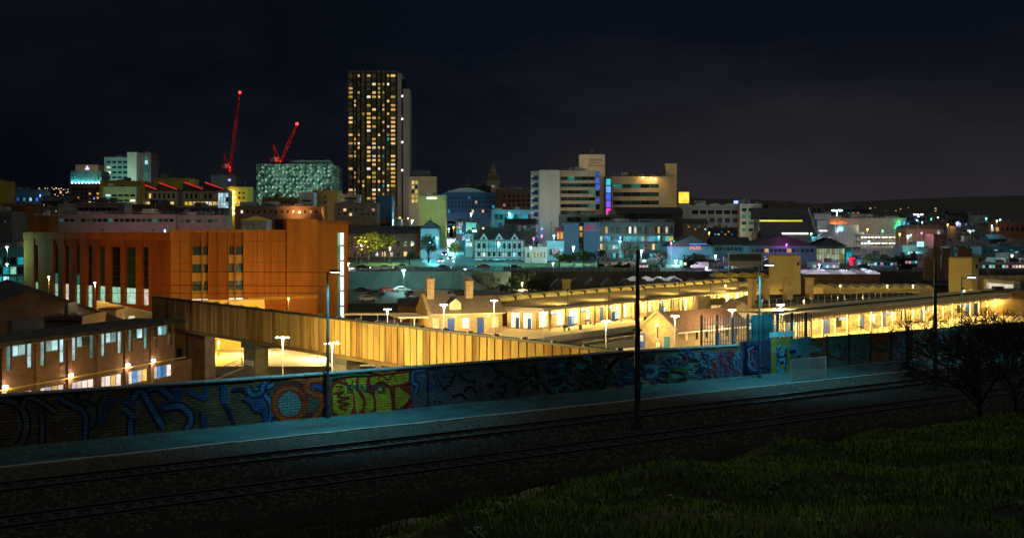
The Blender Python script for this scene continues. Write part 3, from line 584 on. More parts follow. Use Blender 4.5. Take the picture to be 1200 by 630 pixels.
def lamp(label, px, py, d, zg=None, col=(1,.95,.85), power=800, lm=None, r=.22, name='street_lamp', heads=1, mat=steel, group='town street lamps', arm=.8, rad=None, spread=None):
    """a street lamp whose head sits at picture point px,py at distance d"""
    p = W(px, py, d); zg = float(terr(p.x, p.y)) if zg is None else zg; h = p.z-zg
    t = thing(name, label, 'street lamp', (p.x, p.y, zg), 0, group)
    pr = max(.06, d*.00022); MB().tube((0,.12,0), (0,.12,h), pr*1.25, pr*.8, 8).build('pole', mat, t); MB().tube((0,.12,0), (0,.12,.5), pr*1.8, pr*1.7, 8).build('base', mat, t)
    xs_ = [0] if heads == 1 else [-arm, arm]
    if heads == 2: MB().tube((-arm,.12,h), (arm,.12,h), pr*.6, pr*.6, 6).build('arm', mat, t)
    for x in xs_:
        hd = MB().tube((x,.0,h+.02), (x,.0,h+.02+r*.8), r*1.15, r*.5, 10).build('lamp_head', mat, t)
        MB().tube((x,0,h-r*.55), (x,0,h+.015), r*.75, r, 10).build('lens', lm or L_white, hd)
    light(t, (0, 0, h-r*1.3), power, col, r)
    return t
def added_flood(label, px, py, d, aim, col, power, cone=130, group='added floodlights in the town'):  # spot with a lamp body, added to brighten a facade
    p = W(px, py, d); zg = float(terr(p.x, p.y)); t = thing('floodlight', label, 'floodlight', (p.x, p.y, zg), 0, group); h = p.z-zg
    MB().tube((0,0,0), (0,0,h), .09, .07, 8).build('pole', steel_d, t); pbox('housing', steel_d, t, -.3, .3, -.22, -.02, h, h+.4); pbox('lens', L_white if col[2] > .5 else L_warm, t, -.26, .26, -.019, .0, h+.04, h+.36)
    light(t, (0, .25, h+.2), power, col, .3, 'SPOT', aim, cone); return t

# ------------------------------------------------------------------ two-storey workshop behind the wall on the left
wsb = brick('workshop_brick', (.24,.125,.06), (.19,.10,.05), (.20,.15,.10), 1., .4)
ZG = -9.1; A0 = Vector((-46.9, 92.0)); A1 = Vector((-36.3, 124.0)); Ld = (A1-A0).length; ang = math.atan2(A1.y-A0.y, A1.x-A0.x)
# local x runs along the facade away from the camera, local -y faces the tracks
WS = thing('workshop', 'two-storey brown brick workshop with lit strip windows and flat dark roof', 'building', (A0.x, A0.y, -7), ang)
Hh = 6.95; nb_ = 8; bl = Ld/nb_
b = MB(); b.box(0, Ld, .3, 5.0, 0, Hh)
b.box(0, Ld, 0, .3, 3.35, 4.55); b.box(0, Ld, 0, .3, 0, 1.25); b.box(0, Ld, 0, .3, 2.55, 2.95)
frame_m = M('grey_window_frame', (.35,.36,.36), .5, .2, 3)
wlit = [E('workshop_cool_window', (.55,.95,1), .85, .6), E('workshop_dim_window', (.3,.75,.85), .35, .7), glass_t, E('workshop_cyan_window', (.3,.8,.9), .45, .6)]
wgr = [E('shop_white_window', (1,.85,.75), 1.2), E('shop_amber_window', (1,.62,.2), 1.0), E('shop_blue_window', (.1,.4,1), .8), E('shop_lilac_window', (.8,.72,1), 1.1)]
rr = random.Random(4)
def win(x0, x1, z0, z1, m):
    f = pbox('window', frame_m, WS, x0, x1, .20, .29, z0, z1)
    o = MB().box(x0+.07, x1-.07, .12, .19, z0+.07, z1-.07).build('pane', m, WS)
    if z1-z0 > 1.4: pbox('glazing_bar', frame_m, WS, x0+.07, x1-.07, .09, .118, (z0+z1)/2-.04, (z0+z1)/2+.04)
for i in range(nb_):
    x = i*bl; pbox('pier', wsb, WS, x-.28, x+.28, -.22, 0.0, 0, Hh-.3)
    # upper floor: tall slim light, wide low light, tall slim light
    l0, l1, m0, m1, r0, r1 = x+.5, x+1.15, x+1.25, x+bl-1.25, x+bl-1.15, x+bl-.5
    b.box(x, l0, 0, .3, 4.55, 6.75); b.box(r1, x+bl, 0, .3, 4.55, 6.75); b.box(l1, r0, 0, .3, 4.55, 5.75); b.box(l1, m0, 0, .3, 5.75, 6.75); b.box(m1, r0, 0, .3, 5.75, 6.75)
    p = [.2,.35,.5,.7][min(3, i//2)]
    ch = lambda: wlit[0] if rr.random() > p else rr.choice(wlit[1:])
    win(l0, l1, 4.55, 6.75, ch()); win(m0, (m0+m1)/2-.02, 5.75, 6.75, ch()); win((m0+m1)/2+.02, m1, 5.75, 6.75, ch()); win(r0, r1, 4.55, 6.75, ch())
    # ground floor shop windows
    b.box(x, x+.45, 0, .3, 1.25, 2.55); b.box(x+bl-.45, x+bl, 0, .3, 1.25, 2.55)
    for k in range(4):
        q0 = x+.45+(bl-.9)*k/4; win(q0+.03, q0+(bl-.9)/4-.03, 1.25, 2.55, rr.choice(wgr[:1]*3+wgr))
b.box(0, Ld, 0, .3, 6.75, Hh); b.box(0, Ld, 0, .3, 2.95, 3.35)
b.build('wall', wsb, WS)
pbox('roof', felt, WS, -1, Ld+.35, -1.1, 5.2, Hh, Hh+.32); pbox('string_course', M('yellow_pipe', (.45,.33,.06), .6, .2, 2), WS, -1, Ld+1.5, -.38, -.24, 3.02, 3.14)
MB().box(Ld+.02, Ld+4.0, 3.2, 3.5, 0, Hh-.6).box(Ld+.02, Ld+4.0, .6, 3.2, 0, 2.6).build('lean_to_wall', wsb, WS)
for i in range(1, nb_, 1):
    if i in (2, 4, 6, 7):
        lb = pbox('bulkhead_lamp', L_white, WS, i*bl-.2, i*bl+.2, -.42, -.22, 3.2, 3.42); light(WS, (i*bl, -.8, 3.1), 120, (1,.66,.42), .12)
# taller side block joined to its far end
SB = thing('side_block', 'plain brown brick side block at the end of the two-storey workshop', 'building', W(222, 380, 131).xy.to_3d()+Vector((0,0,-9.1)), math.radians(-8))
facade(SB, 3.7, 0, 9.4, [], brick('side_block_brick', (.23,.14,.10), (.19,.115,.08), (.24,.2,.16), 1., .3), 3, RND); pbox('roof', felt, SB, -2.1, 2.1, -.2, 3.2, 9.4, 9.75); pbox('vent', steel_d, SB, .6, 1.3, -.08, .0, 7.6, 8.2); pbox('window', glass, SB, -1.5, -.9, -.06, .0, 4.1, 5.5); pbox('downpipe', steel_d, SB, -.3, -.18, -.12, 0, 0, 9.3)
# dark gabled shed farther back
IS = thing('industrial_shed', 'dark gabled industrial shed with roller door behind the workshop', 'building', (W(37,338,150).x, 150, -9.1), math.radians(30))
o = MB().prism([(-13,0),(11,0),(11,6.8),(0,11.2),(-13,6.2)], 0, 26, 'y').build('wall', M('shed_render', (.17,.105,.06), .9, .4, .6), IS); fix_normals(o)
o = MB().prism([(-13.6,6.2),(0,11.55),(11.4,6.95),(11.4,6.7),(0,11.2),(-13.6,5.9)], -.4, 26.5, 'y').build('roof', slate, IS); fix_normals(o)
pbox('roller_door', M('grey_roller_door', (.10,.11,.12), .6, .25, 4), IS, -2.5, 2.5, -.1, -.02, 2.0, 7.4)
for k in range(9): pbox('door_slat', M('grey_roller_slat', (.12,.13,.14), .6, .2, 4), IS, -2.4, 2.4, -.15, -.1, 2.1+k*.58, 2.6+k*.58)
pbox('wall_lamp', L_warm, IS, 5.2, 5.5, -.2, -.02, 7.0, 7.25); light(IS, (5.3, -.6, 6.9), 90, (1,.8,.6), .1)
building('flat felt roofed annex in front of the dark shed', 52, 96, 375, 138, brownb, 'annex', dep=8, zb=-9.1, units=1)
t = thing('rooftop_kiosk', 'small pale box cabin in front of the orange building base', 'cabin', (W(138,350,200).x, 195, -9.1)); facade(t, 2.8, 0, 5.4, [], M('cabin_panel', (.32,.27,.24), .7, .2, 1), 4, RND); pbox('roof', felt, t, -1.6, 1.6, -.2, 4.2, 5.4, 5.65)

# ------------------------------------------------------------------ orange brick block with louvred bays
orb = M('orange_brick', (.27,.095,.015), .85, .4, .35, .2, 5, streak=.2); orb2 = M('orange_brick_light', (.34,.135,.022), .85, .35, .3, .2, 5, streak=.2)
yb_m = M('yellow_spandrel', (.42,.27,.05), .7, .2, .5); louv = M('green_louvre', (.03,.07,.05), .5, .3, 1)
OB = thing('brick_block', 'large orange brick block with tall dark window slots and louvred bays', 'building', (0,0,-9.1))
k_ = 1350
C0 = Vector(((200-600)/k_*214, 214)); CL = Vector(((28-600)/k_*252, 252)); CR_ = Vector(((372-600)/k_*227, 227))
ZR = 18.4
def along(a, c, t): return a+(c-a)*t
def wallseg(a, c, z0, z1, T, mat, name, inset=0):
    """an upright slab from a to c (plan points), outer face on the left-hand side looking from a to c reversed"""
    dr = (c-a).normalized(); nn = Vector((dr.y, -dr.x)); q = [a-nn*inset, c-nn*inset, c-nn*(inset+T), a-nn*(inset+T)]
    o = MB().prism([tuple(p) for p in q], z0, z1, 'z').build(name, mat, OB); fix_normals(o); return o
# left face, seen obliquely: piers between tall slots
LF = (CL, C0)
cuts = []
slots = [(42,5),(65,6),(77.5,6),(90.5,6),(104.5,7),(119,8),(135,12),(152.5,13),(170,8)]
def at_px(px, a, c):      # plan point on the line a-c seen at picture column px
    xn = (px-600)/k_; dr = c-a; t = (a.x-xn*a.y)/(xn*dr.y-dr.x); return a+dr*t
prev = CL
lw = [mint, E('slot_green_white', (.6,1,.8), .9), white]
for i, (px, wd) in enumerate(slots):
    p0 = at_px(px-wd/2, *LF); p1 = at_px(px+wd/2, *LF)
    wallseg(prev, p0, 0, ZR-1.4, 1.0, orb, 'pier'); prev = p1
    wallseg(p0, p1, 0, 3.2 if i < 6 else 4.5, .6, orb, 'spandrel', .25); zt0 = 7.6
    for z0, z1, m in ((3.2 if i < 6 else 4.5, zt0, lw[i % 3] if i != 5 else mint), (zt0+.1, 15.6, glass_t if i % 2 else glass)):
        nseg = 1 if z1 < 8 else 4
        for j in range(nseg):
            mm_ = (teal if i in (1,3) and j == 0 else m) if nseg > 1 else m
            wallseg(p0, p1, z0+(z1-z0)*j/nseg+.04, z0+(z1-z0)*(j+1)/nseg-.04, .2, mm_, 'window', .55)
    wallseg(p0, p1, 15.6, ZR-1.4, .6, orb, 'lintel', .2)
wallseg(prev, C0, 0, ZR-1.4, 1.0, orb, 'pier')
wallseg(CL, C0, ZR-1.4, ZR, 1.2, orb2, 'parapet', -.15)
# right face: brick bays and two louvred bays
RF = (C0, CR_); prev = C0
for (xa, xb) in ((224,245),(267,286)):
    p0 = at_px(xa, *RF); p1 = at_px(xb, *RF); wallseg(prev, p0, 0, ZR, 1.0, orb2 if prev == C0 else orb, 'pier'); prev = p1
    zc = lambda y, d=220: CAMZ-(y-HZ)/k_*d+9.1
    wallseg(p0, p1, 0, zc(356.5), .4, M('lit_store', (.5,.5,.45), .8, .2, 1), 'spandrel', .45)
    for (y0, y1) in ((288,298.5),(308.5,319),(328.5,339.5)):
        wallseg(p0, p1, zc(y1), zc(y0), .2, glass_t, 'louvre_backing', .6)
        for q in range(9):
            u0 = along(p0, p1, (q+.1)/9); u1 = along(p0, p1, (q+.3)/9); wallseg(u0, u1, zc(y1), zc(y0), .12, louv, 'louvre', .42)
    for (y0, y1) in ((298.5,308.5),(319,328.5),(339.5,348)): wallseg(p0, p1, zc(y1), zc(y0), .4, yb_m, 'spandrel', .35)
    wallseg(p0, p1, zc(288), ZR, .6, orb, 'lintel', .3)
    wallseg(p0, p1, zc(356), zc(349), .15, white, 'window', .4)
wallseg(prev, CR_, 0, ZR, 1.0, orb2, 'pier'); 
for t0 in (.2, .42, .62, .8): 
    p0 = along(C0, CR_, t0); wallseg(p0, p0+(CR_-C0).normalized()*.25, 2, ZR-.3, .06, orb, 'downpipe', -.06)
wallseg(C0, CR_, ZR, ZR+.5, 1.2, orb2, 'parapet', -.12)
# inner mass and flat roof
dr = (CR_-C0).normalized(); back = Vector((-dr.y, dr.x))
q = [C0+Vector((.9,1.4)), CR_+back*1.2, CR_+back*26, CL+back*14+Vector((20,0)), CL+Vector((2.2,1.8))]
o = MB().prism([tuple(p) for p in q], 0, ZR-.3, 'z').build('core', M('orange_core', (.16,.07,.03), .9, .2, 1), OB); fix_normals(o)
o = MB().prism([tuple(p) for p in q], ZR-.3, ZR-.1, 'z').build('roof', felt, OB); fix_normals(o)
# taller lift block and stair tower
ta, tb = at_px(335, *RF), at_px(371, *RF)
o = MB().prism([tuple(p) for p in (ta-back*.6, tb-back*.6, tb+back*8, ta+back*8)], 0, ZR+2.6, 'z').build('lift_block', orb2, OB); fix_normals(o)
sa = Vector(((372-600)/k_*228, 228)); sb_ = Vector(((408-600)/k_*233, 233)); bk = back*7
gz = [((391.5, 395.6), 0), ((404.6,408), 0)]
g0, g1 = at_px(395.8, sa, sb_), at_px(404.4, sa, sb_)
wallseg(sa, g0, 0, ZR+1.7, 3.0, orb2, 'stair_wall'); wallseg(g1, sb_, 0, ZR+1.7, 3.0, orb2, 'stair_wall'); wallseg(g0, g1, ZR-.1, ZR+1.7, 2.5, orb2, 'stair_lintel', .1)
wallseg(sa-(sb_-sa).normalized()*.4, sb_+(sb_-sa).normalized()*.4, ZR+1.7, ZR+2.3, 6, orb, 'stair_roof', -.3)
gm = (g0+g1)/2
for j in range(6):
    z0, z1 = 0.6+j*3.05, 0.6+(j+1)*3.05-.3
    wallseg(g0, along(g0, g1, .55), z0, z1, .2, teal if j != 5 else mint, 'stair_window', .5); wallseg(along(g0, g1, .6), g1, z0, z1, .2, E('stair_strip_light', (.85,1,1), 1.5, .2), 'stair_window', .5)
    wallseg(g0, g1, z1, z1+.3, .4, steel, 'landing', .3)
for z in (4.2, 8.4, 12.6, 16.6): wallseg(C0, at_px(223.5, *RF), z, z+.22, .1, orb, 'string_course', -.06); wallseg(at_px(245.5, *RF), at_px(266.5, *RF), z, z+.22, .1, orb, 'string_course', -.06); wallseg(at_px(286.5, *RF), at_px(334.5, *RF), z, z+.22, .1, orb, 'string_course', -.06)
for x in (212, 224.6, 244.4, 256, 267.4, 285.6, 302, 318): wallseg(at_px(x-.6, *RF), at_px(x+.6, *RF), 0, ZR+.9, .3, orb2, 'pilaster', -.22)
for x in (296, 310, 326): wallseg(at_px(x, *RF), at_px(x+.35, *RF), 1, ZR-.4, .05, blackp, 'panel_joint', -.02)
for nm, x in (('floor_ledge', 0),):
    wallseg(at_px(290, *RF), at_px(371, *RF), 5.5, 6.0, .2, yb_m, nm, -.7)
# glass canopy building left of it
building('low glazed teal building beside the orange brick block', -16, 30, 292, 278, tealc, 'glazed_building', dep=12, zb=-9.1, zones=((-14,28,300,345,5,4,.85,.75,pick([cyan, mint, cool], .35, [glass_t, glass, teal], 31)),))
# wide mint-lit ramp wall below the left face
t = thing('ramp_wall', 'pale green sloping ramp wall at the foot of the orange block', 'wall', (W(155,362,205).x, 205, -9.1), math.radians(-22)); o = MB().prism([(-8,0),(9,0),(9,3.6),(-8,6.2)], 0, .5, 'y').build('ramp_face', M('pale_green_render', (.40,.48,.40), .8, .2, .8), t); fix_normals(o)
for kx in (-5.5, -3.2, -.8): pbox('window', white, t, kx, kx+1.4, -.06, .0, 2.4, 3.6)
YELL = (1,.55,.10); SOD = (1,.42,.03)
lamp('small sodium lamp at the foot of the orange lift block', 338, 349, 212, -9.1, SOD, 5000, L_warm, .18, group='yard lamps')
lamp('sodium lamp by the louvred bays of the orange block', 262, 352, 196, -9.1, SOD, 5000, L_sod, .16, group='yard lamps')
lamp('cool lamp before the tall slots of the orange block', 57, 324, 215, -9.1, (1,.38,.04), 3600, L_cool, .22, group='yard lamps')
lamp('white lamp on the left face of the orange block', 111, 331, 205, -9.1, (1,.40,.06), 3200, L_cool, .22, group='yard lamps')
lamp('tall lamp hidden behind the footbridge near the side block', 205, 362, 176, -9.1, SOD, 3000, L_sod, .16, group='yard lamps')

# ------------------------------------------------------------------ long footbridge with upright boards
P0 = Vector((-41.5, 133.5)); P1 = Vector((6.9, 74.2)); Lb = (P1-P0).length; ab = math.atan2(P1.y-P0.y, P1.x-P0.x)
FB = thing('footbridge', 'long level footbridge clad in upright ochre boards behind the graffiti wall', 'footbridge', (P0.x, P0.y, 0), ab)
# local x runs towards the camera; the boarded face seen is local -y... the left-hand side walking away from camera
brd = M('ochre_board', (.46,.33,.12), .8, .42, 1.6, .35, 5, streak=.15); brd2 = M('ochre_board_stained', (.33,.21,.07), .85, .75, 1.2, .35, 5, streak=.12)
nB = 84; st = Lb/nB; bmesh_ = {}
for i in range(nB):
    mm_ = brd2 if RND.random() < .35 else brd
    key = mm_.name
    if key not in bmesh_: o = MB().box(-st/2+.07, st/2-.07, -.12, 0, -1.0, 2.0).build('board', mm_, FB, ((i+.5)*st, 0, 0)); bmesh_[key] = o.data
    else: inst('board', bmesh_[key], FB, ((i+.5)*st, RND.uniform(-.02,.015), RND.uniform(-.02,.02)))
pbox('back_panel', M('bridge_core', (.03,.02,.01), .9, .3, 2), FB, 0, Lb, .002, .2, -.95, 1.9); pbox('deck', conc_d, FB, 0, Lb, .2, 3.2, -1.1, -.7); pbox('far_parapet', brd2, FB, 0, Lb, 3.2, 3.4, -1.0, 1.5)
pbox('handrail', steel_d, FB, -.2, Lb+.2, -.16, .26, 2.02, 2.2); pbox('bottom_beam', M('bridge_beam', (.20,.14,.06), .8, .3, 1), FB, 0, Lb, -.14, .4, -1.35, -1.04)
for i in range(15): pbox('cover_strip', M('bridge_strip', (.22,.14,.05), .7, .3, 2), FB, i*6*st-.07, i*6*st+.07, -.17, -.121, -1.0, 2.0)
nst = 24
for i in range(nst+1): pbox('rail_stud', steel, FB, Lb*i/nst-.05, Lb*i/nst+.05, -.2, .3, 2.2, 2.34)
for xx in (.315, .54):
    pbox('pier', M('bridge_pier_concrete', (.24,.23,.20), .9, .4, .7, .3, 4), FB, Lb*xx-1.3, Lb*xx+1.3, .1, 1.5, -9.1, -1.352); pbox('pier_cap', conc_d, FB, Lb*xx-1.6, Lb*xx+1.6, -.05, 3.3, -1.9, -1.354)
    pbox('name_plate', M('white_plate', (.7,.7,.66), .6, .15, 3), FB, Lb*xx-1.0, Lb*xx+.9, .03, .098, -3.6, -3.1)
# ------------------------------------------------------------------ yard below the footbridge
ZP = -8.0
plat_m = M('platform_paving', (.44,.37,.24), .8, .2, .8); wst = brick('station_stone', (.46,.35,.19), (.36,.27,.14), (.30,.25,.17), .38, .5, dirt=.4)
fas = M('cream_fascia', (.58,.50,.36), .7, .12, 1); fas_w = M('white_valance', (.75,.70,.58), .7, .1, 1); zinc = M('station_roof_sheet', (.28,.225,.14), .65, .3, .8, .2, 4); zinc_y = M('station_roof_pale', (.46,.38,.18), .7, .25, .8)
YW = (1,.67,.17); WW = (1,.86,.62)
shop = E('station_bright_window', (1,.84,.55), 1.7, .25); shop2 = E('station_yellow_window', (1,.66,.25), 1.1, .35); stripl = E('strip_lamp', (1,.95,.85), 9, .1)
o = tag(MB().box(-46, -18, 151, 186, -9.2, ZP).build('yard_platform', plat_m), kind='structure')
t = thing('retaining_wall', 'low rust coloured retaining wall behind the yard below the footbridge', 'wall', (-36, 190, -9.1), math.radians(6)); MB().box(-10, 9, 0, .6, 0, 2.0).build('wall_face', M('rust_wall', (.30,.15,.08), .9, .45, .7), t); MB().box(-10, 9, -.15, .8, 2.0, 2.25).build('coping', conc, t)
t = thing('sodium_lit_wall', 'amber lit wall with diagonal bracing seen under the footbridge', 'wall', (W(262,395,172).x, 172, -9.1), math.radians(10)); MB().box(-6, 6, 0, .4, 0, 8.5).build('wall_face', M('amber_wall', (.52,.34,.10), .85, .3, .6), t)
for k in range(4):
    MB().tube((-5.5+k*1.6,-.12,5.2), (-4.1+k*1.6,-.12,8.2), .09).build('brace', steel_d, t); MB().tube((-4.1+k*1.6,-.25,5.2), (-5.5+k*1.6,-.25,8.2), .09).build('brace', steel_d, t)
pbox('ledge', M('amber_ledge', (.5,.36,.14), .8, .2, 1), t, -6, 6, -3.5, -.01, 4.2, 4.6)
lamp('sodium lamp under the footbridge by the amber wall', 256, 399, 162, -9.1, (1,.52,.03), 9500, L_sod, .15, group='yard lamps')
t = thing('stair_railing', 'pale steel stair railing beside the parked cars', 'railing', (W(262,433,138).x, 138, -9.1), math.radians(20))
for k in range(7): MB().tube((k*1.1-3.3,0,k*.45), (k*1.1-3.3,0,k*.45+1.3), .035).build('post', steel, t)
for z in (.65, 1.3): MB().tube((-3.3,0,z), (3.3,0,2.7+z), .04).build('rail', steel, t)
MB().prism([(-3.5,0),(3.5,0),(3.5,2.7)], .1, 1.6, 'y').build('stair_flight', conc, t)
t = thing('cage', 'small white wire cage at the foot of the bridge pier', 'cage', (W(293,432,141).x, 141, -9.1), 0)
for x in (-1,0,1):
    for y in (0,1.4): pbox('post', steel_w, t, x-.04, x+.04, y-.04, y+.04, 0, 4.2)
for z in (.1, 2.1, 4.1):
    for y in (0, 1.4): pbox('bar', steel_w, t, -1, 1, y-.03, y+.03, z, z+.06)
lamp('added platform lamp hidden behind the footbridge boards over the yard', 300, 391, 166, -9.1, (1,.74,.28), 6500, L_warm, .15, group='yard lamps'); lamp('second added hidden yard lamp behind the footbridge boards', 372, 400, 160, -9.1, (1,.78,.34), 6500, L_warm, .15, group='yard lamps')  # two unseen lamps added to brighten the yard
# ------------------------------------------------------------------ cars
def car_mesh(L_=4.3, Wd=1.75, van=False):
    hw = Wd/2
    if van: prof = [(-L_/2,.35),(-L_/2,1.9),(-L_/2+.1,2.0),(L_*.18,2.0),(L_*.34,1.25),(L_*.49,1.05),(L_/2,.7),(L_/2,.35)]
    else: prof = [(-L_/2,.35),(-L_/2,.8),(-L_*.46,.95),(-L_*.40,1.0),(-L_*.26,1.42),(L_*.06,1.45),(L_*.22,1.0),(L_*.44,.86),(L_/2,.68),(L_/2,.35)]
    b = MB(); n = len(prof); rows = [(-hw,.0),(-hw+.06,1),(hw-.06,1),(hw,.0)]
    for y, f in ((-hw+.02,0),(hw-.02,0)): pass
    def yy(z): return hw*(1-.13*max(0, (z-.9))/.55*(0 if van else 1))
    b.v = [(x, -yy(z), z) for x, z in prof]+[(x, yy(z), z) for x, z in prof]
    b.f = [tuple(range(n)), tuple(range(2*n-1, n-1, -1))]+[(k, n+k, n+(k+1) % n, (k+1) % n) for k in range(n)]
    return b, prof, yy
def car(label, p, rz, col, van=False, head=False, tail=False):
    t = thing('van' if van else 'car', label, 'van' if van else 'car', p, rz, 'parked vehicles')
    L_ = 5.0 if van else 4.3; b, prof, yy = car_mesh(L_, 1.9 if van else 1.75, van); o = b.build('body', col, t); fix_normals(o)
    if van: sd = [(L_*.12,1.25),(L_*.12,1.8),(L_*.2,1.8),(L_*.3,1.25)]; ws = [(L_*.20,1.93),(L_*.335,1.3)]
    else: sd = [(-L_*.35,1.02),(-L_*.25,1.36),(L_*.05,1.38),(L_*.18,1.02)]; ws = [(L_*.075,1.42),(L_*.21,1.03)]
    for s_ in (-1, 1): MB().poly([(x, s_*(yy(z)+.012), z) for x, z in sd]).build('side_window', glass, t)
    MB().poly([(ws[0][0]+.03,-.7,ws[0][1]+.012),(ws[0][0]+.03,.7,ws[0][1]+.012),(ws[1][0]+.03,.76,ws[1][1]+.02),(ws[1][0]+.03,-.76,ws[1][1]+.02)]).build('windscreen', glass, t)
    for x in (-L_*.31, L_*.31):
        for s_ in (-1, 1):
            wv = MB().tube((x, s_*.70, .32), (x, s_*.90, .32), .32, .32, 14).build('wheel', blackp, t); MB().tube((x, s_*.90, .32), (x, s_*.915, .32), .18, .16, 10).build('rim', steel, wv)
    for s_ in (-.62,.62):
        pbox('headlight', L_white if head else steel, t, L_/2-.04, L_/2+.02, s_-.16, s_+.16, .58, .72); pbox('tail_light', redp, t, -L_/2-.02, -L_/2+.04, s_-.14, s_+.14, .68, .85)
    return t
car_b = M('navy_car_paint', (.015,.03,.09), .25, .1, 1, spec=.6); car_s = M('silver_car_paint', (.30,.34,.36), .3, .1, 1, metal=.4); car_w = M('white_car_paint', (.7,.7,.7), .3, .1, 1, spec=.5); car_t = M('teal_car_paint', (.03,.16,.18), .25, .1, 1, spec=.6); car_k = M('black_car_paint', (.02,.02,.022), .2, .1, 1, spec=.6); car_r = M('red_car_paint', (.3,.03,.03), .25, .1, 1, spec=.6)
zc_ = -9.1
car('dark navy car parked by the brown side block', onz(213,436,zc_), .5, car_b); car('silver car parked between the navy and the teal car', onz(228,438,zc_), .9, car_s); car('teal car parked beside the pale stair railing', onz(243,435,zc_), 1.0, car_t)

# ------------------------------------------------------------------ station
def plat_lamp(label, px, py, z0=ZP, hgt=5.8, power=700, col=(1,.76,.38), d=None):
    zh = z0+hgt; d = d or (CAMZ-zh)*FPX/(py-HZ); return lamp(label, px, py, d, z0, col, power, L_white, .12, 'platform_lamp', 2, steel_w, 'double headed platform lamps', .48)
for lb, x, y, pw in (('double platform lamp seen below the footbridge by its first pier', 331, 395, 4600), ('double platform lamp just right of the slim dark lamp post', 389, 402, 6000), ('double platform lamp left of the stone house chimneys', 454, 362, 1300), ('double platform lamp before the stone house with chimneys', 520, 357, 1600), ('double platform lamp between the stone house and the long station building', 579, 352, 1200), ('slim platform lamp before the lit end of the long station building', 637, 366, 900), ('platform lamp post beside the tracks before the long station building', 710, 376, 1100), ('double platform lamp at the gable of the brown roofed shed', 791, 370, 900), ('double platform lamp in front of the brown shed roof', 858, 363, 900), ('double platform lamp behind the palisade fence', 915, 357, 900)):
    plat_lamp(lb, x, y, power=pw*(1 if x < 400 else 7.0), d={331: 97, 389: 89, 579: 184}.get(x), z0=-9.1 if x < 400 else ZP, col=(1,.70,.22) if x < 400 else (1,.76,.38))
lamp('added yard lamp hidden behind the wall below the footbridge boards', 478, 437, 81, -9.1, (1,.70,.20), 5200, L_warm, .15, group='yard lamps'); lamp('added amber yard lamp hidden behind the wall near the footbridge end', 600, 428, 72.5, -9.1, (1,.50,.10), 900, L_warm, .12, group='yard lamps')  # unseen lamps added to light the footbridge boards
UA = math.atan2(.797, .604); O1 = Vector((6.6, 202.5))
def ST(x, y): return Vector((O1.x+.604*x-.797*y, O1.y+.797*x+.604*y))
# platforms and tracks
o = tag(MB().box(-42, 105, -5.2, 40, -9.2, ZP).build('platform_main', plat_m, None, (O1.x, O1.y, 0), UA), kind='structure')
o = tag(MB().box(-42, 105, -5.6, -5.2, -9.2, ZP+.02).build('platform_edge', M('platform_edge_white', (.6,.56,.45), .8, .2, 1), None, (O1.x, O1.y, 0), UA), kind='structure')
for k, yc in enumerate((-7.6, -11.4)): track(['station track along the long station building platform', 'station track nearer the brown roofed shed'][k], yc, -60, 100, -9.05, UA, (O1.x, O1.y), True, .8)
N1 = Vector((23.9, 169)); NA = math.radians(42)
o = tag(MB().box(-16, 120, -16, 8.6, -9.2, ZP+.004).build('platform_island', plat_m, None, (N1.x, N1.y, 0), NA), kind='structure')
# long station building with canopy and row of scalloped rooflights
SM = thing('station_building', 'long lit stone station building with platform canopy and scalloped rooflights', 'building', (O1.x, O1.y, ZP), UA)
LM = 96.; WY = 3.6; eh = 3.75
bay = 4.8; nbay = int(LM/bay); b = MB(); b.box(1.2, LM, WY+.4, 10.0, 0, eh+.1)
rr = random.Random(12)
for i in range(nbay):
    x = 1.2+i*bay; kind = rr.choice(['win','win','door','shop','shop','blue']) if i else 'shop'
    b.box(x, x+.7, WY, WY+.4, 0, eh); b.box(x+bay-.7, x+bay, WY, WY+.4, 0, eh); b.box(x+.7, x+bay-.7, WY, WY+.4, 3.0, eh)
    if kind == 'shop':
        for j in range(3): q = x+.7+(bay-1.4)*j/3; pbox('shop_window', rr.choice([shop, shop, shop2]), SM, q+.05, q+(bay-1.4)/3-.05, WY+.2, WY+.3, .35, 2.95)
        b.box(x+.7, x+bay-.7, WY, WY+.4, 0, .3)
    elif kind == 'win':
        b.box(x+.7, x+bay-.7, WY, WY+.4, 0, .9); b.box(x+2.1, x+2.7, WY, WY+.4, .9, 3.0)
        for q in (x+.75, x+2.75): pbox('window', rr.choice([shop2, shop, glass]), SM, q, q+1.3, WY+.2, WY+.3, .95, 2.95); pbox('glazing_bar', fas_w, SM, q+.6, q+.7, WY+.12, WY+.2, .95, 2.95)
    else:
        b.box(x+.7, x+1.5, WY, WY+.4, 0, 3.0); b.box(x+2.9, x+bay-.7, WY, WY+.4, 0, 3.0); pbox('door', bluep if kind == 'blue' else shop, SM, x+1.55, x+2.85, WY+.18, WY+.3, 0, 2.9)
    pbox('canopy_column', stone, SM, x-.22, x+.22, .7, 1.1, 0, eh)
    if i % 2 == 0: pbox('hanging_sign', bluep, SM, x+1.5, x+3.3, 1.8, 1.9, 2.55, 3.05)
    pbox('strip_light', stripl, SM, x+1.4, x+3.4, 1.9, 2.1, eh-.32, eh-.22); light(SM, (x+2.4, 1.7, eh-.5), 1500, YW, .3)
b.build('wall', wst, SM)
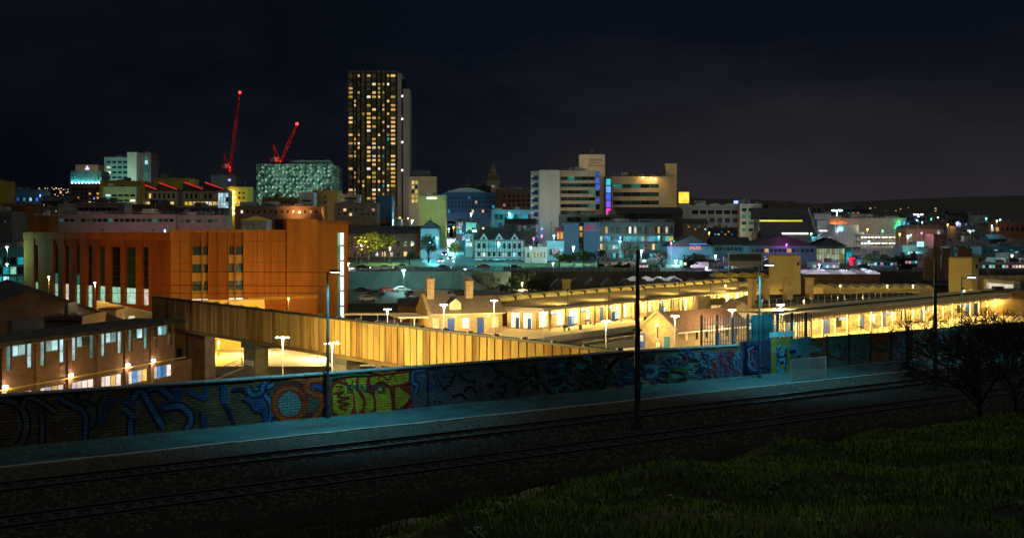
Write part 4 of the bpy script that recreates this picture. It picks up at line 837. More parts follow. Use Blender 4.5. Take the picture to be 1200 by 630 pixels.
# left end wall with arched white opening
b = MB(); b.box(.8, 1.19, 3.5, 10, 2.9, eh).box(.8, 1.19, 3.5, 4.4, 0, 2.9).box(.8, 1.19, 9.2, 10, 0, 2.9).box(.8, 1.19, 6.5, 7.1, 0, 2.9); b.build('end_wall', wst, SM)
for y0, y1 in ((4.4,6.5),(7.1,9.2)): pbox('end_window', shop, SM, 1.0, 1.1, y0, y1, .2, 2.9); pbox('end_door', bluep, SM, .92, .98, y0+.3, y0+1.1, 0, 2.0)
light(SM, (-.8, 5, 3.1), 600, YW, .3); light(SM, (-.8, 9, 3.1), 500, YW, .3)
# roof: fascia, hipped sheets, valance boards
e = eh
bm_ = MB(); bm_.v = [(-2.2,-.3,e+.35),(LM,-.3,e+.35),(LM,10.4,e+1.25),(4.0,10.4,e+1.25),(-2.2,10.4,e+.35)]; bm_.f = [(0,1,2,3),(0,3,4)]; bm_.build('roof', zinc, SM)
pbox('fascia', fas, SM, -2.2, LM, -.34, -.14, e-.05, e+.42); pbox('end_fascia', fas, SM, -2.4, -2.2, -.34, 10.6, e-.05, e+.42); pbox('soffit', fas, SM, -2.2, LM, -.13, WY, e+.02, e+.1); pbox('end_soffit', fas, SM, -2.19, 1.15, WY+.01, 10.2, e+.02, e+.1)
vm = None
for i in range(26):
    loc = (-2.3, -.2+i*.41, e-.06)
    if vm is None: o = MB().prism([(-.18,0),(.18,0),(.18,-.35),(0,-.55),(-.18,-.35)], -.03, .03, 'x').build('valance_board', fas_w, SM, loc); vm = o.data
    else: inst('valance_board', vm, SM, loc)
# rooflight scallops
sc_prof = [(10.5,0),(10.5,.45),(10.7,.75),(11.1,.95),(11.6,1.05),(13.4,.95),(13.4,0)]; scm = None; bkm = None
for i in range(21):
    x = -.5+i*4.6
    if scm is None:
        b = MB(); n_ = 9; ring = []
        for j in range(n_):
            u = j/(n_-1); hs = .78+.22*math.sin(PI*u); ring.append([(u*4.3, y, z*hs) for y, z in sc_prof])
        b.v = [p for r_ in ring for p in r_]; m_ = len(sc_prof)
        b.f = [(j*m_+k, (j+1)*m_+k, (j+1)*m_+(k+1) % m_, j*m_+(k+1) % m_) for j in range(n_-1) for k in range(m_)]+[tuple(range(m_)), tuple(range(n_*m_-1, (n_-1)*m_-1, -1))]
        o = b.build('rooflight', zinc_y, SM, (x, 0, e+1.1)); fix_normals(o); scm = o.data
    else: o = inst('rooflight', scm, SM, (x, 0, e+1.1))
    pbox('bracket', blackp, SM, x+4.33, x+4.57, 10.3, 11.0, e+1.1, e+1.9)
    if i % 3 == 1:
        pbox('added_roof_lamp', steel_d, SM, x+1.9, x+2.4, .4, .5, e+3.0, e+3.3); pbox('lamp_stem', steel_d, SM, x+2.1, x+2.2, .42, .48, e+.4, e+3.0); light(SM, (x+2.15, .7, e+3.0), 3800, (1,.72,.17), .15, 'SPOT', (0,1,-.12), 155)  # spot and housing added to brighten the scalloped rooflights
pbox('back_range', brownb, SM, 0, LM, 13.41, 22, 0, e+.9)
# stone house with chimneys
p = W(546, 388, 198); SH = thing('stone_house', 'small stone station house with two tall chimneys and dormer', 'building', (p.x, p.y, ZP), math.radians(18))
b = MB(); b.box(-6.6, 6.6, .4, 8, 0, 3.5)
for i in range(5):
    x = -6.6+i*2.64; b.box(x, x+.7, 0, .4, 0, 3.5); b.box(x+1.95, x+2.64, 0, .4, 0, 3.5); b.box(x+.7, x+1.95, 0, .4, 2.75, 3.5)
    if i in (1, 3): pbox('door', bluep, SH, x+.72, x+1.93, .2, .35, 0, 2.7)
    else: b.box(x+.7, x+1.95, 0, .4, 0, .9); pbox('window', shop2 if i != 2 else shop, SH, x+.72, x+1.93, .2, .35, .92, 2.72); pbox('glazing_bar', fas_w, SH, x+1.28, x+1.36, .12, .2, .92, 2.72)
b.build('wall', wst, SH)
o = MB().prism([(-.5,3.45),(8.5,3.45),(4,6.3)], -6.3, 7.0, 'x').build('roof', M('stone_slate', (.20,.15,.10), .8, .3, 1.5, .3, 6), SH); fix_normals(o)
o = MB().prism([(-.3,3.4),(8.3,3.4),(8.3,3.9),(4,6.8),(-.3,3.9)], -6.9, -6.31, 'x').build('gable_parapet', wst, SH); fix_normals(o); pbox('gutter', fas, SH, -6.3, 7.0, -.62, -.5, 3.35, 3.5)
for x, zt_, nm in ((-5.4, 9.1, 0), (1.6, 8.6, 1)):
    c = pbox('chimney', wst, SH, x-.62, x+.62, 3.3, 4.6, 4.2, zt_); MB().box(x-.78, x+.78, 3.14, 4.76, zt_, zt_+.25).box(x-.7, x+.7, 3.2, 4.7, zt_-.5, zt_-.3).build('chimney_cap', stone, SH)
    for q in (-.3,.3): MB().tube((x+q,3.95,zt_+.25),(x+q,3.95,zt_+.75), .18, .15, 8).build('chimney_pot', M('chimney_pot_clay', (.25,.12,.07), .9, .3, 2), SH)
o = MB().prism([(-2.7,3.6),(-.7,3.6),(-.7,5.2),(-1.7,6.0),(-2.7,5.2)], .6, 3.6, 'y').build('dormer', fas, SH); fix_normals(o); pbox('dormer_window', shop2, SH, -2.4, -1.0, .52, .58, 4.0, 5.1); o = MB().prism([(-2.95,5.1),(-1.7,6.15),(-.45,5.1),(-1.7,5.95)], .4, 3.7, 'y').build('dormer_roof', slate, SH); fix_normals(o)
pbox('forecourt_canopy', fas, SH, -12, -6.9, -1, 6, 2.9, 3.2)
for q in (-11.5, -9.2): pbox('canopy_post', steel_w, SH, q-.08, q+.08, -.6, -.44, 0, 2.9)
light(SH, (-9, 1, 2.6), 600, YW, .2); light(SH, (-2, -2.2, 3.0), 600, YW, .2); light(SH, (4, -2.2, 3.0), 600, YW, .2)
for q in (-2, 4): pbox('wall_lamp', L_warm, SH, q-.12, q+.12, -.16, 0, 2.95, 3.1)
p = W(462, 395, 205); t = thing('cycle_shelter', 'long low flat roofed shelter left of the stone house', 'shelter', (p.x, p.y, ZP), math.radians(4))
pbox('roof', felt, t, -9, 9, 0, 4, 2.7, 3.0); pbox('edge', fas, t, -9, 9, -.12, 0, 2.68, 3.02)
for k in range(7): pbox('post', steel_w, t, -8.9+k*2.95, -8.75+k*2.95, .1, .25, 0, 2.7)
building('brown brick store with dark roof beside the stone house', 466, 503, 358, 222, brownb, 'store', dep=8, zb=-9.1, gable='x', rh=1.2, units=0)
# brown-roofed stone shed on the near platform
SD = thing('stone_shed', 'stone gabled platform shed with brown tiled roof', 'building', (N1.x, N1.y, ZP), NA)
b = MB(); b.prism([(0,0),(6.8,0),(6.8,3.0),(3.4,5.4),(0,3.0)], 0, .4, 'x'); b.box(.4, 17.5, .0, 6.8, 0, 3.0); o = b.build('wall', wst, SD); fix_normals(o)
o = MB().prism([(-.4,2.95),(3.4,5.6),(7.2,2.95),(7.2,2.7),(3.4,5.35),(-.4,2.7)], .2, 17.9, 'x').build('roof', slate_b, SD); fix_normals(o); pbox('gutter', fas_w, SD, .2, 17.9, -.52, -.4, 2.62, 2.82)
o = MB().prism([(-.3,2.9),(3.4,5.55),(7.1,2.9),(7.1,3.3),(3.4,5.95),(-.3,3.3)], -.15, .19, 'x').build('gable_coping', stone, SD); fix_normals(o)
pbox('door', M('teal_door', (.02,.14,.20), .5, .2, 2), SD, -.06, 0, 1.0, 2.0, 0, 2.1); pbox('wall_lamp', L_warm, SD, -.25, -.01, 3.2, 3.5, 3.6, 3.75); light(SD, (-2.2, 3.4, 3.7), 900, YW, .2); light(SD, (6, -3.0, 2.9), 500, YW, .2); pbox('wall_lamp', L_warm, SD, 5.9, 6.1, -.2, 0, 2.3, 2.45); pbox('vent_slot', blackp, SD, -.05, 0, 3.2, 3.4, 1.8, 3.4); pbox('meter_box', steel_w, SD, -.25, 0, 2.6, 3.4, .5, 1.1)  # the gable's wall lamp is added to brighten that end
for i in range(6): pbox('window', glass if i % 3 else shop2, SD, 2.4+i*2.4, 2.9+i*2.4, -.05, .0, 1.5, 2.6)
for q in (9.5, 13.5): pbox('door', bluep, SD, q, q+1.0, -.06, 0, 0, 2.1)
p = onz(752, 409, ZP); t = thing('information_sign', 'blue platform information board left of the stone shed', 'sign', p, NA); pbox('board', M('sign_blue', (.02,.07,.42), .5, .1, 2), t, -.05, .05, -.6, .6, .2, 2.4); pbox('poster', M('sign_poster', (.55,.58,.62), .6, .2, 5), t, -.075, -.05, -.35, .3, 1.2, 2.1); pbox('leg', steel, t, -.06, .06, -.55, -.45, 0, .2); pbox('leg', steel, t, -.06, .06, .45, .55, 0, .2)
# stone gable wall and range of chimneys behind it
building('plain stone gable wall rising behind the brown shed roof', 846, 894, 374, 196, wst, 'gable_building', dep=10, zb=ZP, gable='y', rh=3.0, roof=wst, units=0, zones=((866,882,378,386,2,1,.8,.9,lambda i, j: shop),))
building('stone pier building with bright openings behind the shed', 818, 832, 350, 205, stone, 'stone_pier', dep=3, zb=ZP, units=0)
building('bright shop front between the stone pier and gable', 832, 850, 353, 208, wst, 'lit_shop', dep=4, zb=ZP, units=0, zones=((833,849,357,366,2,1,.9,.9,lambda i, j: shop2),))
CH = building('long dark slate range with a row of stone chimney stacks', 884, 1100, 354, 222, brownb, 'slate_range', dep=12, yaw=math.radians(14), zb=ZP, gable='x', rh=1.3, roof=slate, units=0)
k = 222/FPX
for x, w_ in ((884.5,3.4),(900,3.2),(928,4),(955.5,2.8)):
    xl = ((x-992)*k)/math.cos(.244); h0 = (CAMZ-(353-HZ)*k)-ZP; pbox('chimney', stone, CH, xl-w_*k, xl+w_*k, 2.2, 4.0, h0-1, h0+4.2); pbox('chimney_cap', stone, CH, xl-w_*k-.15, xl+w_*k+.15, 2.05, 4.15, h0+4.2, h0+4.5)
# railing along the roof edge
RG = thing('roof_railing', 'long pale post and rail fence along the dark platform roof', 'railing', (W(893,362,195).x, 195, ZP), math.radians(40)); 
for i in range(27): pbox('post', steel, RG, i*2.0-.07, i*2.0+.07, -.05, .05, 0, 6.1-.0*i)
for z in (4.2, 5.1, 6.0): pbox('rail', steel, RG, 0, 52, -.04, .04, z, z+.09)
# near island canopy
O2 = Vector((47.5, 183)); A2 = math.atan2(60, 60.5)
NC = thing('platform_canopy', 'bright lit island platform canopy with cream fascia on the right', 'canopy', (O2.x, O2.y, ZP), A2)
L2 = 92.
pbox('fascia', fas, NC, -8, L2, -.2, 0, eh+.1, eh+1.0); pbox('end_fascia', fas, NC, -8.2, -8, -.2, 9, eh+.1, eh+1.0); pbox('fascia_trim', fas_w, NC, -8, L2, -.26, -.2, eh+.85, eh+1.08); pbox('soffit', fas_w, NC, -8, L2, 0.01, 9, eh+.3, eh+.4)
b = MB(); b.v = [(-8,-.2,eh+1.0),(L2,-.2,eh+1.0),(L2,5,eh+1.35),(-8,5,eh+1.35),(L2,9,eh+1.15),(-8,9,eh+1.15)]; b.f = [(0,1,2,3),(3,2,4,5)]; b.build('roof', zinc_y, NC); pbox('ridge_gutter', blackp, NC, -8, L2, 2.2, 3.4, eh+1.18, eh+1.32)
slm = None
for i in range(110):
    loc = (-7.6+i*.9, -.23, eh+.05)
    if slm is None: o = MB().box(-.3,.3,-.02,.02,-.35,.7).build('valance_board', fas, NC, loc); slm = o.data
    else: inst('valance_board', slm, NC, loc)
pbox('back_wall', wst, NC, -6, L2, 6.0, 6.4, 0, eh+.3)
rr = random.Random(3)
for i in range(25):
    x = -6.5+i*4.; pbox('canopy_column', fas_w, NC, x-.12, x+.12, 1.0, 1.24, 0, eh+.3)
    mt = rr.choice([shop, shop2, shop2, glass, bluep, None])
    if mt: pbox('window' if mt not in (bluep,) else 'door', mt, NC, x+.8, x+2.6, 5.9, 5.98, .1 if mt == bluep else .9, 2.6)
    pbox('strip_light', stripl, NC, x+1.2, x+2.8, 1.8, 2.0, eh+.12, eh+.22); light(NC, (x+2, 1.4, eh-.1), 1650, YW, .3)
    if i % 4 == 1: pbox('hanging_sign', bluep, NC, x+.6, x+2.6, 3.0, 3.1, 2.5, 3.0)
    if i % 3 == 0: pbox('bench', M('station_bench', (.05,.07,.08), .5, .2, 2), NC, x+.8, x+2.6, 4.8, 5.3, .35, .48)
# end-of-platform wall on the far right
building('brown stone parapet building at the far right of the platforms', 1150, 1216, 343, 238, M('dark_sandstone', (.25,.18,.09), .9, .35, .6), 'parapet_building', dep=8, zb=ZP, units=0)
t = thing('roof_housing', 'white lit rooflight wedge on the far right station roof', 'rooflight', (W(1190,332,262).x, 262, -9.1)); o = MB().prism([(-7,0),(9,0),(9,6.2),(-7,7.8)], 0, 6, 'y').build('housing', M('housing_cream', (.5,.46,.36), .7, .2, 1), t); fix_normals(o); MB().poly([(-6.5,-.02,5.6),(8.5,-.02,4.6),(8.5,-.02,5.6),(-6.5,-.02,6.9)]).build('light_panel', E('white_light_panel', (1,.93,.75), .8, .3), t)
# cream lift towers
ylw = M('lift_tower_render', (.50,.42,.20), .8, .15, .4)
def lift(label, x0, x1, yt, d, xc):
    kk = d/FPX; zt_ = CAMZ-(yt-HZ)*kk; t = thing('lift_tower', label, 'tower', ((xc-600)*kk, d, ZP), 0, 'cream lift towers')
    aL, aR = (xc-x0)*kk, (x1-xc)*kk
    q = [(0,0),(aR,aR*1.1),(aR-aL,aR*1.1+aL*.35),(-aL,aL*.35)]
    o = MB().prism(q, 0, zt_-ZP, 'z').build('wall', ylw, t); fix_normals(o); o = MB().prism([(x*1.02, y*1.02-.05) for x, y in q], zt_-ZP, zt_-ZP+.3, 'z').build('roof_edge', M('lift_edge', (.3,.26,.14), .7, .2, 1), t); fix_normals(o)
    MB().box(aR*.55, aR*.7, aR*.55-.1, aR*.55+.3, zt_-ZP-2.2, zt_-ZP-1.4).build('vent', blackp, t); return t
lift('cream box lift tower before the blue clad hall', 903, 942, 300, 262, 929); lift('cream box lift tower among chimneys on the far right', 1115, 1153, 303, 262, 1139)
added_flood('added sodium floodlight on the station roof facing the first lift tower', 915, 341, 240, (.1,1,.35), (1,.80,.30), 1500); added_flood('added sodium floodlight on the station roof facing the second lift tower', 1128, 339, 240, (.1,1,.35), (1,.80,.30), 1500)
# chimneys of the far right range
RC = building('dark station range with stout chimneys at the far right', 1080, 1180, 334, 292, brownb, 'station_range', dep=10, zb=ZP, gable='x', rh=.8, roof=slate, units=0); k = 292/FPX
for x, yt in ((1093,305),(1103,291),(1115,292),(1133,291),(1141,292),(1169,318)): h1 = CAMZ-(yt-HZ)*k-ZP; xl = (x-1130)*k; pbox('chimney', brownb, RC, xl-.85, xl+.85, 3, 4.4, 5, h1); pbox('chimney_cap', brownb, RC, xl-.9, xl+.9, 2.85, 4.55, h1, h1+.3)
# saw-tooth station hall roofs
def saw(label, x0, x1, yr, d, n, mat, h=1.9, lit=None, frames=False, fill=brownb):
    kk = d/FPX; w = (x1-x0)*kk; zr = CAMZ-(yr-HZ)*kk; t = thing('sawtooth_hall', label, 'building', ((x0-600)*kk, d, ZP), 0)
    pbox('wall', fill, t, 0, w, .3, 9, 0, zr-ZP-h); st_ = w/n; me = None
    for i in range(n):
        loc = (i*st_, 0, zr-ZP-h)
        if me is None: o = MB().prism([(0,0),(st_,0),(st_*.97,h*.25),(st_*.55,h),(st_*.45,h*.97),(st_*.03,h*.25)], .1, 9, 'y').build('roof_bay', lit or mat, t, loc); fix_normals(o); me = o.data
        else: inst('roof_bay', me, t, loc)
        if frames:
            zf_ = zr-ZP-h-1.35; x = i*st_
            for (xa, xb, za, zb_) in ((.12,.88,0,.12),(.12,.88,.95,1.07),(.12,.17,.12,.95),(.83,.88,.12,.95)): pbox('window_frame', steel_w, t, x+st_*xa, x+st_*xb, .18, .28, zf_+za, zf_+zb_)
            pbox('window', glass, t, x+st_*.17, x+st_*.83, .24, .29, zf_+.12, zf_+.95)
    return t
saw('dark sawtooth station hall roof with white window frames', 645, 905, 327, 284, 13, slate, 2.4, frames=True)
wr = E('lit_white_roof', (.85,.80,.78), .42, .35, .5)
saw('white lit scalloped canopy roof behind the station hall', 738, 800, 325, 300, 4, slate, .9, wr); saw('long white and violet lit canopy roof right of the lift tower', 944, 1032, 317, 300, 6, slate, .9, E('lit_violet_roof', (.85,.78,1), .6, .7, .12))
saw('yellow lit sawtooth roofs behind the chimney range', 965, 1095, 334, 268, 10, zinc_y, .9, fill=stone); saw('small yellow gable roofs above the dark hall', 838, 902, 320, 296, 4, yellowc, 1.0, fill=brownb); saw('yellow scalloped roofs at the far right edge', 1150, 1215, 324, 285, 6, zinc_y, 1.4)
for i, x in enumerate((850, 985, 1040, 1070)): lamp(['sodium','amber','yellow','gold'][i]+' lamp between the station roofs '+['by the pier','past the chimneys','mid range','near the pale pole'][i], x, 334, 255, ZP, (1,.72,.18), 1500, L_warm, .16, group='station roof lamps')

for i, (x, y, d) in enumerate(((893,352,206),(942,352,210),(990,350,215),(1060,346,230),(1130,340,240))): lamp(['first','second','third','fourth','fifth'][i]+' small added sodium lamp along the chimney range counting from the gable', x, y, d, ZP, (1,.70,.20), 1300, L_warm, .13, group='small added lamps along the chimney range')  # lamps added to brighten the chimney stacks

def bench(label, p, rz, col):
    t = thing('platform_bench', label, 'bench', p, rz, 'platform benches')
    pbox('seat', col, t, -.9, .9, -.22, .22, .42, .47); pbox('backrest', col, t, -.9, .9, .2, .25, .55, .95)
    for x in (-.75,.75): pbox('leg', steel_d, t, x-.04, x+.04, -.18, .24, 0, .42); pbox('back_post', steel_d, t, x-.03, x+.03, .21, .26, .42, .95)
def vending(label, p, rz, col):
    t = thing('vending_machine', label, 'vending machine', p, rz, 'platform vending machines'); pbox('cabinet', col, t, -.45, .45, -.4, .4, 0, 1.85); pbox('display', E('vending_display', (.5,.8,1), 1.2, .3), t, -.38, .2, -.42, -.4, .5, 1.7); pbox('coin_panel', steel, t, .24, .4, -.42, -.4, .8, 1.5)
pos = lambda x, y: Vector((*ST(x, y), ZP))
bench('dark bench at the lit end of the long station building', pos(3,-1.6), UA, steel_d); bench('second dark bench under the station canopy', pos(16,2.4), UA, steel_d); bench('third bench farther along the station platform', pos(33,2.4), UA, steel_d); bench('bench at the far part of the station platform', pos(52,2.4), UA, steel_d)
vending('blue vending machine by the first station shop window', pos(11,2.9), UA, bluep); vending('second blue vending machine along the platform wall', pos(26,2.9), UA, bluep); vending('far blue vending machine along the platform wall', pos(45,2.9), UA, bluep)
def bin_(label, p): t = thing('litter_bin', label, 'bin', p, 0, 'platform litter bins'); MB().tube((0,0,0),(0,0,.95), .28, .3, 12).build('body', steel_d, t); MB().tube((0,0,.95),(0,0,1.02), .33, .2, 12).build('lid', steel, t)
bin_('round bin near the end of the long station building', pos(6,-2.5)); bin_('round bin midway along the station platform', pos(29,-2.2)); bin_('round bin at the far station platform', pos(48,-2.2))
# ------------------------------------------------------------------ road, lawns, car park behind the station
tag(MB().poly([tuple(Vector((x, d, float(terr(x, d))+.05))) for x, d in ((-220,352),(360,352),(360,324),(-220,324))]).build('road', asph), kind='structure')
for nm, d in (('kerb_line', 338.),): tag(MB().box(-220, 360, d-.08, d+.08, -1.84, -1.82).build('road_marking', M('road_paint', (.7,.7,.68), .7, .2, 1)), kind='structure')
lawn = M('lawn', (.06,.13,.03), .9, .4, .4)
for x0, x1, d0, d1 in ((380,498,356,374),(548,640,356,368),(640,700,358,372)):
    q = [(W(x0,0,d0).x,d0),(W(x1,0,d0).x,d0),(W(x1,0,d1).x,d1),(W(x0,0,d1).x,d1)]
    tag(MB().poly([(x, d, float(terr(x, d))+.12) for x, d in q]).build('lawn', lawn), kind='structure')
tag(MB().box(-60, 14, 255, 317.5, -9.2, -6.5).build('car_park', M('car_park_tarmac', (.07,.085,.085), .75, .4, .4)), kind='structure')
p = W(440, 330, 316.5); RW = thing('car_park_wall', 'long pale teal retaining wall behind the station car park', 'wall', (p.x, p.y, -6.5), 0); 
for i in range(16): pbox('wall_panel', M('pale_teal_panel', (.15,.23,.22), .8, .3, .3), RW, -14+i*3.2, -14+i*3.2+3.14, 0, .6, 0, 4.8); 
for i in range(36): pbox('railing_post', steel_d, RW, -14+i*1.45, -14+i*1.45+.08, .2, .28, 4.8, 6.0)
pbox('railing_bar', steel_d, RW, -14, 37.5, .2, .28, 6.0, 6.1)
# street climbing into the town
SX = [(512,352),(515,390),(520,450),(524,540),(522,660),(520,800)]
b = MB()
for px, d in SX:
    w_ = 5.5; x = W(px, 0, d).x; b.v += [(x-w_, d, float(terr(x,d))+.10), (x+w_, d, float(terr(x,d))+.10)]
b.f = [(2*i, 2*i+1, 2*i+3, 2*i+2) for i in range(len(SX)-1)]; tag(b.build('street', M('lamplit_street', (.26,.30,.32), .45, .3, .4, spec=.5)), kind='structure')  # lamp light is put into the pale bluish street colour
car('white van parked in the station car park', onz(497,349,-6.5), .1, car_w, True); car('second white van parked below the teal retaining wall', onz(521,350,-6.5), .2, car_w, True); car('small white car below the bright car park lamp', onz(471,342,-6.5), .3, car_w); car('silver car at the edge of the station car park', onz(484,347,-6.5), .1, car_s)
for i, x in enumerate((718, 728, 738)): car(['white van','silver van','pale van'][i]+' parked on the road '+['first','second','third']
 [i]+' behind the thick tram pole', Vector((W(x,0,340).x, 340, -1.85)), PI, [car_w, car_s, car_w][i], True)
def leaf_cloud(b, c, r, n, q, rnd):
    for _ in range(n):
        while True:
            v = Vector((rnd.uniform(-1,1), rnd.uniform(-1,1), rnd.uniform(-1,1)))
            if .25 < v.length < 1: break
        p = c+Vector((v.x*r, v.y*r, v.z*r*.8)); a = Vector((rnd.gauss(0,1), rnd.gauss(0,1), rnd.gauss(0,1))).normalized(); e = a.orthogonal().normalized(); s_ = q*rnd.uniform(.6,1.3)
        f = a.cross(e); b.poly([p+e*s_, p+f*s_*.55, p-e*s_, p-f*s_*.55])
for i, (x, y, c_, lb) in enumerate(((425,343,car_k,'black car parked at the left end of the car park'),(440,347,car_b,'navy car parked in the middle of the car park'),(455,342,car_r,'red car parked by the teal retaining wall'),(508,344,car_s,'silver car parked near the wall foot'),(540,347,car_k,'black car parked behind the stone house chimney'),(430,353,car_w,'white car parked nearest the stair tower'))): car(lb, onz(x, y, -6.5), .1+.2*(i % 3), c_)
for i in range(14):
    x = 545+i*7.5; X_ = W(x,0,319).x; t = thing('hedge_shrub', 'dark shrub on the slope below the road fence', 'shrub', (X_, 317.5, -9.1), 0, 'dark shrubs on the slope below the road'); c = MB()
    for q in range(5): leaf_cloud(c, Vector((RND.uniform(-.8,.8), RND.uniform(-.8,.4), 1.5+q*1.15)), 1.25, 90, .3, RND)
    MB().tube((0,0,0), (0,0,5.5), .15, .05, 5).build('stem', M('bark', (.05,.038,.028)), t); c.build('foliage', M('dark_leaf', (.03,.05,.025), .8, .5, .6), t)
ST_ = thing('stone_steps', 'pale steps descending from the road beside the retaining wall', 'steps', (W(548,0,314).x, 314, -6.5), math.radians(0))
for i in range(12): pbox('step', conc, ST_, -1.5+i*.55, -.95+i*.55, -2, 0, 0, 4.6-i*.38)
# ------------------------------------------------------------------ trees
bark = M('bark', (.05,.038,.028), .9, .4, 4)
def tree(label, px, pyb, d, h, r, leaf, n=900, q=.22, seed=1, name='tree', group=None, zg=None, lobes=9):
    rnd = random.Random(seed); X = W(px, 0, d).x; zg = float(terr(X, d)) if zg is None else zg
    t = thing(name, label, 'tree', (X, d, zg), 0, group); b = MB(); top = Vector((rnd.uniform(-.3,.3), 0, h*.55)); b.tube((0,0,0), top, h*.03+.05, h*.018+.02, 7); c = MB(); cs = []
    for i in range(lobes):
        a = rnd.uniform(0, 6.28); rr_ = r*rnd.uniform(.25,.75); e = Vector((math.cos(a)*rr_, math.sin(a)*rr_, h*rnd.uniform(.45,.9))); b.tube(top*rnd.uniform(.5,1), e, h*.014+.015, .012, 5); cs.append(e)
        leaf_cloud(c, e, r*rnd.uniform(.28,.5), n//lobes, q, rnd)
    b.build('trunk', bark, t); c.build('crown', leaf, t); return t
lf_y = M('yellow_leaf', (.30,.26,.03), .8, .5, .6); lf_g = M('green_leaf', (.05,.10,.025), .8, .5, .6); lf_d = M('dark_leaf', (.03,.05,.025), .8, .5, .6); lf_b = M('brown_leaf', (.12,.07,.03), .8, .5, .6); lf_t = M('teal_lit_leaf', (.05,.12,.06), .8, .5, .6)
tree('yellow leafed tree glowing beside the stair tower', 432, 310, 372, 10.5, 5.2, lf_y, 1600, .3, 2); tree('second yellow tree nearer the brick hall', 450, 310, 378, 9, 4.2, lf_y, 1200, .3, 3); tree('brown thinning tree left of the yellow tree', 418, 312, 366, 8, 4.2, lf_b, 900, .28, 4); tree('dark green tree by the foot of the town street', 502, 305, 372, 9.5, 3.4, lf_d, 1200, .28, 5); tree('small yellow street tree halfway up the lit street', 533, 290, 402, 5.5, 2.2, lf_y, 700, .25, 6); tree('small green tree on the lawn edge', 480, 305, 362, 5, 2.4, lf_t, 700, .25, 7)
for i, (x, d, h, r, lb) in enumerate(((655,352,4.5,3.2,'bright green shrub mass below the blue academic block'),(668,354,4.2,3.0,'green shrub beside the bright street lamp'),(683,356,4.6,3.2,'round green shrub before the slate blue block'),(700,350,5.5,3.6,'dark shrub behind the blue roadside fence'),(597,300,6.5,3.4,'green shrub before the amber lit terrace'),(640,300,6.6,4.0,'dark shrub behind the station rooflights'),(622,305,6.2,3.6,'low dark shrub beside the stone pillar'),(668,300,6,4,'dark tree behind the sawtooth hall'),(740,372,8,4,'bare looking brown tree in front of the lit curtain wall'))):
    tree(lb, x, 0, d, h, r, [lf_g, lf_g, lf_g, lf_d, lf_t, lf_d, lf_d, lf_d, lf_b][i], 700, .26, 20+i, 'shrub' if i < 7 else 'tree', 'shrubs behind the station')
def bare(label, loc, h, spread, seed, levels=6, name='bare_bush', r0=.05):
    rnd = random.Random(seed); t = thing(name, label, 'bush', loc, 0); bs = [MB(), MB()]
    def grow(p, v, L_, r, lv):
        q = p+v*L_; bs[0 if lv > levels-2 else 1].tube(p, q, r, r*.7, 5 if lv > 3 else 3)
        if lv == 0: return
        for k in range(rnd.choice([2,2,3]) if lv < levels else 9):
            ax = Vector((rnd.gauss(0,1), rnd.gauss(0,1), rnd.gauss(0,.55))).normalized(); nv = (v*1.0+ax*spread).normalized(); nv.z = nv.z*.85+.12
            grow(p+v*L_*rnd.uniform(.55,1), nv.normalized(), L_*rnd.uniform(.66,.86), max(r*.62, .006), lv-1)
    grow(Vector((0,0,-.1)), Vector((0,0,1)), h*.22, r0, levels)
    bs[0].build('trunk', M('dark_bark', (.02,.018,.016), .9, .4, 4), t); bs[1].build('twigs', M('dark_bark', (.02,.018,.016), .9), t); return t
def bloc(px, d): X = W(px,0,d).x; s = X*UX+d*UY; n = -X*UY+d*UX; return Vector((X, d, float(bank_z(s, n))))
bare('leafless dark bush spreading at the top of the bank', bloc(1148, 34), 6.2, .85, 11, 8, r0=.07); bare('small leafless bush by the tracks below the mesh barrier', bloc(950, 46), 1.5, .9, 5, 5, r0=.02); bare('leafless bush at the right edge of the picture', bloc(1190, 36), 5.6, .85, 15, 8, r0=.045)
# ------------------------------------------------------------------ the town, from left to right
AC = pick
building('thin yellow lit slab at the far left edge', -20, 5, 213, 560, yellowc, dep=12, units=0)
building('low dark teal glazed hall under the hillside lights', 5, 47, 223, 640, tealc, dep=14, zones=((8,45,231,236,10,1,.8,.8,AC([cyan, blue, cool], .5, glass_t, 1)),))
building('brown terrace with amber windows below the hillside lights', 48, 84, 236, 600, brownb, dep=12, gable='x', roof=slate, units=0, zones=((50,83,238,246,8,2,.5,.5,AC([warm, warm2], .6, glass, 2)),))
HT = building('dark round shouldered hotel with teal lit crown', 81, 119, 215, 660, brownb, 'hotel', dep=18, units=0, par=0, zones=((84,117,219,240,7,4,.55,.5,AC([warm, warm2], .3, glass, 3)),))
k = 660/FPX; zb_ = HT.location.z; zt_ = CAMZ-(215-HZ)*k-zb_; zc2 = CAMZ-(200-HZ)*k-zb_; w_ = 36*k
pbox('crown', M('teal_crown', (.10,.34,.32), .6, .25, .3), HT, -w_/2, w_/2, 1.6, 14, zt_+.15, zc2)
for i in range(9): x = -w_/2+w_*(i+.5)/9; pbox('crown_fin', M('teal_fin', (.12,.40,.38), .6, .2, .3), HT, x-w_/18-.12, x-w_/18+.12, 1.2, 1.59, zt_+.15, zc2); pbox('uplight', L_cool, HT, x-.3, x+.3, .55, .9, zt_+.2, zt_+.6); light(HT, (x, .3, zt_+1.0), 130, (.25,.85,1), .2)
pbox('penthouse', M('beige_penthouse', (.46,.40,.30), .8, .2, .3), HT, -w_/2+2, w_/2-2.5, 3, 13, zc2, zc2+3.6); MB().prism([(-1.2,zc2+.8),(1.2,zc2+.8),(0,zc2+3.0)], 2.8, 2.95, 'y').build('triangle_sign', E('lilac_sign', (.9,.5,1), 2.2, 0), HT)
added_flood('added floodlight under the hotel penthouse', 100, 203, 652, (0,1,.2), (1,.8,.5), 900)
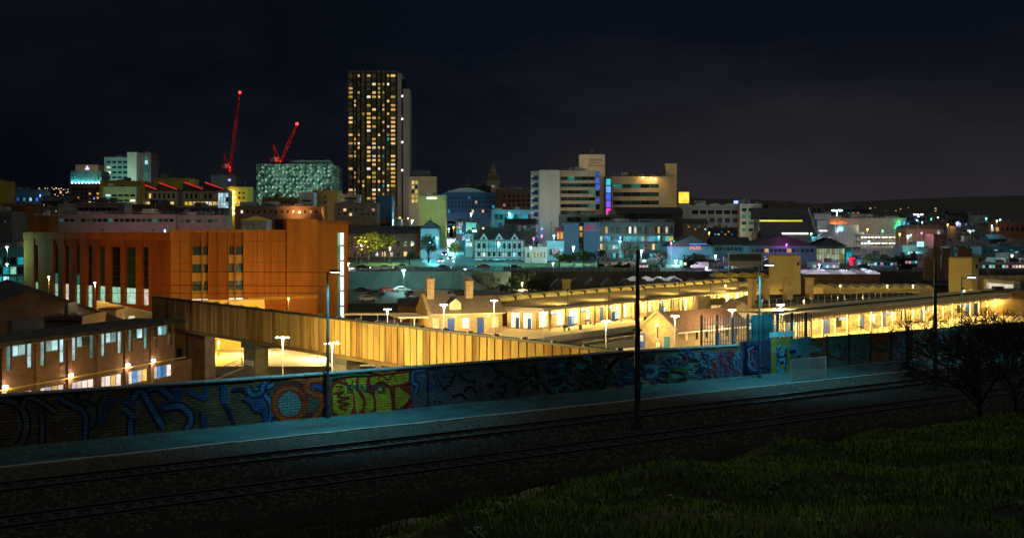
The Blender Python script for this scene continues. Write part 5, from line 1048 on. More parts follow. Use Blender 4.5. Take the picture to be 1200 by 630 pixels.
B = building('pale mint office block with four rows of dark windows', 122, 152, 185, 760, mintc, dep=14, zones=((124,150,187,211,4,4,.72,.45,AC([warm, white], .12, glass_t, 6)),), units=0)
B = building('tall beige slab beside the mint office block', 149, 160, 179, 752, cream, dep=14, units=0); B = building('grey slab with teal light strip behind the beige slab', 160, 177, 180, 765, grey, dep=16, units=0, zones=((169,174,183,212,1,6,.7,.95,lambda i, j: teal if j != 1 else cool),))
added_flood('added floodlight below the mint office block', 136, 214, 735, (0,1,.45), (.25,.95,.85), 9000); added_flood('added floodlight below the beige slab', 155, 214, 730, (0,1,.5), (1,.82,.55), 5000); added_flood('added teal floodlight below the grey slab', 172, 214, 735, (0,1,.5), (.4,.8,1), 4500)
building('olive yellow framed block with flat roof', 117, 166, 213, 500, yellowc, dep=14, units=0); building('pale green facade with dark ribbon windows', 121, 160, 220, 492, M('pale_green_cladding', (.42,.58,.42), .6, .15, .3), dep=5, units=0, zones=((123,159,226,244,5,3,.82,.42,AC([cool, white], .35, glass_t, 8)),))
added_flood('added green floodlight in front of the pale green facade', 140, 249, 470, (0,1,.35), (.65,1,.6), 2600); added_flood('added yellow floodlight beside the olive framed block', 120, 249, 474, (-.2,1,.6), (1,.85,.25), 1500)
# sawtooth studios with red roof edges
for i, (x0, x1, lb) in enumerate(((160,208,'stone studio block with red lit sawtooth roof and bright base'),(214,262,'stone studio block with red roof edge beside the white glazed end'))):
    S_ = building(lb, x0, x1, 224, 505-i*4, M('studio_stone', (.36,.28,.21), .85, .2, .4, streak=.3), 'studio_building', dep=14, units=0, par=0, zones=((x0+2,x1-2,226,233,8,1,.45,.8,AC([warm, dimw], .3, glass, 9+i)), (x0+2,x1-4,236,241,9,1,.8,.9,AC([white, yell, shop, cool], .8, warm, 12+i))))
    k = 505/FPX; w_ = (x1-x0)*k; h_ = CAMZ-(224-HZ)*k-S_.location.z
    for j in range(2):
        x = -w_/2+j*w_/2; o = MB().prism([(x,h_),(x+w_/2-.3,h_),(x+w_/2-.3,h_+.6),(x+1.0,h_+3.4),(x,h_+3.0)], .2, 13, 'y').build('sawtooth', grey_d, S_); fix_normals(o)
        o = MB().prism([(x+.9,h_+3.5),(x+w_/2-.2,h_+.7),(x+w_/2-.2,h_+1.0),(x+.9,h_+3.9)], -.2, .2, 'y').build('red_edge_light', E('red_neon', (1,.04,.04), .9, 0), S_); fix_normals(o)
building('yellow roof volume above the red edged studios', 180, 222, 209, 530, yellowc, dep=16, units=0, par=.2); added_flood('added yellow floodlight on the studio roof', 200, 222, 514, (0,1,.4), (1,.8,.15), 1900)
GE = building('bright white glazed stair end of the studio block', 255, 268, 225, 494, steel_w, 'glazed_end', dep=6, units=0, zones=((255.5,267.5,226,252,4,5,.88,.92,AC([E('glazed_white', (.72,.92,1), .8, .4), cool], .8, glass_t, 14)),))
Y = building('yellow apartment tower with a column of round white lights', 266, 290, 220, 520, yellowc, 'apartment_tower', dep=12, units=0, zones=((278,288,223,252,2,5,.5,.4,AC([warm], .1, glass, 15)),))
k = 520/FPX
for j in range(5):
    for x in (268.5, 274): z = CAMZ-(225+j*6.2-HZ)*k-Y.location.z; MB().tube(((x-278)*k, -.5, z), ((x-278)*k, -.02, z), .42, .42, 10).build('balcony_light', L_warm, Y); 
    light(Y, (-2.4, -1.6, z), 260, (1,.85,.3), .3)
building('dark flat office behind the yellow apartment tower', 286, 300, 224, 560, tealc, dep=10, units=1); building('faint grey tower block behind the studios', 247, 276, 206, 820, grey, dep=16, units=1); lamp('blue white lamp beside the yellow apartment tower', 291, 221, 545, None, (.5,.6,1), 1500, L_cool, .5)
# brick terraces between the orange block and the town
pk = M('pink_grey_panel', (.30,.22,.22), .7, .2, .3)
T1 = building('long pinkish low block with a ribbon of dark windows', 34, 206, 253, 330, pk, 'ribbon_block', dep=8, zones=((36,204,256,260,26,1,.82,.9,AC([dimg, teal], .4, [glass_t, glass], 16)),), units=3)
building('small pinkish upper block with sloped orange end', 88, 146, 239, 345, pk, 'ribbon_block', dep=7, zones=((91,138,243,247,7,1,.86,.9,AC([dimw], .2, glass, 17)),), units=1); building('right part of the pinkish block with window ribbon', 208, 262, 254, 332, pk, 'ribbon_block', dep=8, zones=((210,256,257,261,7,1,.82,.9,AC([dimg], .3, glass_t, 18)),), units=2)
building('orange brick stub at the far left', 12, 29, 244, 318, orb, 'brick_stub', dep=6, units=1); building('low orange brick roof range left of the ribbon block', 30, 58, 255, 310, orb, 'brick_range', dep=6, units=1); building('cream lit parapet block under the hotel', 68, 92, 240, 420, cream, 'parapet_block', dep=8, units=1); building('dark grey office at the far left edge', -14, 14, 250, 300, conc_d, dep=10, zones=((-12,12,253,262,6,2,.7,.5,AC([dimg, teal], .5, glass, 19)),), units=1)
building('red brick terrace below the studios', 155, 200, 241, 400, redb, 'brick_terrace', dep=8, units=1); building('dark rooftop offices above the orange block', 200, 262, 245, 380, grey_d, dep=8, units=3, zones=((228,244,248,253,2,1,.8,.7,lambda i, j: teal),))
S_ = building('small pavilion with lit yellow pyramid roof', 283, 312, 258, 330, conc_d, 'pavilion', dep=7.0, units=0, gable='hip', rh=1.4, roof=yellowc); added_flood('added yellow floodlight below the pavilion roof', 297, 264, 318, (0,1,.4), (1,.9,.2), 700)
building('wide dark red brick block behind the lift block', 275, 378, 243, 420, redb, 'brick_block', dep=10, units=2, zones=((280,374,246,250,14,1,.4,.8,AC([warm2, white], .18, glass, 21)),)); building('low ochre block with vertical slots below the panelled car park', 307, 350, 233, 440, ochre, 'ochre_block', dep=8, units=0, zones=((318,348,236,240,8,1,.5,.9,AC([warm2], .2, glass, 22)),)); building('small white box block beside the ochre block', 350, 367, 227, 430, whitec, 'white_block', dep=8, units=0, zones=((353,365,234,236,1,1,.9,.9,lambda i, j: glass),))
building('tall ochre block left of the great tower', 366, 396, 224, 440, ochre, 'ochre_block', dep=10, units=0, zones=((378,384,228,246,1,3,.5,.3,lambda i, j: glass),)); added_flood('added warm floodlight before the ochre blocks', 345, 249, 415, (0,1,.3), (1,.66,.2), 3000); added_flood('added warm floodlight before the tall ochre block', 384, 252, 418, (0,1,.5), (1,.66,.2), 2200)
building('red brick hotel with two rows of windows below the tower', 392, 442, 239, 410, redb, 'brick_hotel', dep=10, units=2, zones=((394,441,243,254,7,2,.5,.55,AC([warm, pink, dimg], .3, glass_t, 24), conc),)); building('blue clad block joining the brick hotel', 442, 459, 231, 420, bluec, 'blue_block', dep=9, units=0); building('pale rooftop office above the brick hotel', 400, 420, 229, 425, grey, 'rooftop_office', dep=8, units=0, zones=((403,418,231,234,1,1,.9,.8,lambda i, j: glass),))
added_flood('added pinkish floodlight before the pinkish low block', 120, 270, 312, (0,1,.3), (1,.62,.55), 1500); added_flood('second added floodlight, pinkish, before the pinkish low block', 180, 270, 312, (0,1,.3), (1,.62,.55), 1300); added_flood('third added floodlight, pinkish, before the right part of the low block', 235, 270, 314, (0,1,.3), (1,.66,.55), 900)
# panelled car park
CP = building('cube shaped car park clad in folded mint metal panels', 300, 389, 192, 540, M('car_park_core', (.05,.07,.06), .8, .3, .3), 'panelled_car_park', dep=34, units=0, par=0)
k = 540/FPX; w_ = 89*k; z1 = CAMZ-(192-HZ)*k-CP.location.z; z0 = CAMZ-(247-HZ)*k-CP.location.z; nc, nr = 22, 12
alu = [M('mint_aluminium', (.34,.50,.42), .45, .15, .5), M('mint_aluminium_dark', (.12,.22,.18), .45, .2, .5)]; pbox('lit_interior', E('car_park_interior', (.55,1,.78), 1.0, .45, .35), CP, -w_/2+.3, w_/2-.3, -.012, -.004, z0+.3, z1-.2); pans = []
cw, rh_ = w_/nc, (z1-z0)/nr
for a_ in range(4):
    ap = [(.22,.22),(.78,.22),(.78,.78),(.22,.78)][a_]; b = MB(); g_ = .42; cs_ = [(0,0,0),(cw,0,0),(cw,0,rh_),(0,0,rh_)]; cs_ = cs_[a_:]+cs_[:a_]; q0, q1, q2, q3 = [Vector(c_) for c_ in cs_]; b.v = [tuple(v_) for v_ in (q0.lerp(q1, g_), q1, q2, q3, q0.lerp(q3, g_), Vector((ap[0]*cw,-1.1,ap[1]*rh_)))]; b.f = [(0,1,5),(1,2,5),(2,3,5),(3,4,5),(4,0,5)]; me = bpy.data.meshes.new('panel'); me.from_pydata(b.v, [], b.f); me.materials.append(alu[a_ % 2]); pans.append(me)
rr = random.Random(2)
for i in range(nc):
    for j in range(nr): inst('panel', rr.choice(pans), CP, (-w_/2+i*cw, -.02, z0+j*rh_))
for i in range(7):
    for j in range(nr): o = inst('side_panel', rr.choice(pans), CP, (w_/2+.02, i*rh_*1.7, z0+j*rh_), PI/2)
pbox('plant_room', M('mint_plant_room', (.20,.30,.27), .6, .2, .3), CP, -w_*.02, w_*.46, 2, 12, z1+.1, z1+1.8); pbox('plant_room', grey_d, CP, -w_*.32, -w_*.1, 4, 12, z1+.1, z1+1.2)
for x in (312, 334, 358, 380): added_flood('added mint floodlight in front of the panelled car park '+{312:'left corner',334:'left half',358:'right half',380:'right corner'}[x], x, 231, 508, (0,1,.45), (.62,1,.74), 3000, 150)
# the great tower
tw = M('tower_frame', (.26,.22,.14), .7, .25, .3); tws = M('tower_slab_concrete', (.50,.44,.38), .8, .15, .2, streak=.2)
D = 650; k = D/FPX; X0 = (437-600)*k; zg = float(terr(X0, D))-2
TW = thing('residential_tower', 'tall slender residential tower with dozens of warm lit windows', 'tower', (X0, D, zg))
zt_ = CAMZ-(84-HZ)*k-zg; zb_ = CAMZ-(240-HZ)*k-zg; wx = 29*k
pbox('wall', tw, TW, -wx, wx, .5, 18, 0, zt_); pbox('roof_frame', tw, TW, -wx, wx+.5, .2, 18.5, zt_, zt_+.6)
cols = [(411,5.4),(415.9,1.9),(420.3,2.4),(425.6,2.4),(432,4.6),(438.2,4.6),(444.2,2.4),(449.2,2.2),(454.8,2.6),(460.5,5.6)]
pl = [.30,.22,.17,.19,.42,.50,.28,.24,.34,.48]; nrow = 31; fh = (zt_-zb_-1.2)/nrow; rr = random.Random(77); dk = MB(); dk2 = MB()
pal = [warm, warm, warm, warm2, warm2, white, yell, warm]; nl = 0
for ci, (cx_, cw_) in enumerate(cols):
    for j in range(nrow):
        x = (cx_-437)*k; z = zb_+j*fh; w2 = cw_*k/2*.86; r_ = rr.random()
        if r_ < pl[ci]*(1.25 if j < 24 else .8): pbox('window', rr.choice(pal), TW, x-w2, x+w2, .30, .42, z+.7, z+fh-.5); nl += 1
        elif r_ < .975: (dk if rr.random() < .5 else dk2).box(x-w2, x+w2, .32, .44, z+.6, z+fh-.5)
        else: pbox('window', rr.choice([blue, cyan, dimg, dimw]), TW, x-w2, x+w2, .30, .42, z+.45, z+fh-.35)
dk.build('unlit_windows', M('tower_unlit_glass', (.16,.155,.10), .2, .5, .2, spec=.6), TW)['kind'] = 'stuff'; dk2.build('curtained_windows', dimw, TW)['kind'] = 'stuff'
for fx in (413.9, 417.9, 422.8, 428.6, 435.1, 441.4, 446.8, 451.9, 457.2, 464.5): pbox('fin', blackp, TW, (fx-437)*k-.33, (fx-437)*k+.33, -.25, .48, zb_-1, zt_+.2)
for j in range(nrow+1): pbox('floor_edge', tw, TW, -wx, wx, .1, .48, zb_+j*fh-.12, zb_+j*fh+.25)
pbox('side_slab', tws, TW, wx+.02, wx+2.0, .6, 17, 0, zt_-1); pbox('dark_slot', blackp, TW, wx+2.0, wx+2.9, 2, 16, 0, zt_-4); pbox('outer_slab', tws, TW, wx+2.9, wx+6.6, 1.5, 15, 0, CAMZ-(104-HZ)*k-zg)
for y in (113, 140, 167, 200): pbox('stair_light', L_white, TW, wx+2.2, wx+2.7, 1.7, 1.98, CAMZ-(y-HZ)*k-zg, CAMZ-(y-HZ)*k-zg+.7)
added_flood('added floodlight at the foot of the great tower slab', 474, 259, 600, (.05,1,1.0), (.9,.85,.7), 9000, 90); lamp('warm lamp at the foot of the tower', 459, 262, 500, None, (1,.6,.3), 1500, L_warm, .3)
# cranes
def crane(label, bx, by, tx, ty, d, mat=redp):
    p = W(bx, by, d); q = W(tx, ty, d); zg = float(terr(p.x, d)); t = thing('luffing_crane', label, 'crane', (p.x, d, zg)); v = q-Vector((p.x, d, zg)); base = Vector((0,0,p.z-zg))
    m = MB(); hw = 1.0
    for sx in (-hw, hw):
        for sy in (-hw, hw): m.tube((sx,sy,0), (sx,sy,base.z), .16, .16, 4)
    n = int(base.z/2.2)
    for i in range(n): z = i*2.2; m.tube((-hw,-hw,z), (hw,-hw,z+2.2), .1, .1, 4); m.tube((hw,hw,z), (-hw,hw,z+2.2), .1, .1, 4)
    m.build('mast', mat, t); pbox('cab', steel_w, t, -3.2, -1.3, -1.2, 1.2, base.z-.5, base.z+2.2); pbox('counterweight', conc_d, t, -5.5, -3.3, -1.5, 1.5, base.z-1, base.z+2.0); pbox('slewing_deck', mat, t, -5.5, 1.5, -1.4, 1.4, base.z-.9, base.z-.4)
    j = MB(); L_ = (v-base).length; u = (v-base).normalized(); s_ = u.cross(Vector((0,1,0))).normalized(); f = Vector((0,1,0)); n = int(L_/2.0)
    ch = [s_*-.9+f*-.7, s_*.9+f*-.7, s_*-.9+f*.7, s_*.9+f*.7]
    for c in ch: j.tube(base+c*.6, base+u*L_*.5+c*.8, .13, .13, 4); j.tube(base+u*L_*.5+c*.8, base+u*L_+c*.3, .13, .1, 4)
    for i in range(n):
        a_ = base+u*L_*i/n; c_ = base+u*L_*(i+1)/n; w0 = .8-.5*abs(i/n-.5); j.tube(a_+ch[i % 2]*w0, c_+ch[(i+1) % 2]*w0, .07, .07, 4); j.tube(a_+ch[2+i % 2]*w0, c_+ch[2+(i+1) % 2]*w0, .07, .07, 4)
    j.build('jib', mat, t); af = base+Vector((-4.0,0,9)); MB().tube(base+Vector((-3,0,0)), af, .22, .18, 5).tube(base+Vector((0,0,0)), af, .18, .16, 5).build('a_frame', mat, t); MB().tube(af, base+u*L_*.96, .06, .06, 4).build('pendant_rope', steel_d, t)
    MB().tube(v+Vector((0,0,.2)), v+Vector((0,0,1.5)), .75, .75, 8).build('beacon', L_red, t); MB().tube(v+Vector((.4,0,-.3)), v+Vector((.4,0,-7)), .07, .07, 4).box(v.x+.1, v.x+.8, -.3, .3, v.z-8, v.z-7).build('hook_block', steel_d, t)
    light(t, v+Vector((-1.5,-4,-3)), 700, (1,.05,.03), .4); light(t, base+(v-base)*.5+Vector((-4,-9,0)), 1300, (1,.06,.04), .5); light(t, base+Vector((0,-6,3)), 900, (1,.08,.05), .4)
    for fz in (.5, 0): pbox('work_light', L_red, t, -.2, .2, -1.2, -1.0, base.z*(.99 if fz else .94), base.z*(.99 if fz else .94)+.5)
    return t
crane('tall red luffing crane with steep jib and red beacon', 270, 196, 281, 110, 720); crane('shorter red luffing crane leaning right above the panelled car park', 329, 189, 348, 147, 640)
pbox('site_light', L_blue, bpy.data.objects['luffing_crane'], -.8, .3, -1.6, -1.2, W(0,212,720).z-bpy.data.objects['luffing_crane'].location.z, W(0,210,720).z-bpy.data.objects['luffing_crane'].location.z)
# ------------------------------------------------------------------ centre of the town
fn = M('fin_stone', (.42,.33,.22), .8, .2, .3)
B = building('beige hotel block with upright fins right of the great tower', 479, 511, 208, 570, fn, 'finned_block', dep=12, units=0, zones=((482,490,211,238,2,5,.7,.7,AC([warm, yell], .55, glass, 40)),(492,510,240,250,4,1,.5,.7,AC([warm], .2, glass, 41))))
k = 570/FPX; h_ = CAMZ-(208-HZ)*k-B.location.z
for i in range(9): x = (492.5+i*2.1-495)*k; pbox('fin', fn, B, x-.18, x+.18, -.6, -.01, 6, h_+.5)
pbox('attic', grey_d, B, -6.4, 4, 1, 11, h_+.12, h_+3.6); added_flood('added warm floodlight below the finned block', 497, 243, 552, (0,1,.6), (1,.75,.4), 2500)
B = building('olive green rendered block with white sign', 491, 522, 230, 470, M('olive_render', (.40,.42,.16), .8, .15, .3), 'rendered_block', dep=10, units=0); k = 470/FPX; pbox('lit_sign', E('white_sign', (1,1,1), 1.6, .2), B, (500-506.5)*k, (512-506.5)*k, -.25, -.02, CAMZ-(233.2-HZ)*k-B.location.z, CAMZ-(231-HZ)*k-B.location.z)
added_flood('added olive floodlight before the rendered block', 505, 257, 452, (0,1,.5), (1,.95,.35), 2600)
B = building('dark blue glazed office with curved pale roof', 518, 581, 226, 560, bluec, dep=14, units=0, par=0, zones=((520,580,229,250,15,4,.55,.6,AC([warm, cyan, blue], .10, glass_b, 42)),)); k = 560/FPX; h_ = CAMZ-(226-HZ)*k-B.location.z; w_ = 63*k
o = MB().prism([(-w_/2+1+ (w_*.8)*i/10, h_+2.6*math.sin(PI*i/10)) for i in range(11)], 1, 13, 'y').build('curved_roof', M('pale_roof', (.30,.36,.40), .5, .2, .2), B); fix_normals(o)
# town hall clock tower
CT_ = thing('clock_tower', 'distant stone town hall clock tower with statue on top', 'tower', (W(578,0,900).x, 900, 17)); k = 900/FPX; zz = lambda y: CAMZ-(y-HZ)*k-17; cst = M('town_hall_stone', (.24,.20,.16), .85, .3, .3)
pbox('shaft', cst, CT_, -4.6, 4.6, -4.6, 4.6, 0, zz(214)); pbox('cornice', cst, CT_, -5.2, 5.2, -5.2, 5.2, zz(214), zz(212.5)); pbox('belfry', cst, CT_, -3.8, 3.8, -3.8, 3.8, zz(212.5), zz(205)); pbox('belfry_cornice', cst, CT_, -4.3, 4.3, -4.3, 4.3, zz(205), zz(204)); MB().tube((0,0,zz(204)), (0,0,zz(198)), 3.0, 2.4, 8).build('lantern', cst, CT_); MB().tube((0,0,zz(198)), (0,0,zz(192)), 2.6, .4, 8).build('dome', M('copper_dome', (.12,.20,.17), .7, .2, .3), CT_); MB().tube((0,0,zz(192)), (0,0,zz(186)), .4, .25, 6).build('statue', cst, CT_)
for x in (-2.4,0,2.4): pbox('belfry_opening', blackp, CT_, x-.6, x+.6, -3.9, -3.81, zz(211), zz(206))
pbox('clock_face', E('dim_clock', (.7,.9,.7), .15, 0), CT_, -1.3, 1.3, -4.72, -4.61, zz(220), zz(217)); pbox('base_hall', cst, CT_, -14, 20, -4, 10, 0, zz(222)); added_flood('added dim floodlight below the clock tower', 578, 224, 870, (0,1,.9), (1,.9,.6), 3000)
building('dark red brick warehouse right of the clock tower', 581, 624, 223, 570, redb, 'brick_warehouse', dep=12, units=1, zones=((588,622,227,243,6,3,.5,.5,AC([pink], .06, [glass], 43)),)); building('low dark rooftop range left of the clock tower', 540, 575, 219, 700, grey_d, dep=10, units=3)
B = building('low teal modern hall with white street lamp', 576, 626, 247, 480, tealc, 'modern_hall', dep=10, units=0, zones=((579,624,250,258,8,1,.85,.8,AC([teal, cyan], .25, glass_t, 44)),)); k = 480/FPX; pbox('magenta_sign', E('magenta_neon', (1,.05,.75), 2.2, 0), B, (608-601)*k, (622-601)*k, -.3, -.02, CAMZ-(261-HZ)*k-B.location.z, CAMZ-(259-HZ)*k-B.location.z); light(B, ((615-601)*k, -1.5, CAMZ-(261-HZ)*k-B.location.z), 500, (1,.1,.8), .3)
B = building('black and white timbered inn lit teal beside the street', 556, 614, 281, 388, M('inn_white', (.55,.58,.55), .8, .15, .5), 'timbered_inn', dep=10, units=0, gable='x', rh=3.6, roof=slate, zones=((558,612,284,292,9,1,.5,.75,AC([cool, cyan, warm], .25, glass, 45)),(558,612,294,301,9,1,.55,.75,AC([cool, cyan, white], .4, glass, 46)),(558,612,303,310,8,1,.7,.85,AC([cyan, cool], .5, glass_t, 47))))
k = 388/FPX; h_ = CAMZ-(281-HZ)*k-B.location.z
for i in range(19): x = -8.2+i*.91; pbox('timber', blackp, B, x-.09, x+.09, -.06, -.002, h_-5.8, h_-.1)
for z in (0,-2.0,-3.9,-5.9): pbox('timber_rail', blackp, B, -8.3, 8.3, -.10, -.061, h_+z-.3, h_+z-.08)
for x in (-5.2,0,5.2): o = MB().prism([(x-1.5,h_),(x+1.5,h_),(x,h_+2.2)], -.3, 3, 'y').build('gable', M('inn_gable', (.5,.54,.52), .8, .15, .5), B); fix_normals(o); pbox('gable_window', glass, B, x-.4, x+.4, -.36, -.3, h_+.2, h_+1.0)
pbox('chimney', brownb, B, -7.6, -6.6, 4, 5.2, h_+2, h_+5.2); pbox('chimney', brownb, B, 6.4, 7.4, 4, 5.2, h_+2, h_+5.2)
building('dark blue office behind the timbered inn', 568, 612, 268, 430, bluec, dep=8, units=1, zones=((570,610,270,276,9,1,.5,.7,AC([cyan], .1, glass_b, 48)),)); building('bright cream shop at the top of the lit street', 546, 558, 262, 440, cream, 'shop', dep=6, units=0, zones=((547,557,266,274,2,2,.7,.7,AC([warm, white], .6, glass, 49)),)); building('row of lit shops at the head of the street', 520, 560, 259, 560, brownb, 'shop', dep=8, units=1, zones=((522,558,261,265,10,1,.8,.8,AC([pink, warm, white], .7, glass, 50)),))
B = building('long dark roofed brick hall behind the yellow trees', 408, 498, 274, 402, redb, 'brick_hall', dep=12, units=0, gable='x', rh=2.8, roof=slate, zones=((412,496,281,290,10,1,.45,.6,AC([dimg, cyan], .2, [glass], 51)),(412,496,293,302,10,1,.45,.6,AC([dimw, warm], .2, [glass], 52)))); building('small gabled house with bluish lit gable by the street', 493, 513, 268, 396, M('grey_blue_render', (.30,.36,.42), .8, .2, .4), 'gabled_house', dep=8, units=0, gable='y', rh=3, roof=slate, zones=((496,511,275,285,3,1,.5,.6,AC([cool], .3, glass, 53)),)); building('arched amber lit shed below the tower', 444, 456, 262, 420, orb2, 'arched_shed', dep=6, units=0, gable='y', rh=1.6, roof=orb); building('dark railway arches range behind the brick hall', 408, 470, 258, 440, brownb, 'arches_range', dep=8, units=2)
building('low amber lit terrace behind the station', 596, 640, 324, 325, brownb, 'lit_terrace', dep=8, zb=-9.1, units=0, zones=((598,639,325.5,329,13,1,.7,.8,AC([warm, white, yell], .8, warm2, 54)),(598,634,332,336,12,1,.7,.8,AC([warm, yell], .7, dimw, 55)))); 
t = thing('stone_pillar', 'square stone pillar behind the station rooflights', 'pillar', (W(664,340,262).x, 262, -9.1)); pbox('shaft', stone, t, -.9, .9, 0, 1.8, 0, 7.2); pbox('cap', stone, t, -1.1, 1.1, -.2, 2, 7.2, 7.6)
BF = thing('roadside_fence', 'long blue roadside fence above the station', 'fence', (W(590,0,323).x, 323, -1.9))
for i in range(22): pbox('panel', M('blue_fence_panel', (.05,.13,.24), .5, .3, .4), BF, i*2.0, i*2.0+1.94, 0, .1, 0, 1.1); pbox('post', steel, BF, i*2-.06, i*2+.06, -.1, 0, 0, 1.25)
# ------------------------------------------------------------------ university blocks
uni = M('university_concrete', (.44,.37,.27), .85, .12, .3, streak=.25); d = 480; k = d/FPX
B = building('tall pale blank end wall of the university block', 632, 656, 200, d-4, M('university_end', (.46,.42,.36), .85, .12, .3, streak=.25), 'university_block', dep=14, units=0, par=.3); B2 = building('narrow window strip with white balconies on the university end', 622.5, 632, 202, d, uni, 'window_strip', dep=10, units=1, zones=((623,631.5,204,290,1,10,.85,.62,AC([cyan], .1, [glass_b], 60)),))
for j in range(10): z = CAMZ-(206+j*8.6-HZ)*k-B2.location.z; pbox('balcony', steel_w, B2, -1.9, -.6, -.8, -.02, z-.5, z+.3)
building('university wing with five ribbon window rows', 656, 698, 201, d, uni, 'university_wing', dep=14, units=2, zones=((657,697.5,205,253,5,6,.985,.52,AC([teal], .04, [glass, glass_t], 61)),))
U3 = building('university stair tower with lettering on its top', 679, 709, 181.5, d+8, M('university_tower_render', (.56,.48,.36), .85, .12, .3, streak=.25), 'university_tower', dep=12, units=0, par=.2, zones=((697,703,200,246,1,6,.9,.8,AC([blue], .4, glass_b, 62)),)); pbox('shoulder', uni, U3, -8.2, -5.4, 1, 10, 30, CAMZ-(194-HZ)*k-U3.location.z)
text(U3, 'wall_lettering', 'Sheffield\nHallam\nUniversity', 1.55, ((691.5-694)*k, -.1, CAMZ-(187.2-HZ)*k-U3.location.z), M('maroon_letters', (.06,.004,.03), .6, .1, 1), ext=.05)
GS = building('glass stair shaft glowing cyan blue and magenta', 709.5, 716.5, 208, d-2, grey_d, 'glass_stair', dep=8, units=0, zones=((710,716,209,252,1,5,.9,.86,lambda i, j: [E('stair_cyan', (.05,.8,.9), .9, .2), E('stair_sky', (.15,.45,1), 1.0, .2), E('stair_blue', (.05,.15,1), 1.0, .2), E('stair_violet', (.25,.12,1), .9, .2), E('stair_magenta', (1,.05,.6), 1.2, .2)][j]),))
building('long right university wing with ribbon windows', 717, 786, 208, d+4, uni, 'university_wing', dep=12, yaw=math.radians(-4), units=2, zones=((718.5,772,213,252,5,4,.985,.5,AC([teal], .05, [glass_t, glass], 63)),)); building('plain ochre lit tower ending the university wing', 780, 793, 193, d+6, M('uni_end_tower', (.58,.46,.24), .85, .12, .3), 'end_tower', dep=8, units=0)
for i, (x, y) in enumerate(((753.5,207.5),(762.5,208.5),(767.5,209))): lamp('orange roof lamp '+['first','second','third'][i]+' from the stair shaft on the university wing', x, y, 482, CAMZ-(212-HZ)*482/FPX, (1,.6,.15), 500, L_warm, .45, group='orange roof lamps on the university')
added_flood('added warm floodlight on the wing roof lighting the lettered tower', 690, 194, 478.5, (0,1,.1), (1,.80,.45), 1100, 110); added_flood('added orange floodlight under the ochre end tower', 786, 246, 462, (0,1,.9), (1,.65,.12), 2600); added_flood('added cool floodlight under the university end wall', 643, 291, 460, (0,1,.6), (.5,.8,1), 700); added_flood('added warm floodlight before the university tower', 694, 256, 458, (0,1,.9), (1,.80,.45), 2600); added_flood('added warm floodlight before the university wing', 672, 258, 456, (0,1,.7), (1,.8,.5), 900); added_flood('added warm floodlight before the right university wing', 740, 254, 458, (0,1,.6), (1,.8,.45), 700); added_flood('added warm floodlight high on the university end wall', 646, 262, 452, (0,1,1.2), (1,.76,.45), 4600)
B = thing('lit_billboard', 'bright yellow lit billboard on a roof right of the end tower', 'billboard', (W(801.5,0,520).x, 520, 4)); k5 = 520/FPX; zb5 = CAMZ-(238-HZ)*k5-4; pbox('screen', E('yellow_screen', (1,.62,.06), 1.4, .45, .35), B, -2.3, 2.3, 0, .3, zb5, zb5+5.0); pbox('frame', steel_d, B, -2.45, 2.45, .3, .6, zb5-.15, zb5+5.15); 
for x in (-1.6,1.6): pbox('leg', steel_d, B, x-.15, x+.15, .3, .6, 0, zb5)
# low academic building in front
glz = M('curtain_frame', (.14,.17,.17), .5, .2, .5); d = 398; k = d/FPX
cw_ = building('glass curtain walled academic block with lit office rows', 702, 790, 262, d, glz, 'curtain_block', dep=14, units=3, zones=((703,789,265,274,28,1,.86,.85,AC([warm, white, dimg], .2, [glass_t, dimg], 70)),(703,789,276,283,28,1,.86,.85,AC([cyan, cyan, mint], .45, [glass_t, dimg], 71)),(703,789,285,293,28,1,.86,.85,AC([warm, dimg], .15, [glass_t, teal], 72)),(703,789,296,304,28,1,.86,.85,AC([cyan, cool, dimg], .3, [glass_t], 73)),(703,789,306,314,14,1,.86,.9,AC([mint, cool, warm], .35, [glass_t, teal], 74))))
sb = M('slate_blue_panel', (.10,.19,.27), .6, .15, .3, streak=.3)
building('left slate blue windowless block of the academic building', 661, 678.5, 262, d-6, sb, 'panel_block', dep=12, units=0, par=.2); U6 = building('right slate blue block with pink sign lettering', 684, 703, 261, d-6, sb, 'panel_block', dep=12, units=0, par=.2); text(U6, 'wall_lettering', 'Sheffield\nHallam\nUniversity', .95, ((686-693.5)*k, -.1, CAMZ-(265.5-HZ)*k-U6.location.z), E('pink_letters', (.9,.08,.2), .5, 0), ext=.04); building('dark glazed slot between the two slate blue blocks', 678.5, 684, 263, d+1, grey_d, 'glazed_slot', dep=8, units=0, zones=((679,683.5,264,300,1,5,.9,.7,lambda i, j: [warm2, warm2, glass, glass, E('slot_lime', (.3,.8,.1), .3)][j]),))
building('pale penthouse floor on top of the academic building', 656, 732, 253, d+16, M('penthouse_grey', (.20,.22,.23), .7, .2, .4), 'penthouse', dep=8, units=1, zones=((664,716,246+8,260,6,1,.9,.8,AC([dimg], .3, glass, 75)),)); building('brown brick bay with warm windows left of the slate blocks', 651, 661, 268, d, redb, 'brick_bay', dep=8, units=0, zones=((652,660.5,270,282,2,1,.7,.7,AC([warm, warm2], .9, warm, 76)),)); building('dark sloped roof building climbing behind the academic block', 722, 800, 250, 440, grey_d, 'dark_roofed_hall', dep=14, units=2, gable='x', rh=2.5, roof=slate)
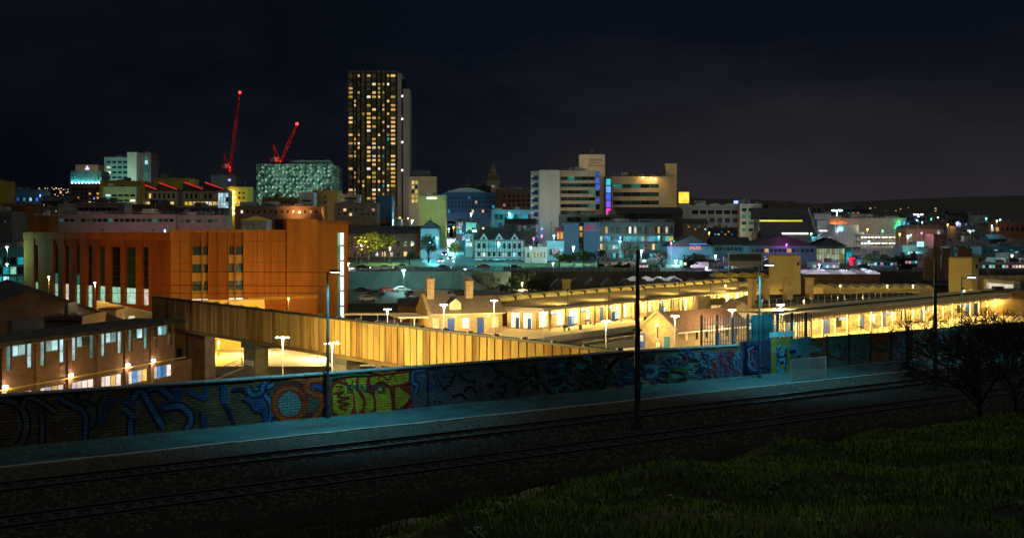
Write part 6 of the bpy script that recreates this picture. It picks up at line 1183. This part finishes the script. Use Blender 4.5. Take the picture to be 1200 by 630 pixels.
building('small cyan lit kiosk beside the slate blue blocks', 641, 661, 284, d-14, M('cyan_kiosk', (.35,.55,.58), .6, .15, .5), 'kiosk', dep=6, units=0, zones=((643,660,291,300,4,1,.7,.8,AC([pink, warm, cool], .7, glass, 77)),)); building('white terrace with green lit entrance left of the kiosk', 615, 641, 291, 372, whitec, 'terrace_house', dep=8, units=0, zones=((617,640,294,303,6,1,.6,.7,AC([cool, mint], .6, glass_t, 78)),)); building('low pale shops below the curtain walled block', 768, 800, 300, 376, M('pale_shop', (.40,.42,.40), .7, .2, .4), 'shop', dep=7, units=0, zones=((770,799,304,310,6,1,.8,.8,AC([cyan, cool], .6, glass_t, 79)),)); pbox('yellow_panel', E('yellow_lit_panel', (1,.75,.05), .6, .2), cw_, (784-746)*k, (789-746)*k, -.3, -.02, CAMZ-(293-HZ)*k-cw_.location.z, CAMZ-(279-HZ)*k-cw_.location.z)
# ------------------------------------------------------------------ right half
B = building('long grey office with wavy roof and window rows', 790, 868, 241, 505, grey, dep=14, units=0, par=0, zones=((810,866,246,251,6,1,.78,.9,AC([cyan], .1, glass, 80)),(830,866,255,261,4,1,.7,.9,AC([blue], .3, glass_b, 81)))); k = 505/FPX; h_ = CAMZ-(241-HZ)*k-B.location.z
for i in range(4): x = -12.5+i*6.6; o = MB().prism([(x+5.8*j/8, h_+1.1*math.sin(PI*j/8)) for j in range(9)], 0, 12, 'y').build('wave_roof', M('wave_roof_teal', (.25,.38,.42), .5, .15, .3), B); fix_normals(o)
building('white square office block with four window rows', 867, 893, 240, 500, whitec, dep=12, units=2, zones=((868,892,242,273,3,4,.66,.48,AC([teal], .2, [glass, glass_t], 82)),)); added_flood('added mint floodlight before the white square office', 880, 277, 478, (0,1,.5), (.7,1,.8), 2600); pbox('blue_sign', E('blue_white_sign', (.4,.55,1), 1.8, .3), B, 12.0, 16.5, 2, 2.4, h_+1.0, h_+2.3)
G = thing('barrel_roof_hall', 'dark tiered barrel roofed hall with two glowing strips', 'building', (W(926,0,478).x, 478, 1.0)); k = 478/FPX; zf = lambda y: CAMZ-(y-HZ)*k-1.0
for nm, y0, y1, yoff, m_ in (('upper', 262-19, 257, 6, 0), ('lower', 258, 272, 0, 1)):
    z0_, z1_ = zf(y1), zf(y0); prof = [(yoff, z0_)]+[(yoff+7*math.sin(PI/2*j/6)*.9, z0_+(z1_-z0_)*(1-math.cos(PI/2*j/6))**.5) for j in range(1, 7)]+[(yoff+16, z1_), (yoff+16, z0_)]
    o = MB().prism(prof, -11.8, 10.5, 'x').build('barrel_roof', slate, G); fix_normals(o); pbox('light_strip', E('yellow_strip', (1,.85,.05), .7, .1) if not m_ else E('white_strip', (1,.9,.8), 1.5, .1), G, -11.5, 7.5 if m_ else 6.5, yoff-.35, yoff-.05, z0_-.9, z0_-.2)
    for j in range(6): a_ = prof[j]; c_ = prof[j+1]; MB().tube((10.8, a_[0]-.2, a_[1]), (10.8, c_[0]-.2, c_[1]), .3, .3, 6).build('end_rib', steel_w, G)
pbox('base', conc_d, G, -11.8, 10.5, .2, 20, 0, zf(272)); pbox('end_pavilion', M('pavilion_panel', (.45,.44,.38), .7, .15, .4), G, 11.2, 16.5, 0, 8, 0, zf(258)); pbox('pavilion_sign', E('white_sign', (1,1,1), 1.6, .2), G, 11.9, 15.6, -.2, -.02, zf(271), zf(269.6)); pbox('light_roof', M('pale_grey_roof', (.36,.37,.38), .6, .2, .4), G, 11.0, 18, 4, 14, zf(257), zf(250))
d = 372; k = d/FPX
hb = M('hub_blue_cladding', (.10,.24,.32), .5, .2, .3)
H1 = building('blue clad gabled students hall with neon sign', 782, 836, 289, d, hb, 'gabled_hall', dep=16, units=0, gable='y', rh=3.6, roof=slate, zones=((800,832,298,306,8,1,.85,.8,AC([teal, cyan], .3, glass_t, 83)),)); text(H1, 'neon_sign', 'HUBS', 1.5, ((808-809)*k, -.35, CAMZ-(292-HZ)*k-H1.location.z), E('red_blue_neon', (1,.10,.16), 1.6, 0), ext=.05); pbox('neon_bar', E('blue_neon', (.1,.3,1), 1.8, 0), H1, (808-809)*k, (828-809)*k, -.3, -.02, CAMZ-(286.2-HZ)*k-H1.location.z, CAMZ-(285.5-HZ)*k-H1.location.z)
building('long dark roofed middle of the blue clad hall', 836, 880, 287, d+4, hb, 'hall_middle', dep=12, units=0, gable='x', rh=2.6, roof=slate, zones=((838,878,289,294,9,1,.8,.8,AC([dimg, cool], .3, glass_t, 84)),)); H2 = building('blue clad hall with wide low gable above the cream tower', 876, 957, 288, d-4, hb, 'gabled_hall', dep=16, units=0, gable='y', rh=3.6, roof=slate, zones=((880,954,291,296,14,1,.85,.8,AC([dimg, warm], .25, glass_t, 85)),(880,900,299,307,4,1,.8,.8,AC([dimg], .2, glass_t, 86))))
building('yellow green lit glass hall right of the wide gable', 956, 991, 288, d, glz, 'glass_hall', dep=12, units=0, gable='hip', rh=2.6, roof=slate, zones=((957,990,291,311,11,3,.9,.94,AC([E('glass_hall_pane', (.55,.62,.28), .32, .4), E('glass_hall_pane_bright', (.7,.8,.5), .55, .4)], .9, dimg, 87)),)); building('cyan lit glazed corner of the glass hall', 991, 999, 293, d+2, tealc, 'glazed_corner', dep=6, units=0, zones=((991.5,998.5,295,311,2,3,.9,.9,AC([cyan, teal], .9, cyan, 88)),))
GN = thing('sign_gantry', 'white rectangular gantry frame before the dark hall', 'gantry', (W(873.5,0,330).x, 330, -1.9)); k3 = 330/FPX; zt3 = CAMZ-(296.5-HZ)*k3+1.9; zb3 = CAMZ-(311-HZ)*k3+1.9; hw = 19.5*k3
pbox('beam', steel_w, GN, -hw, hw, -.1, .1, zt3-.2, zt3); pbox('beam', steel_w, GN, -hw, hw, -.1, .1, zb3-.2, zb3)
for x in (-hw, hw): pbox('leg', steel_w, GN, x-.12, x+.12, -.13, .13, 0, zt3+.02)
pbox('lower_panel', M('gantry_panel', (.42,.40,.36), .7, .15, 1), GN, -hw+.13, hw-.13, .11, .2, zb3, zb3+1.3); pbox('upper_panel', M('gantry_dark_panel', (.05,.08,.10), .4, .2, 1), GN, -hw+.13, hw-.13, .11, .2, zb3+1.3, zt3-.2)
added_flood('added white floodlight below the gantry frame', 862, 320, 326, (.2,1,.5), (.9,.95,1), 700)
# cinema box, drum and lit car park decks
d = 485; k = d/FPX
PB = building('large windowless grey brown box with green and blue chevron lights', 966, 1062, 256, d, M('ribbed_cladding', (.27,.235,.21), .7, .15, .3), 'leisure_box', dep=26, units=2, par=.2); zP = lambda y: CAMZ-(y-HZ)*k-PB.location.z; xP = lambda x: (x-1014)*k
for i in range(32): pbox('cladding_rib', M('cladding_rib', (.30,.26,.23), .7, .15, .3), PB, xP(967+i*3), xP(967+i*3)+.2, -.14, -.001, 4, zP(256))
for nm, pts, col in (('green_neon', ((1048,268),(1052.5,258.5),(1057,268)), (.05,1,.25)), ('blue_neon_chevron', ((1052,263),(1056,271.5),(1060,259)), (.05,.35,1))):
    b = MB()
    for a_, c_ in zip(pts, pts[1:]): b.tube((xP(a_[0]), -.45, zP(a_[1])), (xP(c_[0]), -.45, zP(c_[1])), .3, .3, 6)
    b.build(nm, E('neon_'+nm, col, 1.5, 0), PB); light(PB, (xP(pts[1][0]), -3, zP(pts[1][1])), 420, col, .4)
b = MB()
for i, x in enumerate(np.linspace(970, 990, 9)): b.box(xP(x), xP(x+1.6), -.4, -.02, zP(262.5), zP(258.5+(i % 3)*.7))
b.build('orange_sign', E('orange_sign', (1,.25,.02), 1.1, .3), PB); light(PB, (xP(980), -3, zP(263)), 900, (1,.3,.05), .4)
DR = thing('drum_building', 'pale ribbed drum shaped building below the orange sign', 'building', (W(994,0,470).x, 470+8, 1.0)); kd = 470/FPX; zd = lambda y: CAMZ-(y-HZ)*kd-1.0
for nm, r_, y0, y1 in (('drum', 8.6, 310, 272), ('upper_drum', 6.4, 272, 263.5)):
    b = MB(); b.tube((0,0,max(0, zd(y0))), (0,0,zd(y1)), r_, r_, 40); b.build(nm, M('drum_cladding', (.50,.50,.44), .7, .12, .3), DR)
    for i in range(20): a_ = PI+PI*i/19; pbox('rib', steel, DR, math.cos(a_)*r_-.08, math.cos(a_)*r_+.08, math.sin(a_)*r_-.12, math.sin(a_)*r_+.02, max(0, zd(y0)), zd(y1))
added_flood('added warm floodlight before the leisure box', 1030, 274, 466, (0,1,.5), (1,.66,.42), 3000); added_flood('second added floodlight, warm, before the leisure box', 1056, 274, 468, (0,1,.5), (1,.7,.5), 1800); added_flood('added warm floodlight before the orange brick depot', 1082, 292, 436, (0,1,.4), (1,.6,.3), 1700); added_flood('added pale floodlight before the drum building', 994, 296, 448, (0,1,.6), (1,.97,.75), 3600)
dk_ = M('deck_concrete', (.42,.40,.36), .85, .15, .4); CD = thing('car_park_decks', 'open car park decks glowing with white strip lights', 'building', (W(1036,0,462).x, 462, 1.0)); kc = 462/FPX; zk = lambda y: CAMZ-(y-HZ)*kc-1.0; w_ = 27*kc
for i, y in enumerate((276, 283, 290, 297, 304)):
    pbox('deck', dk_, CD, -w_*(1.0 if i < 3 else 1.4), w_, 0, 14, zk(y)-.5, zk(y)+.5)
    for j in range(13):
        x = -w_+w_*2*(j+.5)/13; pbox('strip_light', stripl if (i+j) % 3 else L_warm, CD, x-.4, x+.4, 1.0, 1.3, zk(y)-.75, zk(y)-.6)
    light(CD, (-w_*.4, 3, zk(y)-1.1), 800, (1,.95,.85), .3); light(CD, (w_*.5, 3, zk(y)-1.1), 800, (1,.85,.6), .3)
for j in range(8): pbox('column', dk_, CD, -w_+j*w_*2/7-.15, -w_+j*w_*2/7+.15, .3, .6, 0, zk(276))
pbox('back_wall', M('deck_wall', (.40,.36,.30), .85, .15, .4), CD, -w_*1.4, w_, 14, 14.4, 0, zk(275))
building('orange brick gabled depot right of the leisure box', 1062, 1106, 268, 450, M('depot_brick', (.26,.13,.07), .9, .2, .4), 'depot', dep=12, units=0, gable='x', rh=1.5, roof=brownb); building('small red brick block beside the depot', 1094, 1110, 276, 430, redb, 'brick_block', dep=8, units=1); SCN = building('low teal glazed station concourse with blue screen', 1058, 1088, 289, 400, tealc, 'concourse', dep=10, units=0, zones=((1060,1086,294,304,8,1,.85,.85,AC([cyan, cool], .7, glass_t, 90)),)); ks = 400/FPX; pbox('blue_screen', E('blue_screen', (.35,.65,1), 1.8, .2), SCN, (1074-1073)*ks, (1082-1073)*ks, -.6, -.3, CAMZ-(289-HZ)*ks-SCN.location.z, CAMZ-(283-HZ)*ks-SCN.location.z); pbox('screen_mount', steel_d, SCN, 1.1, 1.4, -.3, .4, CAMZ-(290.5-HZ)*ks-SCN.location.z, CAMZ-(284-HZ)*ks-SCN.location.z)
building('cyan glazed shop row below the car park decks', 1006, 1058, 301, 396, tealc, 'shop', dep=8, units=0, zones=((1008,1056,303,310,12,1,.85,.85,AC([cyan, cool, teal], .7, glass_t, 91)),))
RS = thing('red_sign', 'tapered bright red lit sign beside the glass hall', 'sign', (W(998.5,0,352).x, 352, -1.8)); kr = 352/FPX; z_1, z_0 = CAMZ-(301.5-HZ)*kr+1.8, CAMZ-(311-HZ)*kr+1.8; o = MB().prism([(-.6,z_0),(.75,z_0),(.95,z_1),(-1.0,z_1)], 0, .3, 'y').build('panel', E('red_sign_panel', (1,.02,.06), 1.0, .15), RS); fix_normals(o); pbox('post', steel_d, RS, -.1, .1, .05, .25, 0, z_0-.01)
rows = [('dark long office under the far hill',1108,1150,253,620,grey_d,8,2,[warm, cyan],.15),('dark tower with pale top beside the long office',1146,1158,253,600,conc,3,4,[dimw],.1),('low flat dark building with orange lit roof',1158,1215,262,560,redb,9,1,[warm, white],.25),('pale roofed warehouse right of the depot',1108,1158,284,430,conc,6,1,[dimg],.2),('teal glazed block at the far right',1150,1215,290,420,tealc,10,2,[cyan, cool],.25),('white lit glass pavilion at the right edge',1174,1216,304,372,whitec,8,1,[white, mint, shop],.9),('brown block behind the pale roofed warehouse',1120,1156,266,520,brownb,6,3,[cool],.12),('dark low workshop at the far right',1096,1130,294,390,grey_d,6,1,[cyan, cool],.35),('grey block with blue lamps under the hill',1060,1110,252,700,grey,10,2,[cyan, blue],.2),('brick range left of the far hill',1080,1112,261,560,brownb,5,1,[warm],.3),('dark rooftop behind the barrel hall',900,965,240,620,brownb,10,1,[warm2],.05),('far dim offices behind the drum',960,1010,251,640,grey_d,8,1,[cyan],.2)]
for i, (lb, x0, x1, yt, d, m_, c, r, pl_, lit_) in enumerate(rows):
    yb = HZ+(CAMZ-float(terr(W((x0+x1)/2,0,d).x, d)))/d*FPX; yb = min(yb-2, yt+r*7+4); building(lb, x0, x1, yt, d, m_, dep=12, units=2 if i % 2 else 1, seed=i, zones=((x0+2,x1-2,yt+2,max(yb, yt+4),c,r,.6,.5,AC(pl_, lit_, [glass, glass_t], 100+i)),))
# dim filler roofs deep in the town
rr = random.Random(21)
fil = [('grey slab','grey'),('brown terrace','brown'),('stone warehouse','stone'),('dark office','dark'),('red brick terrace','red')]
spots = [(60,244,470),(100,250,450),(330,250,470),(505,244,620),(560,240,640),(610,262,440),(640,255,600),(815,262,450),(850,268,440),(905,276,425),(965,279,440),(1040,262,600),(1100,300,345),(1170,280,500),(20,240,520),(225,238,560),(420,262,470),(760,262,430),(1000,246,700),(1130,250,760)]
nearw = ['under the hillside lights','above the pinkish block','above the lift block','beside the olive block','left of the red warehouse','below the magenta sign','behind the university end wall','below the wavy roofed office','above the long dark roofed hall','beside the barrel roofed hall','below the drum building','behind the chevron box','behind the cream tower at far right','under the far hill','at the far left','behind the white glazed end','under the great tower','behind the curtain walled block','behind the tall cyan mast','left of the far hill']
for i, (x, y, d) in enumerate(spots):
    nm, c = fil[i % 5]; hw = rr.uniform(9, 20); m_ = {'grey': grey, 'brown': brownb, 'stone': beige, 'dark': grey_d, 'red': redb}[c]
    building('dim '+nm+' '+nearw[i], x-hw, x+hw, y, d, m_, ['slab_block','terrace','warehouse','office_building','terrace'][i % 5], dep=10, units=1, seed=i, gable='x' if i % 2 else None, rh=2, roof=slate, zones=((x-hw+1, x+hw-1, y+2, y+8, 7, 2, .5, .5, AC([warm, cyan, cool, warm2], .3, [glass, glass_t], 200+i)),))
# small buildings lining the lit street and the road behind the station
wv = [whitec, cream, redb, grey, bluec, beige]
for i, (x0, x1, yt, d, lb) in enumerate(((497,508,272,410,'white shop on the left pavement of the lit street'),(503,513,266,455,'cream shop farther up the left side of the street'),(507,516,260,520,'brick shop near the top left of the street'),(545,554,274,405,'grey shop on the right pavement of the lit street'),(541,549,266,455,'blue fronted shop farther up the right side'),(534,543,259,530,'beige shop near the top right of the street'))):
    building(lb, x0, x1, yt, d, wv[i], 'street_shop', dep=14, units=0, gable='y' if i % 2 else None, rh=1.6, roof=slate, zones=((x0+.6,x1-.6,yt+2,yt+9,3,2,.6,.6,AC([cool, cyan, white], .45, [glass_b, glass_t], 300+i)),(x0+.6,x1-.6,yt+10,yt+15,2,1,.85,.85,AC([cool, cyan, white, pink], .85, glass_t, 320+i))))
for i, (px, d, c_) in enumerate(((517,372,car_w),(521,410,car_k),(527,440,car_s),(520,500,car_r),(528,385,car_b))):
    x = W(px,0,d).x; car(['white','black','silver','red','navy'][i]+' car on the lit street '+['at its foot','a little way up','halfway up','near the top','beside the yellow tree'][i], Vector((x, d, float(terr(x,d))+.11)), -PI/2, c_, head=True)
low = [(800,846,306,350,'low dark depot with violet lit front behind the sawtooth hall'),(1004,1052,306,348,'long low shop row with bright windows right of the red sign'),(1052,1096,304,352,'low glazed bus shelter range right of the shop row'),(1096,1140,307,346,'low dark store behind the second cream tower'),(1150,1214,309,344,'bright low pavilion row at the right edge'),(952,984,309,346,'low bright kiosk row below the glass hall'),(836,900,310,342,'low dark wall of kiosks below the gantry'),(700,740,308,352,'low pale kiosks behind the thick tram pole'),(740,780,309,352,'low teal kiosks left of the students hall')]
for i, (x0, x1, yt, d, lb) in enumerate(low):
    building(lb, x0, x1, yt, d, [grey_d, tealc, bluec, brownb, whitec, grey, conc_d, beige, tealc][i], 'kiosk_row', dep=6, units=2, zones=((x0+1,x1-1,yt+1.2,yt+5,int((x1-x0)/4),1,.8,.8,AC([cool, cyan, white, mint, pink], [.35,.7,.6,.3,.85,.6,.25,.6,.5][i], [glass_t, glass], 400+i)),))
for i, (x, d, h, r) in enumerate(((855,345,4,3),(905,346,4,3),(1016,344,3.5,2.6),(1048,346,4,3),(1090,345,4.5,3),(1145,344,4,3),(812,346,4.5,3),(776,350,5,3.2))):
    tree('roadside tree '+['left of the gantry','right of the gantry','by the red sign','by the shop row','beside the second cream tower','left of the bright pavilion row','below the neon sign','below the curtain walled block'][i], x, 0, d, h, r, [lf_d, lf_b, lf_g][i % 3], 420, .26, 60+i, 'tree', 'roadside trees behind the station')
# hillside lights: a far-off town nobody could count
for nm, lb, col, st_, xr, yr, dr, n in (('distant_town_lights', 'scattered warm lights of houses on the far left hillside', (1,.6,.25), 1.3, (45,84), (219,243), (2200,3000), 70), ('distant_street_lights', 'tiny lights along the far right hillside', (1,.55,.3), 1.0, (1000,1110), (243,250), (2000,2600), 26), ('distant_white_lights', 'tiny cool lights scattered over the far left town', (.8,.85,1), 1.2, (0,90), (222,240), (2000,2800), 24)):
    b = MB(); rr = random.Random(len(nm))
    for i in range(n): p = W(rr.uniform(*xr), rr.uniform(*yr), rr.uniform(*dr)); s_ = rr.uniform(.4,1.3); b.box(p.x-s_, p.x+s_, p.y-s_, p.y+s_, p.z-s_*.8, p.z+s_*.8)
    tag(b.build(nm, E('far_'+nm, col, st_, 0)), lb, 'lights', kind='stuff')
# ------------------------------------------------------------------ street lamps of the town
TL = (.12,.85,1.0); WL = (.9,.97,1)
lamps = [('bright white lamp over the station car park',473,316,300,-6.5,(.45,1,.92),5200,L_teal,.55,1),('very bright lamp at the foot of the lit street',556,270,392,None,TL,5200,L_teal,.7,1),('lamp beside the olive rendered block',483,258,440,None,(.5,.8,1),1800,L_cool,.4,1),('lamp in front of the dark blue office',552,250,520,None,(.4,.6,1),2600,L_cool,.45,1),('lamp in front of the low teal hall',597,249.5,465,None,TL,1700,L_cool,.42,1),('green lamp on the dark office behind the inn',596,278,402,None,(.1,1,.35),900,L_green,.5,1),('lamp before the timbered inn',584,284,372,None,TL,2000,L_cool,.35,1),('lamp before the left slate blue block',672,289,366,None,(.45,.9,1),2200,L_cool,.4,1),('lamp beside the thick tram pole in the distance',752,293,352,None,(.6,.95,1),2200,L_cool,.4,1),('lamp before the students hall with neon sign',838.5,299,352,None,(.5,.85,1),1700,L_cool,.36,1),('lamp on the pavement at the hall foot',792,305,362,None,(.3,1,.85),2400,L_teal,.55,1),('tall cyan floodlight mast beside the orange sign',981,246,430,None,(.55,.95,1),4200,L_teal,.75,2),('tall double mast before the brick depot',1076,251,430,None,(.7,.8,1),3200,L_cool,.5,2),('lamp on the roof edge of the leisure box',1034,254.5,500,None,(1,.95,.8),900,L_white,.5,1),('second lamp on the roof edge of the leisure box',1049,254.5,500,None,(1,.95,.8),900,L_white,.55,1),('street lamp left beside the stair tower',402,305,352,-1.9,(.85,.9,1),2200,L_cool,.5,1),('second street lamp beside the stair tower',408,308,345,-1.9,(1,.85,.8),1400,L_white,.4,1),('lamp among the yellow trees',423,286,368,None,(1,.9,.35),2600,L_white,.3,1),('lamp by the small green tree',457,290,366,None,(.8,1,.5),1800,L_white,.3,1),('lamp by the dark green street tree',504,284,384,None,TL,1500,L_cool,.3,1),('lamp halfway along the roadside',545,315,336,-1.9,TL,1800,L_cool,.35,1),('lamp on the lit street middle',531,281,430,None,TL,4200,L_teal,.35,1),('lamp high on the lit street',526,268,540,None,(.6,.9,1),3000,L_cool,.4,1),('blue lamp in front of the far hotel',47,228,620,None,(.2,.3,1),1200,L_blue,.45,1),('lamp near the red crane foot',193,269,305,None,(.5,.6,1),500,L_blue,.3,1),('lamp left of the orange block',8,289,250,-9.1,(.3,1,.8),700,L_cool,.3,1),('second lamp left of the orange block',8,309,250,-9.1,(.3,1,.8),260,L_cool,.28,1),('lamp over the concourse screen',1064,276,395,None,(.8,1,.8),1500,L_teal,.35,1),('blue lamp below the far hill',1122,260,520,None,(.4,.5,1),1200,L_blue,.5,1),('lamp at the teal block far right',1158,303,385,None,(.4,.7,1),1500,L_cool,.45,1),('lamp beside the far right pavilion',1186,299,360,None,(.8,1,.9),1500,L_white,.3,1),('lamp behind the cream tower on the far right',1110,296,372,None,TL,1400,L_cool,.3,1),('warm lamp at the amber terrace',612,331,312,-9.1,(1,.75,.35),900,L_warm,.28,1),('lamp over the white terrace entrance',622,289,358,None,(.5,1,.8),1500,L_teal,.3,1),('roadside lamp at the shrubs',648,308,342,-1.9,(.6,1,.6),1500,L_cool,.3,1),('roadside lamp behind the sawtooth hall',828,313,332,-1.9,(.8,.6,1),1300,L_cool,.3,1),('roadside lamp right of the lift tower',960,310,335,-1.9,(.7,.6,1),1500,L_cool,.3,1),('roadside lamp by the red sign',1010,310,340,-1.9,(.7,.65,1),1300,L_cool,.3,1)]
for lb, x, y, d, zg, c, pw, lm, r, hd in lamps: lamp(lb, x, y, d, zg, c, pw*(1.2 if x in (552, 473, 622, 648) else 4.2 if 480 < x < 640 else 2.8 if 380 < x < 800 else 2.3), lm, r, heads=hd, arm=1.3)

rr = random.Random(55)
for i in range(96):  # filler lamps added at random for more points of town light
    px = rr.uniform(395, 1190); d = rr.uniform(360, 640); x = W(px,0,d).x; z = float(terr(x, d))+rr.uniform(6,9); py = HZ+(CAMZ-z)/d*FPX; c_, lm = rr.choice([(TL, L_teal),(TL, L_teal),((.3,.6,1), L_cool),((1,.7,.3), L_warm),((1,.5,.1), L_sod),((.1,1,.4), L_green),((1,.1,.7), E('lamp_magenta', (1,.08,.7), 6, 0)),((.15,.25,1), L_blue)])
    cn = {'lamp_teal': 'teal', 'lamp_cool': 'cool white', 'lamp_warm': 'warm white', 'lamp_sodium': 'sodium orange', 'lamp_green': 'green', 'lamp_magenta': 'magenta', 'lamp_blue': 'blue'}[lm.name]; lamp('small distant '+cn+' filler lamp among the town roofs', px, py, d, None, c_, rr.uniform(700,1700), lm, rr.uniform(.26,.42), group='small distant '+cn+' filler lamps')
for i, (px, d) in enumerate(((425,334),(452,334),(470,342),(520,334),(566,342),(604,334),(820,342),(872,336),(1012,336),(1060,330),(1128,334))):
    car(['dark saloon','white saloon','silver saloon','navy saloon','red saloon','black saloon','pale van','grey van','teal saloon','black hatchback','white hatchback'][i]+' driving on the road '+['near the stair tower','below the yellow trees','above the bright car park lamp','at the street corner','before the timbered inn','above the amber terrace','below the neon sign','before the gantry','by the red sign','right of the shop row','behind the second cream tower'][i], Vector((W(px,0,d).x, d, -1.84)), 0 if d < 338 else PI, [car_k, car_w, car_s, car_b, car_r, car_k, car_w, car_s, car_t, car_k, car_w][i], i in (6,7), head=True)
